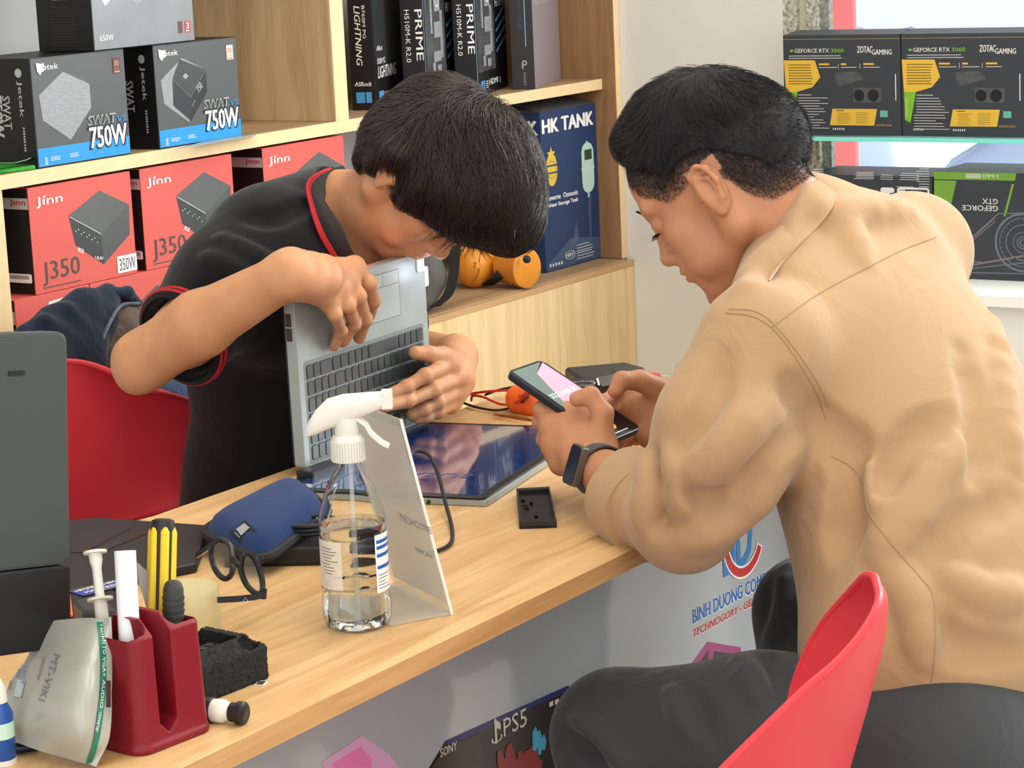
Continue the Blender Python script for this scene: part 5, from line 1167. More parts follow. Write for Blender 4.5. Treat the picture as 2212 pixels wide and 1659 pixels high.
strands(hr2, G_, 15000, 'hair_strands', hair2, hr2, flow_l, lambda q: .050+.035*min(1, max(0, q[2]/.08)), .00055, lambda q: True, seg=8, lift=.010, jit=.42, seed=9, clump=120)
rel(hr2, boy)
fr2 = strands(hr2, G_, 500, 'fringe_tips', hair2, None, lambda l: np.tile(V(.5, -.1, -1), (len(l), 1)), .05, .0005, lambda q: q[0] > .05 and q[2] < .05, seg=6, lift=.012, jit=.5, seed=11, droop=.007)
if fr2: rel(fr2, boy)
hm_ = hr2.data; rng_ = random.Random(4); wl_ = MB(); cand = [p for p in hm_.polygons]; rng_.shuffle(cand); n_w = 0
for p in cand:
    c3 = np.array(p.center); q = G_.loc(c3)
    if n_w >= 420: break
    if q[0] > .080 and q[2] < .045:
        L_ = rng_.uniform(.018, .042) if q[2] < .03 else rng_.uniform(.01, .02); nn3 = np.array(p.normal); d = nrm(V(0, 0, -1)*.9+G_.F*.25-G_.U*.35+nn3*.25+C3(rng_.uniform(-.35, .25), 0, 0)); side = C3(rng_.uniform(-1, 1), 0, rng_.uniform(-.5, .5))
        pts = [c3-nn3*.004+d*L_*t+side*L_*.18*t*t for t in (0, .35, .7, 1)]; wl_.tube(pts, [.0007, .0006, .00045, .00015], 4); n_w += 1
for i in range(60):
    p = cand[rng_.randrange(len(cand))]; q = G_.loc(np.array(p.center))
    if q[2] > .07: c3 = np.array(p.center); nn3 = np.array(p.normal); t3 = nrm(G_.F*rng_.uniform(.2, 1)-G_.L*rng_.uniform(-.5, 1)); wl_.tube([c3, c3+nn3*.006+t3*.012, c3+nn3*.008+t3*.028], [.0003, .0003, .0001], 4)
ws_ = wl_.build('hair_wisps', hair2, None, True); ws_['kind'] = 'stuff'; rel(ws_, boy)
lash = MB()
for t in (-1, 1):
    lash.tube([G_.w(.0925-.35*abs(s_-.031)**1.3, t*s_, -.0055-.10*abs(s_-.031)) for s_ in np.linspace(.019, .046, 8)], .0010, 5)
rel(lash.build('eyelashes', hairm, None, True), boy)

polo = fabric('polo_black', '#121215', .85, wr=.3, wsc=8, noise=.04, sheen=.12); redk = mat('rib_red', '#b8202c', .8, bump=.5, bscale=900)
S = Sculpt(.0032)
for a_, b_, ra, rb in ((V(2.715, 2.12, .98), V(2.745, 2.17, .86), (.155, .095), (.155, .110)), (V(2.745, 2.17, .86), V(2.785, 2.21, .68), (.155, .110), (.155, .115)), (V(2.785, 2.21, .68), V(2.79, 2.24, .56), (.155, .115), (.16, .12))):
    for t in (0, .33, .66, 1): S.ell(a_*(1-t)+b_*t, (ra[0]*(1-t)+rb[0]*t, ra[1]*(1-t)+rb[1]*t, .09), None, .05)
S.cone(SR, SLs, .068, .068, .05); S.cone(SR+C3(.2, -.5, 0)*.06, V(2.70, 2.14, .80), .080, .09, .05)
S.cone(D_(705, 455, 3.45), D_(600, 500, 3.34), .062, .064, .04); S.cone(D_(640, 560, 3.30), D_(560, 640, 3.30), .07, .08, .04)
sv = D_(402, 722, 3.195); S.chain([SR, D_(492, 615, 3.25), sv], [.072, .072, .063], .03)
S.cone(sv, D_(380, 745, 3.18), .063, .062, .01)
S.cone(V(2.66, 2.12, .9), V(2.70, 2.16, .70), .09, .09, .05)
S.chain([SLs, P(850, 700, Y=2.18)], [.062, .055], .03)
vs0, qs0 = S.run(); t0 = BVHTree.FromPolygons([tuple(v) for v in vs0], [tuple(q) for q in qs0])
for pts, r_, op in (([(450, 560), (510, 580), (560, 640)], .007, 'u'), ([(420, 620), (470, 640), (520, 690)], .007, 's'), ([(540, 470), (600, 470), (660, 440)], .006, 's'), ([(480, 520), (560, 560), (620, 600)], .006, 'u'), ([(400, 660), (450, 690)], .005, 'u')):
    pp = drape(t0, pts, 3, -.3*r_ if op == 'u' else .4*r_)
    if len(pp) > 1: S.chain(pp, [r_]*len(pp), .02, op)
axs = nrm(eR-sv); S.cone(sv-axs*.01, eR, .054, .054, .004, 's'); S.cone(D_(770, 560, 3.37), D_(730, 455, 3.43), .055, .062, .006, 's')
S.cut(sv+axs*.012, axs, sv-.16, sv+.16, .002)
shirt2 = S.mesh('polo_shirt', polo, None, 3); pt2 = bvh(shirt2); rel(shirt2, boy)
# ribbed sleeve hem with two red lines
u_ = nrm(V(0, 0, 1)-(axs[2])*axs); v_ = np.cross(axs, u_)
hemr = .0635
for i, (r0, r1, o_) in enumerate(((-.004, .012, 0),)):
    G = ring_strip(sv, axs, u_, [(0, -.004), (.002, .004), (.002, .014), (-.003, .017)], hemr, hemr, 0, 360, 44); rel(MB().grid(G, thick=.003).build('sleeve_hem', polo, None, True), boy)
for h_ in (.002, .011):
    rel(MB().tube([sv+axs*h_+u_*math.cos(a)*(hemr+.0035)+v_*math.sin(a)*(hemr+.0035) for a in np.linspace(0, 2*PI, 44)[:-1]], .0026, 6, closed=True).build('red_stripe', redk, None, True), boy)
# collar
def pd(l, d): return [D_(x, y, d+e) for x, y, e in l]
CD = 3.335
outer = pd([(742, 360, .10), (700, 372, .02), (668, 398, -.05), (676, 450, -.09), (694, 505, -.10), (722, 555, -.085), (752, 600, -.07)], CD)
inner = pd([(748, 372, .09), (716, 392, .05), (700, 430, -.015), (712, 462, -.045), (735, 502, -.055), (760, 545, -.055), (782, 590, -.05)], CD)
oc, ic = catmull(outer, 5), catmull(inner, 5); G = []
for a_, b_ in zip(oc, ic): G.append([a_*(1-t)+b_*t+C3(-.2, .3, -1)*(.010*math.sin(PI*t)) for t in np.linspace(0, 1, 7)])
rel(MB().grid(G, thick=.003).build('collar', polo, None, True), boy)
for t in (.0, .20): rel(MB().tube([a_*(1-t)+b_*t+C3(-.3, .1, -1)*(.0050+.010*math.sin(PI*t)) for a_, b_ in zip(oc[3:], ic[3:])], .0024, 6).build('red_stripe', redk, None, True), boy)
far = [catmull(pd([(748, 366, .10), (800, 480, .10), (835, 560, .05), (850, 600, .0)], 3.42), 5), catmull(pd([(760, 380, .08), (812, 500, .06), (828, 560, .0), (812, 610, -.05)], 3.42), 5)]
rel(MB().grid([[a_*(1-t)+b_*t for t in (0, .5, 1)] for a_, b_ in zip(*far)], thick=.003).build('collar', polo, None, True), boy)
S = Sculpt(.0045); S.ell(V(2.78, 2.25, .53), (.165, .13, .11), None, .03)
for sx in (-1, 1): S.chain([V(2.78+.09*sx, 2.22, .52), V(2.76+.13*sx, 2.02, .53), V(2.76+.12*sx, 2.0, .10)], [.09, .068, .05], .03)
rel(S.mesh('trousers', mat('boy_pants', '#1c1c20', .9), None, 2), boy)
for sx in (-1, 1):
    f_ = V(2.76+.12*sx, 2.0, .10); S = Sculpt(.004); S.cone(f_+V(0, .02, -.04), f_+V(0, -.13, -.065), .042, .034, .02, flat=(V(0, 0, 1), .8)); S.cone(f_, f_+V(0, 0, -.04), .05, .045, .02); S.cut(f_+V(0, 0, -.092), V(0, 0, -1), f_-.3, f_+.3)
    rel(S.mesh('shoe', mat('shoe_black', '#17171a', .4), None, 1), boy)

# added lamps, source unseen: red glow under the chin, cool light on the face
lamp('added_red_glow', 'POINT', tuple(D_(800, 552, 3.235)), (2.7, 2.0, .9), .025, (1, .03, .01), shadow_soft_size=.008)
lamp('added_cool_glow', 'POINT', tuple(D_(948, 590, 3.33)), (2.7, 2.0, .9), .05, (.75, .8, 1), shadow_soft_size=.015)
# ------------------------------------------------------------ denim jacket over the chair
jk = empty('denim_jacket', (2.62, 2.46, .62), 0, 'dark blue denim jacket with a brown lining slumped over the red chair', 'jacket')
denim = fabric('denim_navy', '#1d2a3d', .9, weave=500, wr=.6, wsc=14, noise=.35, sheen=.15); denim2 = fabric('denim_light', '#3a4a66', .9, weave=500, wr=.7, wsc=16, noise=.3, sheen=.1); lining = fabric('lining_brown', '#57473f', .55, wr=.7, wsc=14, noise=.1)
def Pj(x, y, Y): return P(x, y, Y=Y)
fy = (V(0, 1, 0), .55); S = Sculpt(.0035)
S.chain([Pj(65, 740, 2.47), Pj(110, 715, 2.47), Pj(180, 680, 2.47), Pj(232, 645, 2.48), Pj(268, 640, 2.49)], [.022, .034, .038, .020, .010], .015, flat=fy)
S.chain([Pj(60, 745, 2.47), Pj(110, 775, 2.46), Pj(170, 770, 2.46), Pj(225, 700, 2.47)], [.03, .045, .045, .03], .02, flat=fy); S.chain([Pj(120, 800, 2.46), Pj(180, 810, 2.46)], [.03, .02], .02, flat=fy)
for a_, b_ in (((100, 690), (215, 780)), ((150, 670), (210, 740))): S.cone(Pj(*a_, 2.452), Pj(*b_, 2.448), .008, .010, .02)
rel(S.mesh('folded_shoulder', denim, None, 3), jk)
S = Sculpt(.0035); S.chain([Pj(280, 662, 2.50), Pj(268, 720, 2.47), Pj(235, 790, 2.47)], [.022, .036, .034], .02, flat=fy); S.chain([Pj(300, 670, 2.51), Pj(315, 730, 2.51), Pj(300, 820, 2.50)], [.012, .030, .03], .02, flat=fy)
for a_, b_ in (((270, 665), (228, 760)), ((288, 672), (258, 770)), ((300, 690), (290, 790))): S.cone(Pj(*a_, 2.468), Pj(*b_, 2.455), .004, .008, .012)
rel(S.mesh('lining', lining, None, 3), jk)
S = Sculpt(.0035); S.chain([Pj(235, 628, 2.475), Pj(275, 632, 2.475), Pj(302, 655, 2.485)], [.006, .009, .005], .008); rel(S.mesh('collar_fold', denim, None, 2), jk)
S = Sculpt(.0035); S.chain([Pj(330, 840, 2.49), Pj(385, 870, 2.49), Pj(415, 930, 2.49), Pj(405, 1000, 2.48), Pj(385, 1020, 2.48)], [.016, .034, .036, .026, .012], .02, flat=fy)
for a_, b_ in (((360, 850), (395, 960)), ((380, 850), (420, 940)), ((350, 860), (385, 1000))): S.cone(Pj(*a_, 2.462), Pj(*b_, 2.455), .006, .009, .015)
rel(S.mesh('hanging_sleeve', denim2, None, 3), jk)
rel(MB().tube(catmull([Pj(x, y, yy) for x, y, yy in ((300, 655, 2.48), (262, 660, 2.455), (238, 695, 2.445), (218, 740, 2.438), (190, 790, 2.435), (170, 812, 2.435))], 6), .0032, 6).build('zip_edge', mat('zip_metal', '#5d6470', .5, metal=.4, noise=.6, nscale=600), None, True), jk)
# ------------------------------------------------------------ things on the desk
DZ = .7502
# spray bottle
sbp = P(774, 1352, Z=DZ); sb = empty('spray_bottle', sbp, R(33-90), 'clear spray bottle with a white trigger head, half full, in front of the acrylic sign', 'spray bottle')
pet = mat('clear_pet', '#fbfdfd', .03, trans=1, ior=1.12, spec=.4); water = mat('water', '#f2f6f6', .01, trans=1, ior=1.22)
def polylathe(prof, lobes=0, amp=0, n=48):
    mb = MB(); vs = []; fs = []
    for r, z in prof:
        for i in range(n):
            a = 2*PI*i/n; rr = r*(1+(amp*math.cos(lobes*a+40*z) if lobes and z < .05 else 0)); vs.append((rr*math.cos(a), rr*math.sin(a), z))
    for j in range(len(prof)-1):
        for i in range(n): k_ = (i+1) % n; fs.append((j*n+i, j*n+k_, (j+1)*n+k_, (j+1)*n+i))
    mb.add(vs, fs); return mb
out = [(.001, .004), (.014, .003), (.024, .0), (.030, .003), (.0335, .012), (.0345, .024), (.0325, .040), (.0335, .044), (.0318, .046), (.0333, .050), (.0333, .066), (.0318, .069), (.0333, .072), (.0333, .092), (.0320, .095), (.0338, .099), (.0338, .112), (.0325, .120), (.025, .142), (.0165, .158), (.0115, .164), (.0115, .170), (.0150, .171), (.0150, .174), (.0115, .175), (.0115, .186)]
inn = [(max(r-.0009, .0005), z+(.0009 if z < .01 else 0)) for r, z in out]
polylathe(out+inn[::-1], 9, .03).build('bottle_body', pet, sb, True)
wi = [(max(r-.0013, .0004), z+(.0013 if z < .01 else 0)) for r, z in out if z < .104]+[(.0324, .108), (.0, .108)]
polylathe(wi, 9, .03).build('water', water, sb, True)
MB().tube([(0, 0, .008), (.002, 0, .18)], .0022, 8).build('dip_tube', mat('tube_clear', '#e8ecec', .3, alpha=.25), sb, True)
whp = mat('white_plastic', '#dcdbd3', .38, sss=0, spec=.5)
mb = MB(); mb.lathe([(.0162, .171), (.0162, .193), (.0140, .197), (.011, .198)], 36)
for i in range(36): a = 2*PI*i/36; mb.box((-.0005, -.0009, .172), (.0010, .0009, .192), Matrix.Rotation(a, 4, 'Z') @ Matrix.Translation((.0162, 0, 0)))
mb.build('ribbed_cap', whp, sb, True)
# trigger head; +x of the bottle frame points to the nozzle
hd = MB(); sec = [(-.041, .199, .003, .003), (-.038, .204, .008, .007), (-.030, .211, .0105, .012), (-.018, .219, .011, .015), (-.002, .2235, .011, .0145), (.014, .2265, .0105, .012), (.030, .2295, .009, .0095), (.038, .231, .0075, .0085)]
G = [[(x+(-.003 if zz else 0), ry*math.copysign(abs(math.cos(a))**.7, math.cos(a)), z+rz*math.copysign(abs(math.sin(a))**.8, math.sin(a))) for a in np.linspace(0, 2*PI, 25)] for x, z, ry, rz in sec for zz in (0,)]
hd.grid(G); hd.lathe([(.011, .195), (.0125, .200), (.0115, .215)], 24); hd.build('trigger_head', whp, sb, True)
MB().box((.036, -.0075, .222), (.047, .0075, .2405)).build('nozzle', whp, sb, bevel=.0015)
tg = catmull([(.010, 0, .214), (.019, 0, .207), (.024, 0, .198), (.034, 0, .188), (.041, 0, .184)], 6)
MB().grid([[(p[0]+.002*abs(w_)*80*abs(w_), w_, p[2]) for w_ in np.linspace(-.006, .006, 7)] for p in tg], thick=.0035).build('trigger', whp, sb, True)
def wrap(name, a0, a1, z0, z1, m, r=.0341, parent=sb):
    G = [[(r*math.cos(R(a)), r*math.sin(R(a)), z) for z in np.linspace(z0, z1, 6)] for a in np.linspace(a0, a1, 18)]
    return MB().grid(G).build(name, m, parent, True)
hdg = R(33-90)     # frame rotation about z
cam_az = math.degrees(math.atan2(-sbp[1], -sbp[0])-hdg)
lab = mat('label_film', '#dedad0', .5, alpha=.78); labw = mat('label_white', '#eef0f0', .5)
wrap('paper_label', cam_az-100, cam_az-22, .046, .095, lab); wrap('paper_label', cam_az+38, cam_az+105, .040, .099, labw)
for z_ in (.090, .084, .076, .064): wrap('blue_bar', cam_az+41, cam_az+95, z_, z_+.0035, blue, .0343)
for i in range(9): wrap('label_line', cam_az-70+random.random()*8, cam_az-26-random.random()*25, .062+.0032*i, .0626+.0032*i, bar, .0343)
for i in range(5): wrap('label_line', cam_az+42, cam_az+60+random.random()*25, .044+.0034*i, .0446+.0034*i, bar, .0343)

# acrylic sign: sloping clear panel on a foot
ac = mat('acrylic', '#e4e4dc', .12, trans=.6, ior=1.15, alpha=.55); ace = mat('acrylic_edge', '#d9dbd2', .2)
B1 = P(977, 1328, Z=DZ); B2 = P(846, 1262, Z=DZ); bx = nrm(B2-B1); T1 = P(866, 906, D=2.47); sg = empty('acrylic_sign', B1, 0, 'clear acrylic payment sign standing tilted behind the spray bottle', 'sign')
sw = .135; up_ = nrm((T1-B1)-((T1-B1)@bx)*bx); shl = np.linalg.norm((T1-B1)-((T1-B1)@bx)*bx); off = ((T1-B1)@bx); nn_ = np.cross(bx, up_)
pan = [B1, B1+bx*sw, B1+bx*sw+up_*shl+bx*off*1.0, T1]
def slab(name, q, th, m, parent, bevel=.0006):
    n2 = nrm(np.cross(q[1]-q[0], q[-1]-q[0])); base = V(*parent.location)
    mb = MB(); k_ = len(q); mb.add([p-base-n2*th/2 for p in q]+[p-base+n2*th/2 for p in q], [tuple(range(k_-1, -1, -1)), tuple(range(k_, 2*k_))]+[(i, (i+1) % k_, k_+(i+1) % k_, k_+i) for i in range(k_)])
    return mb.build(name, m, parent, bevel=bevel, seg=1)
slab('sign_panel', pan, .0028, ac, sg); 
ftd = nrm(V(nn_[0], nn_[1], 0)); ftd = ftd if (ftd@(P(855, 1352, Z=DZ)-B1)) > 0 else -ftd
slab('foot_plate', [B1+V(0, 0, .0015), B1+bx*sw+V(0, 0, .0015), B1+bx*sw+ftd*.070+V(0, 0, .0015), B1+ftd*.070+V(0, 0, .0015)], .0028, ac, sg)
slab('panel_edge', [B1-bx*.0004, B1+bx*.0016, T1+bx*.0016, T1-bx*.0004], .0030, ace, sg, 0)
base = V(*sg.location); FR = (B1-base, bx, up_, nn_ if nn_@(-CF) > 0 else -nn_)
k = Print(FR, .0017); ins = [(.006, .012), (sw-.006, .012), (sw-.006+off*.9, shl-.008), (.006+off*.9, shl-.008)]; k.poly(ins); k.build('paper_insert', mat('insert_paper', '#c9c7c0', .5, alpha=.72), sg)
k = Print(FR, .0020); k.text('TECHCOMB', .012, shl*.42, .075, .008, mirror=True, rot=0).text('0987 654', .020, shl*.28, .04, .005, mirror=True)
k.build('mirrored_lettering', mat('sign_ink', '#8d8a88', .5), sg)

# blue neoprene case
cs = empty('glasses_case', (2.13, 1.725, DZ), 0, 'navy blue neoprene glasses case with a black zip edge and square badge', 'case')
c00, c10, c11, c01 = P(424, 1140, Z=.775), P(568, 1206, Z=.777), P(712, 1098, Z=.783), P(640, 1034, Z=.781)
def case_pt(u, v, h): return (c00*(1-u)*(1-v)+c10*(1-u)*v+c11*u*v+c01*u*(1-v))+V(0, 0, h)
def casesurf(h0, h1, grow, n=34):
    G = []
    for i in range(n+1):
        t = 2*PI*i/n; row = []
        for q in np.linspace(0, 1, 9):
            e = .34; q_ = q**.7; cx_ = math.copysign(abs(math.cos(t))**e, math.cos(t))*.5*(1+grow)*q_; cy_ = math.copysign(abs(math.sin(t))**e, math.sin(t))*.5*(1+grow)*q_
            row.append(case_pt(.5+cx_, .5+cy_, h0+(h1-h0)*(1-q_**5)**.6)-V(2.13, 1.725, DZ))
        G.append(row)
    return G
case_top = MB().grid(casesurf(-.002, .020, -.03)).build('top_shell', fabric('neoprene_blue', '#17305f', .85, weave=700, wr=.12, wsc=20, noise=.06, sheen=.08), cs, True)
MB().grid(casesurf(-.006, -.022, -.03)).build('lower_shell', mat('neoprene_black', '#18191c', .85), cs, True)
rim = [r_[-1] for r_ in casesurf(-.002, .02, .0)][:-1]; MB().tube([p+V(0, 0, -.003) for p in rim], .0058, 8, closed=True).build('zip_edge', mat('zip_black', '#1a1b1e', .7, noise=.5, nscale=900), cs, True)
bq = [case_pt(u, v, .0)-V(2.13, 1.725, DZ) for u, v in ((.13, .62), (.26, .66), (.30, .86), (.15, .85))]
BF_ = (bq[0]+V(0, 0, .0105), nrm(bq[3]-bq[0]), nrm(bq[1]-bq[0]), V(0, 0, 1)); k = Print(BF_, .0006).poly([(0, 0), (.026, -.002), (.027, .028), (.001, .028)]); 
tt = bvh(case_top); cl = V(*cs.location)
def case_badge(name, pts, m, lift):
    q = [hit_l(tt, x, y, lift, cl) for x, y in pts]; q = [p for p in q if p is not None]
    MB().add(q, [tuple(range(len(q)))]).build(name, m, cs)
def hit_l(tree, x, y, lift, loc):
    d = nrm((x-1106)/FPX*CR+(829.5-y)/FPX*CU+CF); r = tree.ray_cast(Vector(EYE-loc), Vector(d)); return None if r[0] is None else np.array(r[0])+np.array(r[1])*lift
case_badge('badge', [(498, 1148), (522, 1172), (554, 1148), (530, 1126)], mat('badge_black', '#15171b', .6), .0012)
case_badge('badge_logo', [(512, 1146), (524, 1158), (541, 1143), (529, 1133)], lgrey, .002)
case_badge('badge_lettering', [(509, 1152), (520, 1163), (522, 1161), (511, 1150)], lgrey, .002)
MB().tube([p-cl for p in catmull([P(706, 1050, Z=.79), P(718, 1042, Z=.792), P(716, 1056, Z=.79), P(700, 1125, Z=.785), P(684, 1120, Z=.785)], 4)], .0016, 6).build('zip_pull', mat('steel', '#b9bab6', .3, metal=.8), cs, True)

# black adapter box with coiled cables, and the loose cable
ad = empty('power_adapter', P(640, 1205, Z=DZ), R(-62), 'flat black power adapter under the navy case, cable coiled on it', 'adapter')
MB().box((-.075, -.035, 0), (.07, .04, .020)).build('adapter_body', dark_pl, ad, bevel=.003)
cb = MB(); pts = []
for i in range(90): t = i/89*6*PI; pts.append((.012+(.038+.003*math.sin(t*1.7))*math.cos(t), .025+.028*math.sin(t), .024+.0055*(i/36)))
cb.tube(pts, .0026, 7); cb.build('coiled_cable', mat('cable_black', '#1d1e20', .45), ad, True)
cbl = empty('cable', P(960, 1080, Z=DZ), 0, 'thin black cable looping on the desk between the sign and the laptop screen', 'cable'); bl = V(*cbl.location)
MB().tube([p-bl for p in catmull([P(880, 990, Z=.80), P(900, 975, Z=.805), P(925, 982, Z=.80), P(945, 1020, Z=.785), P(962, 1085, Z=.765), P(976, 1140, Z=.754), P(974, 1172, Z=.7535), P(950, 1188, Z=.7535), P(915, 1195, Z=.7535)], 8)], .0024, 8).build('cord', MATS['cable_black'], cbl, True)
MB().tube([p-bl for p in catmull([P(925, 1085, Z=.7535), P(945, 1060, Z=.7535), P(950, 1045, Z=.755), P(905, 1075, Z=.7535)], 8)], .0024, 8).build('cord', MATS['cable_black'], cbl, True)

# glasses
gsb = P(520, 1270, Z=DZ); ge = empty('glasses', gsb, 0, 'black-framed eyeglasses leaning beside the navy case, one temple toward the tape roll', 'glasses'); gfm = mat('frame_black', '#141416', .22)
def lens_ring(pts, name):
    q = catmull([P(x, y, D=d) for x, y, d in pts], 5)[:-1]; q = [p-gsb for p in q]
    MB().tube(q, .0031, 7, closed=True).build(name, gfm, ge, True); c_ = sum(q)/len(q)
    MB().add([c_]+q, [(0, i+1, (i+1) % len(q)+1) for i in range(len(q))]).build('lens', mat('lens_glass', '#8d8478', .05, alpha=.25, spec=1), ge, True)
dd = 2.49
lens_ring([(458, 1178, dd+.02), (476, 1166, dd+.02), (497, 1178, dd+.01), (502, 1210, dd), (500, 1240, dd), (484, 1250, dd), (466, 1232, dd+.01), (456, 1200, dd+.02), (458, 1178, dd+.02)], 'rim')
lens_ring([(523, 1205, dd), (536, 1195, dd), (554, 1212, dd-.01), (566, 1250, dd-.02), (566, 1278, dd-.03), (552, 1282, dd-.03), (532, 1262, dd-.02), (521, 1232, dd-.01), (523, 1205, dd)], 'rim')
MB().tube([P(500, 1205, D=dd)-gsb, P(512, 1216, D=dd-.005)-gsb, P(522, 1222, D=dd-.005)-gsb], .0030, 7).build('bridge', gfm, ge, True)
MB().grid([[P(x, y+dy_, D=d)-gsb for dy_ in (-6.5, 6.5)] for x, y, d in ((572, 1284, dd-.035), (550, 1290, dd-.04), (510, 1294, dd-.05), (470, 1296, dd-.06))], thick=.003).build('temple', gfm, ge)
MB().grid([[P(x, y+dy_, D=d)-gsb for dy_ in (-6, 6)] for x, y, d in ((458, 1178, dd+.02), (440, 1190, dd+.10), (425, 1200, dd+.14))], thick=.003).build('temple', gfm, ge)
MB().grid([[P(x, y, D=dd-.0345)-gsb for x, y in ((566, 1272), (577, 1272))], [P(x, y, D=dd-.0345)-gsb for x, y in ((564, 1294), (575, 1294))]], thick=.004).build('hinge', gfm, ge)
k = MB().tube([P(524, 1300, D=dd-.049)-gsb, P(530, 1291, D=dd-.049)-gsb, P(536, 1299, D=dd-.049)-gsb], .0005, 4).build('temple_mark', lgrey, ge)

# black closed laptop / mat with stripes
q = [P(100, 1133, Z=.762), P(205, 1111, Z=.762), P(440, 1124, Z=.762), P(470, 1150, Z=.762), P(392, 1232, Z=.762), P(90, 1290, Z=.762)]
c_ = sum(q)/len(q); lt = empty('closed_laptop', (c_[0], c_[1], DZ), 0, 'closed black laptop lying at the left of the desk under the glasses', 'laptop')
lb = V(*lt.location); a_ = P(60, 1142, Z=.765); q1 = P(205, 1111, Z=.765); q2 = P(452, 1128, Z=.765); q3 = P(418, 1205, Z=.765)
slab('laptop_body', [P(40, 1145, Z=.756), q1-V(0, 0, .009), q2-V(0, 0, .009), P(425, 1226, Z=.756), P(300, 1252, Z=.756), P(90, 1300, Z=.756)], .0115, mat('laptop_black', '#1f1f22', .5, noise=.1, nscale=300), lt, .002)
for u0, u1 in (((150, 1192), (258, 1136)), ((172, 1198), (318, 1139))):
    d0 = P(*u0, Z=.7623)-lb; d1 = P(*u1, Z=.7623)-lb; e_ = nrm(P(u0[0]+34, u0[1]+2, Z=.7623)-P(*u0, Z=.7623))*.018; MB().add([d0, d0+e_, d1+e_, d1], [(0, 1, 2, 3)]).build('gloss_stripe', mat('stripe_gloss', '#08080a', .3), lt)

# monitor seen from behind
me_ = P(140, 1395, D=2.2); mdir = V(-math.cos(R(-12)), -math.sin(R(-12)), 0); mn = V(-math.sin(R(-12)), math.cos(R(-12)), 0)
mon = empty('monitor', (me_[0]-.27, me_[1]+.10, DZ), 0, 'dark grey monitor seen from behind at the left edge of the desk', 'monitor'); mbs = V(*mon.location)
tz = 1.45-(1.45-1.087)*1.0
me_ = P(146, 1395, D=2.2); mup = nrm(P(137, 742, D=2.185)-me_); mxd = nrm(-mdir-(-mdir@mup)*mup); MM = frame_m(me_, mxd, mup, np.cross(mxd, mup))
Hm = .284; inm(MB().prism(rrect(-.52, .075, 0, Hm, .010, 5), -.016, .006).build('rear_cover', mat('monitor_grey', '#3c4340', .42, bump=.1, bscale=600), None, bevel=.003), MM, mon)
inm(MB().prism([(-.52, 0), (0, .0), (0, .0745), (-.52, .0745)], -.016, .0065).build('lower_cover', mat('monitor_dark', '#1c1c1d', .35), None, bevel=.003), MM, mon)
inm(MB().prism(rrect(-.52, 0, 0, Hm, .008, 5), -.024, -.0165).build('screen_frame', dark_pl, None, bevel=.001), MM, mon)
inm(MB().box((-.062, .2465, .0055), (-.046, .2505, .0072)).build('vent_slot', black, None), MM, mon)
MB().box((-.03, -.02, 0), (.03, -.005, .20)).build('stand_neck', dark_pl, mon, bevel=.003); MB().box((-.12, -.09, 0), (.12, .09, .010)).build('stand_foot', dark_pl, mon, bevel=.004)

# red pen cup with a slot in front
cr_ = mat('cup_red', '#7c1220', .42, spec=.4)
cc_ = V(1.541, 1.395, DZ); rz_ = math.atan2(1.364-1.357, 1.579-1.497); cup = empty('pen_holder', cc_, R(-6), 'dark red plastic pen holder with an open front slot', 'pen holder')
class Sc2(Sculpt):
    def rbox(s, c, hsz, rad, k=.002, op='u', taper=0):
        c = np.asarray(c, float); hsz = np.asarray(hsz, float)
        def f(x, y, z):
            g_ = 1-taper*(z-c[2])/hsz[2]
            qx = np.abs(x-c[0])-hsz[0]*g_+rad; qy = np.abs(y-c[1])-hsz[1]*g_+rad; qz = np.abs(z-c[2])-hsz[2]+min(rad, .0015)
            return np.sqrt(np.maximum(qx, 0)**2+np.maximum(qy, 0)**2)+np.minimum(np.maximum(qx, qy), 0)-rad+np.maximum(qz, 0)*.0+np.maximum(qz-.0015, -9)*0+np.where(qz > .0, qz, 0)
        return s._add(f, c-hsz*(1+abs(taper)), c+hsz*(1+abs(taper)), k, op)
S = Sc2(.0013); S.rbox((0, 0, .0035), (.0455, .0345, .0035), .016); S.rbox((0, 0, .053), (.0425, .0310, .050), .012, taper=.03)
S.rbox((-.0300, 0, .060), (.0105, .0262, .054), .008, .001, 's'); S.rbox((.0228, 0, .060), (.0170, .0262, .054), .009, .001, 's')
S.rbox((-.0075, -.010, .076), (.0103, .0350, .054), .001, .001, 's')
cu = S.mesh('cup_body', cr_, cup, 1)

def item(name, loc, label, cat, group=None): return empty(name, loc, 0, label, cat, group)
def lathe_on(it, name, a, b, prof, m, n=24, par=None):
    """lathe with profile (t along a->b in metres, r)"""
    a, b = np.asarray(a), np.asarray(b); z = nrm(b-a); x = nrm(np.cross(z, V(.3, .8, .1))); y = np.cross(z, x); M4 = frame_m(a-V(*it.location), x, y, z)
    return MB().lathe([(r, t) for t, r in prof], n, M4).build(name, m, par or it, True)
dC = 2.085
cupw = lambda x, y, z: cc_+V(x*math.cos(R(-6))-y*math.sin(R(-6)), x*math.sin(R(-6))+y*math.cos(R(-6)), z)
rt_ = cupw(-.030, -.010, .010); a, b = rt_, P(270, 1190, D=(rt_-EYE)@CF+.002); L_ = np.linalg.norm(b-a); it = item('paper_roll', a, 'rolled white paper tube standing in the red pen holder', 'paper roll')
lathe_on(it, 'tube', a, b, [(0, .0094), (L_, .0094), (L_, .0082), (.01, .0082)], mat('paper_white', '#f0eff2', .7), 28)
a = cupw(-.031, .014, .014); b = P(205, 1190, D=(a-EYE)@CF+.03); L_ = np.linalg.norm(b-a); it = item('syringe', a, 'white plastic syringe leaning in the red pen holder', 'syringe'); sy = mat('syringe_plastic', '#dcd8cb', .35, alpha=.9)
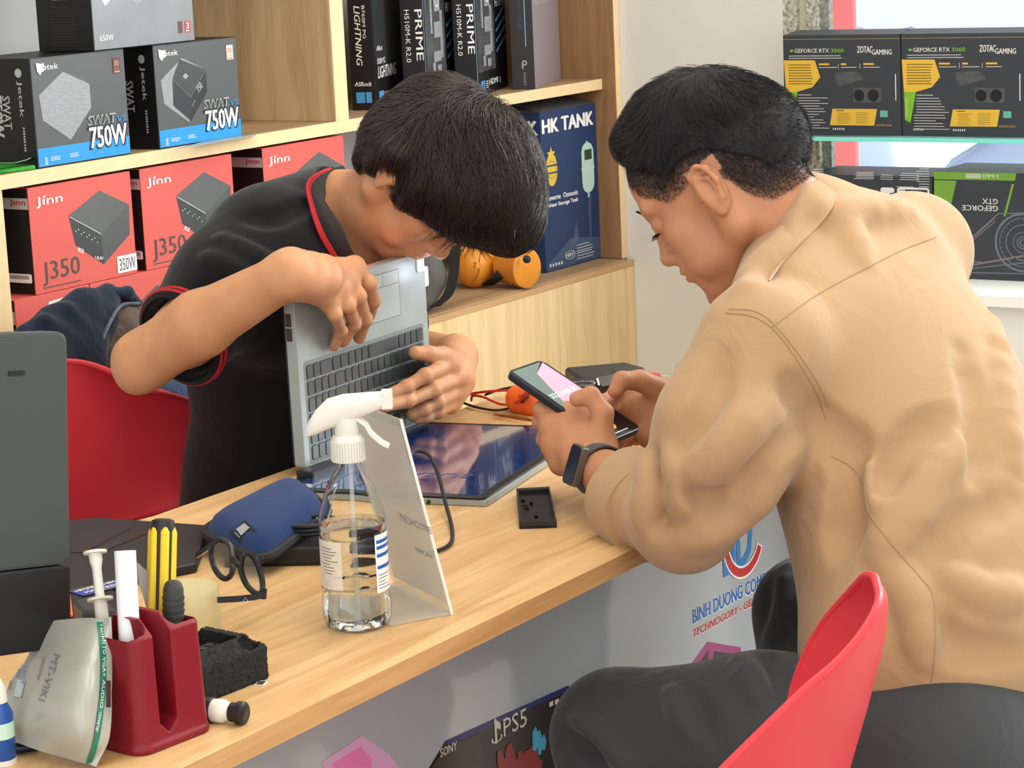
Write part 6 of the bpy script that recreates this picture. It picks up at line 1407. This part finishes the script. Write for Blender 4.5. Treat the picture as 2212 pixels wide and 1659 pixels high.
lathe_on(it, 'barrel', a, b, [(.0, .0060), (L_*.72, .0060), (L_*.72, .0115), (L_*.735, .0115), (L_*.735, .006)], sy, 20)
lathe_on(it, 'plunger', a, b, [(L_*.70, .0042), (L_*.90, .0042), (L_*.94, .0058), (L_*.985, .0060), (L_*.985, .0105), (L_, .0105)], whp, 20)
lathe_on(it, 'flange', a, b, [(L_*.30, .0105), (L_*.315, .0105)], whp, 16)
a = cupw(.021, .014, .012); b = P(352, 1120, D=(a-EYE)@CF+.015); L_ = np.linalg.norm(b-a); it = item('screwdriver', a, 'screwdriver with a yellow and black striped handle, handle up in the pen holder', 'screwdriver')
yl = mat('handle_yellow', '#e3bd1e', .35); hb = mat('handle_black', '#1b1a19', .45); z = nrm(b-a); x = nrm(np.cross(z, V(.3, .8, .1))); y = np.cross(z, x)
lathe_on(it, 'handle_core', a, b, [(.02, .0104), (L_*.5, .0108), (L_*.96, .0112), (L_*.99, .0100), (L_, .006)], hb, 24)
for i in range(6):
    an = 2*PI*i/6+.2; dr = x*math.cos(an)+y*math.sin(an); MB().tube([a-V(*it.location)+z*t_*L_+dr*.0088 for t_ in (.25, .6, .93, .955)], [.0046, .0046, .0046, .0025], 8).build('yellow_rib', yl, it, True)
a = cupw(.020, -.010, .03); b = P(374, 1253, D=(a-EYE)@CF); L_ = np.linalg.norm(b-a); it = item('screwdriver', a, 'small tool with a ribbed black rubber handle in the pen holder', 'screwdriver')
pr = [(.0, .006), (L_*.35, .0070), (L_*.40, .0085)]
for i in range(9): t_ = L_*(.42+.053*i); pr += [(t_, .0098), (t_+.0025, .0098), (t_+.0028, .0091), (t_+.0036, .0091)]
pr += [(L_*.93, .0090), (L_*.98, .0070), (L_, .004)]
lathe_on(it, 'rubber_handle', a, b, pr, mat('rubber_grey', '#343432', .6), 22)
sp_ = [P(x, y, D=(cc_-EYE)@CF+.030) for x, y in ((296, 1214), (325, 1240), (352, 1290), (356, 1350), (350, 1420), (335, 1420), (325, 1345), (310, 1290), (300, 1262))]; it = item('spatula', sp_[3], 'flat grey metal spatula tilted in the pen holder', 'spatula')
slab('blade', sp_, .0012, mat('blade_grey', '#8d877e', .35, metal=.6), it, 0)

# tape roll
tc_ = P(392, 1362, Z=DZ); tp_ = empty('tape_roll', (1.807, 1.579, DZ), 0, 'thick roll of clear yellowish packing tape behind the pen holder', 'tape')
ta = mat('tape_clear', '#d9cd9a', .3, trans=.15, noise=.06, nscale=30, stretch=(1, 1, 6)); MB().lathe([(.0235, .0), (.0345, .0), (.0352, .002), (.0352, .044), (.0340, .046), (.0235, .046)], 48).build('tape_band', ta, tp_, True)
MB().lathe([(.0205, .001), (.0235, .001), (.0235, .0455), (.0205, .0455), (.0205, .001)], 40, cap=False).build('cardboard_core', mat('core_maroon', '#6d2430', .6), tp_, True)
k = MB()
for i in range(7):
    for z_ in (.008, .030): 
        a0 = i*2*PI/7; k.grid([[(.0203*math.cos(t), .0203*math.sin(t), z_+h_) for h_ in (0, .007)] for t in np.linspace(a0, a0+.45, 5)])
k.build('core_print', mat('core_print', '#c9a0a0', .6), tp_)

# black foam block holding memory chips
fb = empty('foam_block', (1.628, 1.412, DZ), R(-5), 'charred-looking black foam block holding small circuit boards, beside the pen holder', 'foam')
fm = mat('foam_black', '#232322', .95, noise=.5, nscale=240, bump=1.5, bscale=260)
S = Sc2(.0016); S.rbox((.046, .040, .0165), (.046, .040, .0165), .003); S.rbox((.038, .044, .036), (.033, .028, .010), .004, .001, 's'); S.ell((.075, .01, .036), (.012, .008, .010), None, .002, 's')
S.mesh('foam_body', fm, fb, 0, lambda v: v+np.random.randn(len(v), 3)*.00045)
pcb = mat('pcb_dark', '#32352c', .5); gold = mat('pcb_gold', '#c0b183', .35, metal=.5)
for i, (x, y, rz) in enumerate(((.030, .050, .1), (.040, .036, .25))):
    M4 = Matrix.Translation((x, y, .0315+.002*i)) @ Matrix.Rotation(rz, 4, 'Z') @ Matrix.Rotation(.05, 4, 'X'); o_ = MB().box((-.026, -.008, 0), (.026, .008, .0014), M4).build('memory_board', pcb, fb)
    m2 = MB()
    for j in range(14): m2.box((-.025+.0036*j, -.008, .0014), (-.0228+.0036*j, -.0055, .0017), M4)
    m2.build('gold_contacts', gold, o_)
    m3 = MB()
    for j in range(4): m3.box((-.022+.012*j, -.003, .0014), (-.013+.012*j, .006, .0025), M4)
    m3.build('memory_chips', dark_pl, o_)
# small bottle with black cap
a, b = P(448, 1533, Z=DZ+.0105), P(527, 1541, Z=DZ+.0105); a = a-nrm(b-a)*.0; L_ = np.linalg.norm(b-a); it = item('marker_pen', V(a[0], a[1], DZ), 'stubby white marker with black ends lying against the pen holder', 'marker'); 
lathe_on(it, 'black_end', a, b, [(-.012, .0115), (.006, .0118), (.007, .010)], dark_pl, 24); lathe_on(it, 'white_barrel', a, b, [(.006, .0104), (L_*.45, .0108), (L_*.62, .0075), (L_*.66, .0070)], whp, 24); lathe_on(it, 'black_cap', a, b, [(L_*.64, .0075), (L_*.66, .0088), (L_*.82, .0088), (L_*.84, .0105), (L_*1.0, .0105), (L_*1.03, .0092)], dark_pl, 24)
c_ = P(564, 1477, Z=DZ); it = item('memory_card', c_, 'tiny silver-edged memory card on the desk beside the foam block', 'card'); M4 = Matrix.Rotation(R(20), 4, 'Z')
MB().box((-.007, -.0045, 0), (.007, .0045, .001), M4).build('card_body', whp, it); MB().box((-.0055, -.0033, .001), (.005, .0033, .0012), M4).build('contact_pad', mat('pad_grey', '#5f625f', .3, metal=.5), it)

# plastic pouch leaning on the holder
DB = 2.10
rowsb = [[(90, 1345, 2.20), (147, 1338, 2.16), (200, 1336, 2.13), (226, 1338, 2.115), (240, 1332, 2.11)], [(60, 1420, 2.19), (130, 1415, 2.12), (190, 1415, 2.08), (222, 1418, 2.09), (241, 1420, 2.10)], [(20, 1480, 2.18), (100, 1490, 2.09), (175, 1495, 2.055), (218, 1500, 2.075), (240, 1505, 2.09)],
         [(5, 1540, 2.15), (85, 1560, 2.08), (165, 1580, 2.05), (208, 1590, 2.065), (236, 1590, 2.08)], [(18, 1598, 2.12), (90, 1622, 2.09), (160, 1642, 2.075), (190, 1650, 2.075), (208, 1656, 2.075)]]
Gb = np.array([[P(x, y, D=d) for x, y, d in r_] for r_ in rowsb])
def refine(G, n=5):
    G1 = np.array([catmull(r_, n) for r_ in G]); return np.array([catmull(G1[:, j], n) for j in range(G1.shape[1])]).transpose(1, 0, 2)
Gf = refine(Gb); pb = empty('plastic_pouch', Gb[4][2], 0, 'grey-white plastic pouch with a green strip, leaning on the pen holder', 'pouch'); pl_ = V(*pb.location)
Gf = Gf+(.0012*np.sin(np.arange(Gf.shape[0])[:, None]*1.3+np.arange(Gf.shape[1])[None]*.9))[:, :, None]*CF
pfilm = MB().grid(Gf-pl_, thick=.0012).build('front_film', mat('pouch_film', '#a9aba2', .28, noise=.04, nscale=20, spec=.6), pb, True)
bk = Gf+CF*(.020*np.outer(np.sin(np.linspace(0, PI, Gf.shape[0])), np.sin(np.linspace(0, PI, Gf.shape[1]))))[:, :, None]+CF*.002; MB().grid(bk-pl_, thick=.001).build('back_film', MATS['pouch_film'], pb, True)
pbt = bvh(pfilm)
def on_px(tree, loc, name, m, parent, polys=(), texts=(), lift=.0009):
    """flat print laid on a curved surface: polygons and (text, a, b, height) given by where they are seen on it"""
    mb = MB()
    def put(vs, fs):
        q = [hit_l(tree, x, y, lift, loc) for x, y in vs]
        fs = [f for f in fs if all(q[i_] is not None for i_ in f)]; q = [V(0, 0, 0) if p is None else p for p in q]; used = sorted({i_ for f in fs for i_ in f}); mp_ = {u: n_ for n_, u in enumerate(used)}
        mb.add([q[u] for u in used], [tuple(mp_[i_] for i_ in f) for f in fs])
    for g in polys:
        n_, k_ = len(g), len(g[0]); put([p for r_ in g for p in r_], [(a*k_+b, (a+1)*k_+b, (a+1)*k_+b+1, a*k_+b+1) for a in range(n_-1) for b in range(k_-1)])
    for t_, a, b, h_ in texts:
        vs, fs, x0, x1, y0, y1 = text_mesh(t_, 0, .015); d = V(b[0]-a[0], b[1]-a[1]); u = d/np.linalg.norm(d); n2 = V(u[1], -u[0])
        put([(a[0]+d[0]*(x-x0)/(x1-x0)+n2[0]*h_*(y-y0)/(y1-y0), a[1]+d[1]*(x-x0)/(x1-x0)+n2[1]*h_*(y-y0)/(y1-y0)) for x, y in vs], fs)
    return mb.build(name, m, parent)
sx_ = [(216, 1345), (221, 1400), (222, 1450), (220, 1500), (214, 1550), (206, 1600), (192, 1648)]; sc_p = catmull([V(*p) for p in sx_], 4)
on_px(pbt, pl_, 'green_strip', mat('strip_green', '#1f7a5f', .4), pb, polys=[[[(p[0]+o_, p[1]) for o_ in (-6.5, 0, 6.5)] for p in sc_p]])
for t_, a_, b_ in (('HDMI', (217, 1352), (219, 1392)), ('TO', (219, 1396), (219, 1414)), ('VGA+', (219, 1420), (218, 1462)), ('AUDIO', (218, 1468), (212, 1530)), ('converter', (211, 1538), (202, 1580))): on_px(pbt, pl_, 'strip_lettering', white, pb, texts=[(t_, a_, b_, 7)], lift=.0016)
on_px(pbt, pl_, 'pouch_lettering', mat('pouch_ink', '#77787a', .5), pb, texts=[('MT-VIKI', (118, 1412), (84, 1512), 14), ('converter', (95, 1420), (80, 1470), 6)])
on_px(pbt, pl_, 'sticker', mat('sticker_pale', '#c0cbd6', .5), pb, polys=[[[(32, 1430), (48, 1432), (66, 1434)], [(24, 1465), (40, 1469), (56, 1472)], [(17, 1500), (32, 1505), (47, 1508)]]])
on_px(pbt, pl_, 'sticker_print', blue, pb, texts=[('UGT', (56, 1440), (46, 1480), 7), ('00', (42, 1438), (36, 1465), 8)], lift=.0016)
on_px(pbt, pl_, 'sticker_barcode', bar, pb, texts=[('IIIIIIIIIIIII', (30, 1436), (20, 1492), 6)], lift=.0016)
MB().grid([[P(235, y, D=2.075)-pl_+C3(1, 0, 0)*w_ for w_ in (-.0022, .0018)] for y in (1470, 1490, 1512, 1528)]).build('hang_hole', mat('hole_dark', '#3a1418', .7), pb)
# blue glue tube and pen
a, b = P(2, 1612, Z=DZ+.015), P(2, 1440, D=2.10); L_ = np.linalg.norm(b-a); it = item('glue_bottle', V(a[0], a[1], DZ), 'blue and white glue bottle at the left edge, beside the pouch', 'bottle')
lathe_on(it, 'bottle', V(a[0], a[1], DZ), V(a[0], a[1], DZ)+V(0, 0, 1)*.07, [(0, .011), (.002, .0125), (.045, .0125), (.055, .008)], mat('glue_blue', '#1d4f9a', .3), 28); lathe_on(it, 'cap', V(a[0], a[1], DZ+.055), V(a[0], a[1], DZ+.09), [(0, .009), (.012, .0085), (.020, .005)], whp, 24)
lathe_on(it, 'label_band', V(a[0], a[1], DZ+.024), V(a[0], a[1], DZ+.05), [(0, .0127), (.014, .0127)], mat('label_green', '#bfe0d2', .4), 28); lathe_on(it, 'base_ring', V(a[0], a[1], DZ+.0), V(a[0], a[1], DZ+.05), [(0, .0127), (.005, .0127)], whp, 28)
a, b = P(-60, 1632, Z=DZ+.005), P(103, 1606, Z=DZ+.005); L_ = np.linalg.norm(b-a); it = item('pen', V(a[0], a[1], DZ), 'dark blue click pen lying at the bottom left of the desk', 'pen'); a2 = a
lathe_on(it, 'barrel', a, b, [(0, .0048), (L_*.86, .0050), (L_*.87, .0044)], mat('pen_blue', '#181c3c', .35), 18); lathe_on(it, 'click_button', a, b, [(L_*.86, .0026), (L_*.97, .0028), (L_, .0014)], MATS['steel'], 14)
# printed cards and small box behind the cup
q = [P(x, y, Z=.760) for x, y in ((147, 1278), (235, 1255), (262, 1300), (262, 1335), (150, 1335))]; it = item('leaflet', V(*(sum(q)/5)[:2], DZ), 'blue and black printed card sleeve between the monitor and the pen holder', 'card')
slab('sleeve', [p-V(0, 0, .005) for p in q], .009, card_black, it, .001); base = V(*it.location)
Fq = (q[0]-base, nrm(q[1]-q[0]), V(0, 0, 1), V(0, 0, 1)); ux = nrm(q[1]-q[0]); uy = np.cross(V(0, 0, 1), ux); Fq = (q[0]-base-uy*.0, ux, uy, V(0, 0, 1))
k = Print(Fq, .0004); k.poly([(0, 0), (.075, 0), (.070, -.030), (0, -.030)][::-1]); k.build('blue_field', mat('leaf_blue', '#34429a', .4), it)
k = Print(Fq, .0008); k.text('NHAN PHIM', .004, -.012, .05, .007, bold=.03).text('MAY TINH', .008, -.024, .04, .007, bold=.03); k.build('white_lettering', white, it)
k = Print(Fq, .0008); k.rect(.008, -.005, .045, .0012).rect(.02, -.028, .03, .0014).rect(.05, -.020, .01, .003); k.build('yellow_print', yel, it)
it = item('dust_blower', P(190, 1318, Z=DZ), 'black plastic box with a grey angled top behind the pouch', 'box'); bs = V(*it.location)
slab('box_top', [P(158, 1318, Z=.775), P(205, 1305, Z=.775), P(238, 1318, Z=.775), P(262, 1345, Z=.775), P(180, 1340, Z=.775)], .02, mat('box_dark', '#2e3133', .4), it, .003)
it = item('orange_tag', P(150, 1318, Z=DZ), 'small orange and white strip beside the monitor edge', 'tag'); bs = V(*it.location); slab('strip', [P(140, 1290, Z=.764), P(152, 1286, Z=.764), P(158, 1330, Z=.764), P(144, 1334, Z=.764)], .002, mat('tag_orange', '#e0793a', .5), it, 0)

# caddy with screws
q = [V(2.408, 1.568, DZ), V(2.44, 1.539, DZ), V(2.299, 1.441, DZ), V(2.277, 1.478, DZ)]
q = [P(1116, 1070, Z=DZ), P(1188, 1066, Z=DZ), P(1203, 1140, Z=DZ), P(1122, 1143, Z=DZ)]
it = item('drive_caddy', (sum(q)/4), 'shallow black plastic caddy with tiny screws in it on the bare desk', 'tray'); bs = V(*it.location); qc = sum(q)/4
slab('floor', [p+V(0, 0, .002) for p in q], .003, dark_pl, it, .0004)
for i in range(4):
    a_, b_ = q[i], q[(i+1) % 4]; ins = lambda p, f_: qc+(p-qc)*f_
    MB().add([p-bs for p in (a_, b_, ins(b_, .88), ins(a_, .88))]+[p-bs+V(0, 0, .009) for p in (a_, b_, ins(b_, .88), ins(a_, .88))], [(0, 1, 2, 3), (7, 6, 5, 4), (0, 4, 5, 1), (1, 5, 6, 2), (2, 6, 7, 3), (3, 7, 4, 0)]).build('wall', dark_pl, it, bevel=.0008)
scm = mat('screw_black', '#2b2b2b', .3, metal=.7); sgm = MATS['steel']
proto = None
for i, (x, y, rz) in enumerate(((1130, 1082, .3), (1138, 1092, 1.9), (1148, 1088, .9), (1141, 1098, 2.6), (1158, 1117, .2))):
    p = P(x, y, Z=DZ+.005)
    if proto is None:
        s_ = empty('screw', p, rz, 'tiny black screw lying in the black caddy', 'screw', 'screws in the caddy'); MB().lathe([(.0001, 0), (.0022, .0), (.0022, .001), (.0009, .0012), (.0009, .006)], 10, Matrix.Rotation(PI/2, 4, 'Y')).build('screw_body', scm, s_, True); proto = s_
    else: s_ = copy_tree(proto); s_.location = Vector(p); s_.rotation_euler = (0, 0, rz)
# multimeter, holster, probes, tweezers
it = item('multimeter', P(1340, 830, Z=DZ), 'black multimeter with an orange holster at the far end of the desk', 'multimeter'); bs = V(*it.location)
slab('meter_body', [P(x, y, Z=.772) for x, y in ((1220, 815), (1352, 803), (1395, 815), (1402, 842), (1265, 846))], .030, mat('meter_black', '#2a2a2a', .45), it, .004)
slab('display', [P(x, y, Z=.788) for x, y in ((1290, 816), (1350, 806), (1372, 822), (1300, 834))], .002, mat('meter_lcd', '#4b504d', .3), it, .0005)
slab('dial_panel', [P(x, y, Z=.7885) for x, y in ((1236, 818), (1272, 813), (1280, 834), (1250, 838))], .001, mat('meter_panel', '#1b1b1b', .4), it, 0)
k = Print((P(1262, 828, Z=.7895)-bs, V(1, 0, 0), V(0, 1, 0), V(0, 0, 1)), .0); k.ring(0, 0, .016, .001, 20)
for i in range(10): k.disc(.021*math.cos(i*.63), .021*math.sin(i*.63), .0011, 6)
k.build('dial_marks', wht2, it)
slab('display_bar', [P(x, y, Z=.790) for x, y in ((1288, 817), (1292, 816.5), (1296, 831), (1292, 832))], .0008, whp, it, 0)
it = item('orange_holster', P(1210, 865, Z=DZ), 'bright orange rubber holster lying beneath the phone beside the multimeter', 'holster'); bs = V(*it.location); orr = mat('orange_rubber', '#e9682a', .45)
S = Sculpt(.002); S.chain([P(1125, 862, Z=.768), P(1160, 866, Z=.768), P(1200, 865, Z=.768)], [.022, .023, .016], .01); S.chain([P(1200, 862, Z=.766), P(1260, 850, Z=.766), P(1330, 850, Z=.766)], [.014, .012, .012], .01)
o_ = S.mesh('rubber_body', orr, None, 1); rel(o_, it)
def lead(name, label, pts, m, zs=None, r=.0019):
    it = item(name, P(pts[0][0], pts[0][1], Z=DZ), label, 'cable', 'multimeter test leads'); bs = V(*it.location)
    MB().tube([p-bs for p in catmull([P(x, y, Z=DZ+h_) for x, y, h_ in pts], 7)], r, 7).build('wire', m, it, True); return it
rw = mat('wire_red', '#c22a26', .35); bw = mat('wire_black', '#1c1a1a', .4)
lead('test_lead', 'red test lead curving in two loops left of the orange holster', [(985, 876, .003), (1005, 855, .008), (1050, 846, .015), (1108, 844, .020), (1125, 856, .03), (1140, 846, .040)], rw)
lead('test_lead', 'red inner wire loop between the young man\'s hand and the holster', [(1018, 865, .003), (1022, 855, .012), (1045, 858, .012), (1085, 874, .006), (1120, 868, .020), (1145, 848, .035)], rw)
lead('test_lead', 'black test lead looping below the red one by the holster', [(995, 868, .003), (1030, 880, .004), (1075, 886, .004), (1115, 876, .010), (1140, 858, .035)], bw)
lead('test_lead', 'black wire arching behind the red test lead', [(1048, 853, .003), (1075, 843, .012), (1108, 836, .022)], bw)
for (x0, y0, x1, y1, m, lb_) in ((1398, 812, 1424, 812, rw, 'red-sleeved test probe with a bare steel tip at the desk end'), (1385, 815, 1412, 820, bw, 'black-sleeved test probe with a bare steel tip at the desk end')):
    a, b = P(x0, y0, Z=DZ+.03), P(x1, y1, Z=DZ+.028); L_ = np.linalg.norm(b-a); it = item('test_probe', a, lb_, 'probe', 'multimeter probes'); lathe_on(it, 'sleeve', a, b, [(0, .0052), (L_, .0045)], m, 14); lathe_on(it, 'tip', a, b, [(L_, .0012), (L_+.05, .0005)], MATS['steel'], 8)
a, b, c_ = P(1066, 894, Z=DZ+.004), P(1066, 897, Z=DZ+.004), P(1172, 912, Z=DZ+.006); it = item('tweezers', c_, 'fine brass-coloured tweezers on the desk under the left hand of the man in tan', 'tweezers'); bs = V(*it.location); twm = mat('brass', '#9a6f42', .3, metal=.8)
MB().tube([c_-bs, (a+c_)/2-bs+V(0, .004, .001), a-bs], [.0022, .0020, .0006], 6).build('tweezer_arm', twm, it, True); MB().tube([c_-bs, (b+c_)/2-bs-V(0, .005, 0), b-bs], [.0022, .0020, .0006], 6).build('tweezer_arm', twm, it, True)

# ------------------------------------------------------------ things on the cabinet ledge and shelf
LZ = .7198; og = mat('lamp_orange', '#e2912c', .4); it = item('head_lamp', P(1030, 612, Z=LZ), 'orange power tool with a ribbed round body on the cabinet ledge', 'power tool'); bs = V(*it.location)
S = Sculpt(.0022); c_ = P(1025, 577, Z=LZ+.040); dt_ = (c_-EYE)@CF-3.98; S.ell(c_, (.040, .036, .042), None, .01); S.ell(P(1000, 550, D=3.98+dt_), (.022, .022, .022), None, .012); S.cone(P(1000, 545, D=3.98+dt_), P(1040, 520, D=4.0+dt_), .018, .024, .015); S.ell(P(1048, 560, D=4.0+dt_), (.03, .03, .048), None, .012)
rel(S.mesh('tool_body', og, None, 2), it)
o_ = MB().tube([p for p in catmull([P(1042, 528, D=3.93+dt_), P(1036, 560, D=3.922+dt_), P(1033, 590, D=3.928+dt_), P(1018, 615, D=3.95+dt_)], 5)], .0013, 5).build('body_seam', mat('orange_dark', '#a9601a', .5), None, True); rel(o_, it)
rel(MB().tube([P(1030, 566, D=3.92+dt_), P(1030, 580, D=3.92+dt_)], .006, 10).build('latch', og, None, True), it); rel(MB().box(tuple(P(991, 540, D=3.945+dt_)-V(.004, .003, .012)), tuple(P(991, 540, D=3.945+dt_)+V(.004, .003, .012))).build('slot', mat('slot_dark', '#3a2b16', .6), None, bevel=.001), it)
it = item('flashlight', P(1120, 605, Z=LZ), 'orange cylindrical lamp head with a black button beside the blue carton', 'lamp'); 
a, b = V(3.4037, 2.2196, .0), V(3.3748, 2.1510, 0)
a = P(1092, 575, Z=LZ+.040); b = P(1142, 580, Z=LZ+.040); L_ = np.linalg.norm(b-a)
lathe_on(it, 'lamp_head', a, b, [(-.01, .020), (0, .034), (L_*.5, .036), (L_*.93, .039), (L_, .033)], og, 32); S = Sculpt(.0022); S.chain([a, P(1115, 530, D=(a-EYE)@CF), P(1130, 500, D=(a-EYE)@CF)], [.022, .020, .020], .01); rel(S.mesh('lamp_handle', og, None, 1), it)
bd_ = (b-EYE)@CF; lathe_on(it, 'button', P(1138, 560, D=bd_-.030), P(1138, 560, D=bd_-.046), [(0, .008), (.008, .0078), (.009, .006)], dark_pl, 18)
it = item('strap', P(1070, 612, Z=LZ), 'black webbing strap hanging between the two orange tools', 'strap'); o_ = MB().grid([[p+C3(1, 0, 0)*w_ for w_ in (-.012, 0, .012)] for p in catmull([P(1098, 540, D=3.98+dt_), P(1090, 575, D=3.95+dt_), P(1075, 600, D=3.94+dt_), P(1052, 615, D=3.97+dt_)], 6)], thick=.003).build('webbing', mat('strap_black', '#151515', .8), None, True); rel(o_, it)
it = item('tool_bag', P(950, 640, Z=LZ), 'dark grey rounded bag with a black strap behind the laptop deck', 'bag'); db_ = (P(925, 640, Z=LZ+.03)-EYE)@CF; S = Sculpt(.0026); S.chain([P(916, 545, D=db_), P(920, 600, D=db_), P(914, 645, D=db_-.01)], [.030, .034, .026], .02)
rel(S.mesh('bag_body', mat('bag_grey', '#55524f', .7), None, 2), it); rel(MB().grid([[p+C3(1, .2, 0)*w_ for w_ in (-.010, 0, .010)] for p in catmull([P(982, 530, D=db_-.01), P(980, 590, D=db_-.01), P(968, 635, D=db_-.03), P(940, 662, D=db_-.05)], 6)], thick=.003).build('shoulder_strap', MATS['strap_black'], None, True), it)
it = item('green_packet', P(30, 365, Z=1.0975), 'glossy green plastic packet lying at the left end of the middle shelf', 'packet'); bs = V(*it.location)
gm = mat('green_foil', '#3fae3c', .3, noise=.3, nscale=60); gz = 1.0975
ga, gb2, gc, gd = P(-30, 378, Z=gz), P(77, 366, Z=gz), P(77, 359, Z=gz), P(-30, 365, Z=gz)
slab('packet_base', [ga+V(0, 0, .003), gb2+V(0, 0, .003), gc+V(0, .02, .003), gd+V(0, .02, .003)], .006, gm, it, .001)
MB().grid([[P(x, y, Y=2.606+j*.01)-bs for j in range(3)] for x, y in ((-20, 352), (30, 352), (55, 346), (67, 341))], thick=.001).build('packet_flap', mat('green_foil2', '#3a8f3f', .25), it, True)
it = item('acrylic_strip', P(460, 305, Z=1.0975), 'thin clear acrylic strip sticking out under the right 750W box', 'strip'); bs = V(*it.location)
slab('strip', [P(372, 324, Z=1.0985), P(552, 292, Z=1.0985), P(556, 289, Z=1.0985), P(480, 296, Z=1.0985)], .0012, mat('acr_strip', '#b5b4b0', .2, alpha=.8), it, 0)
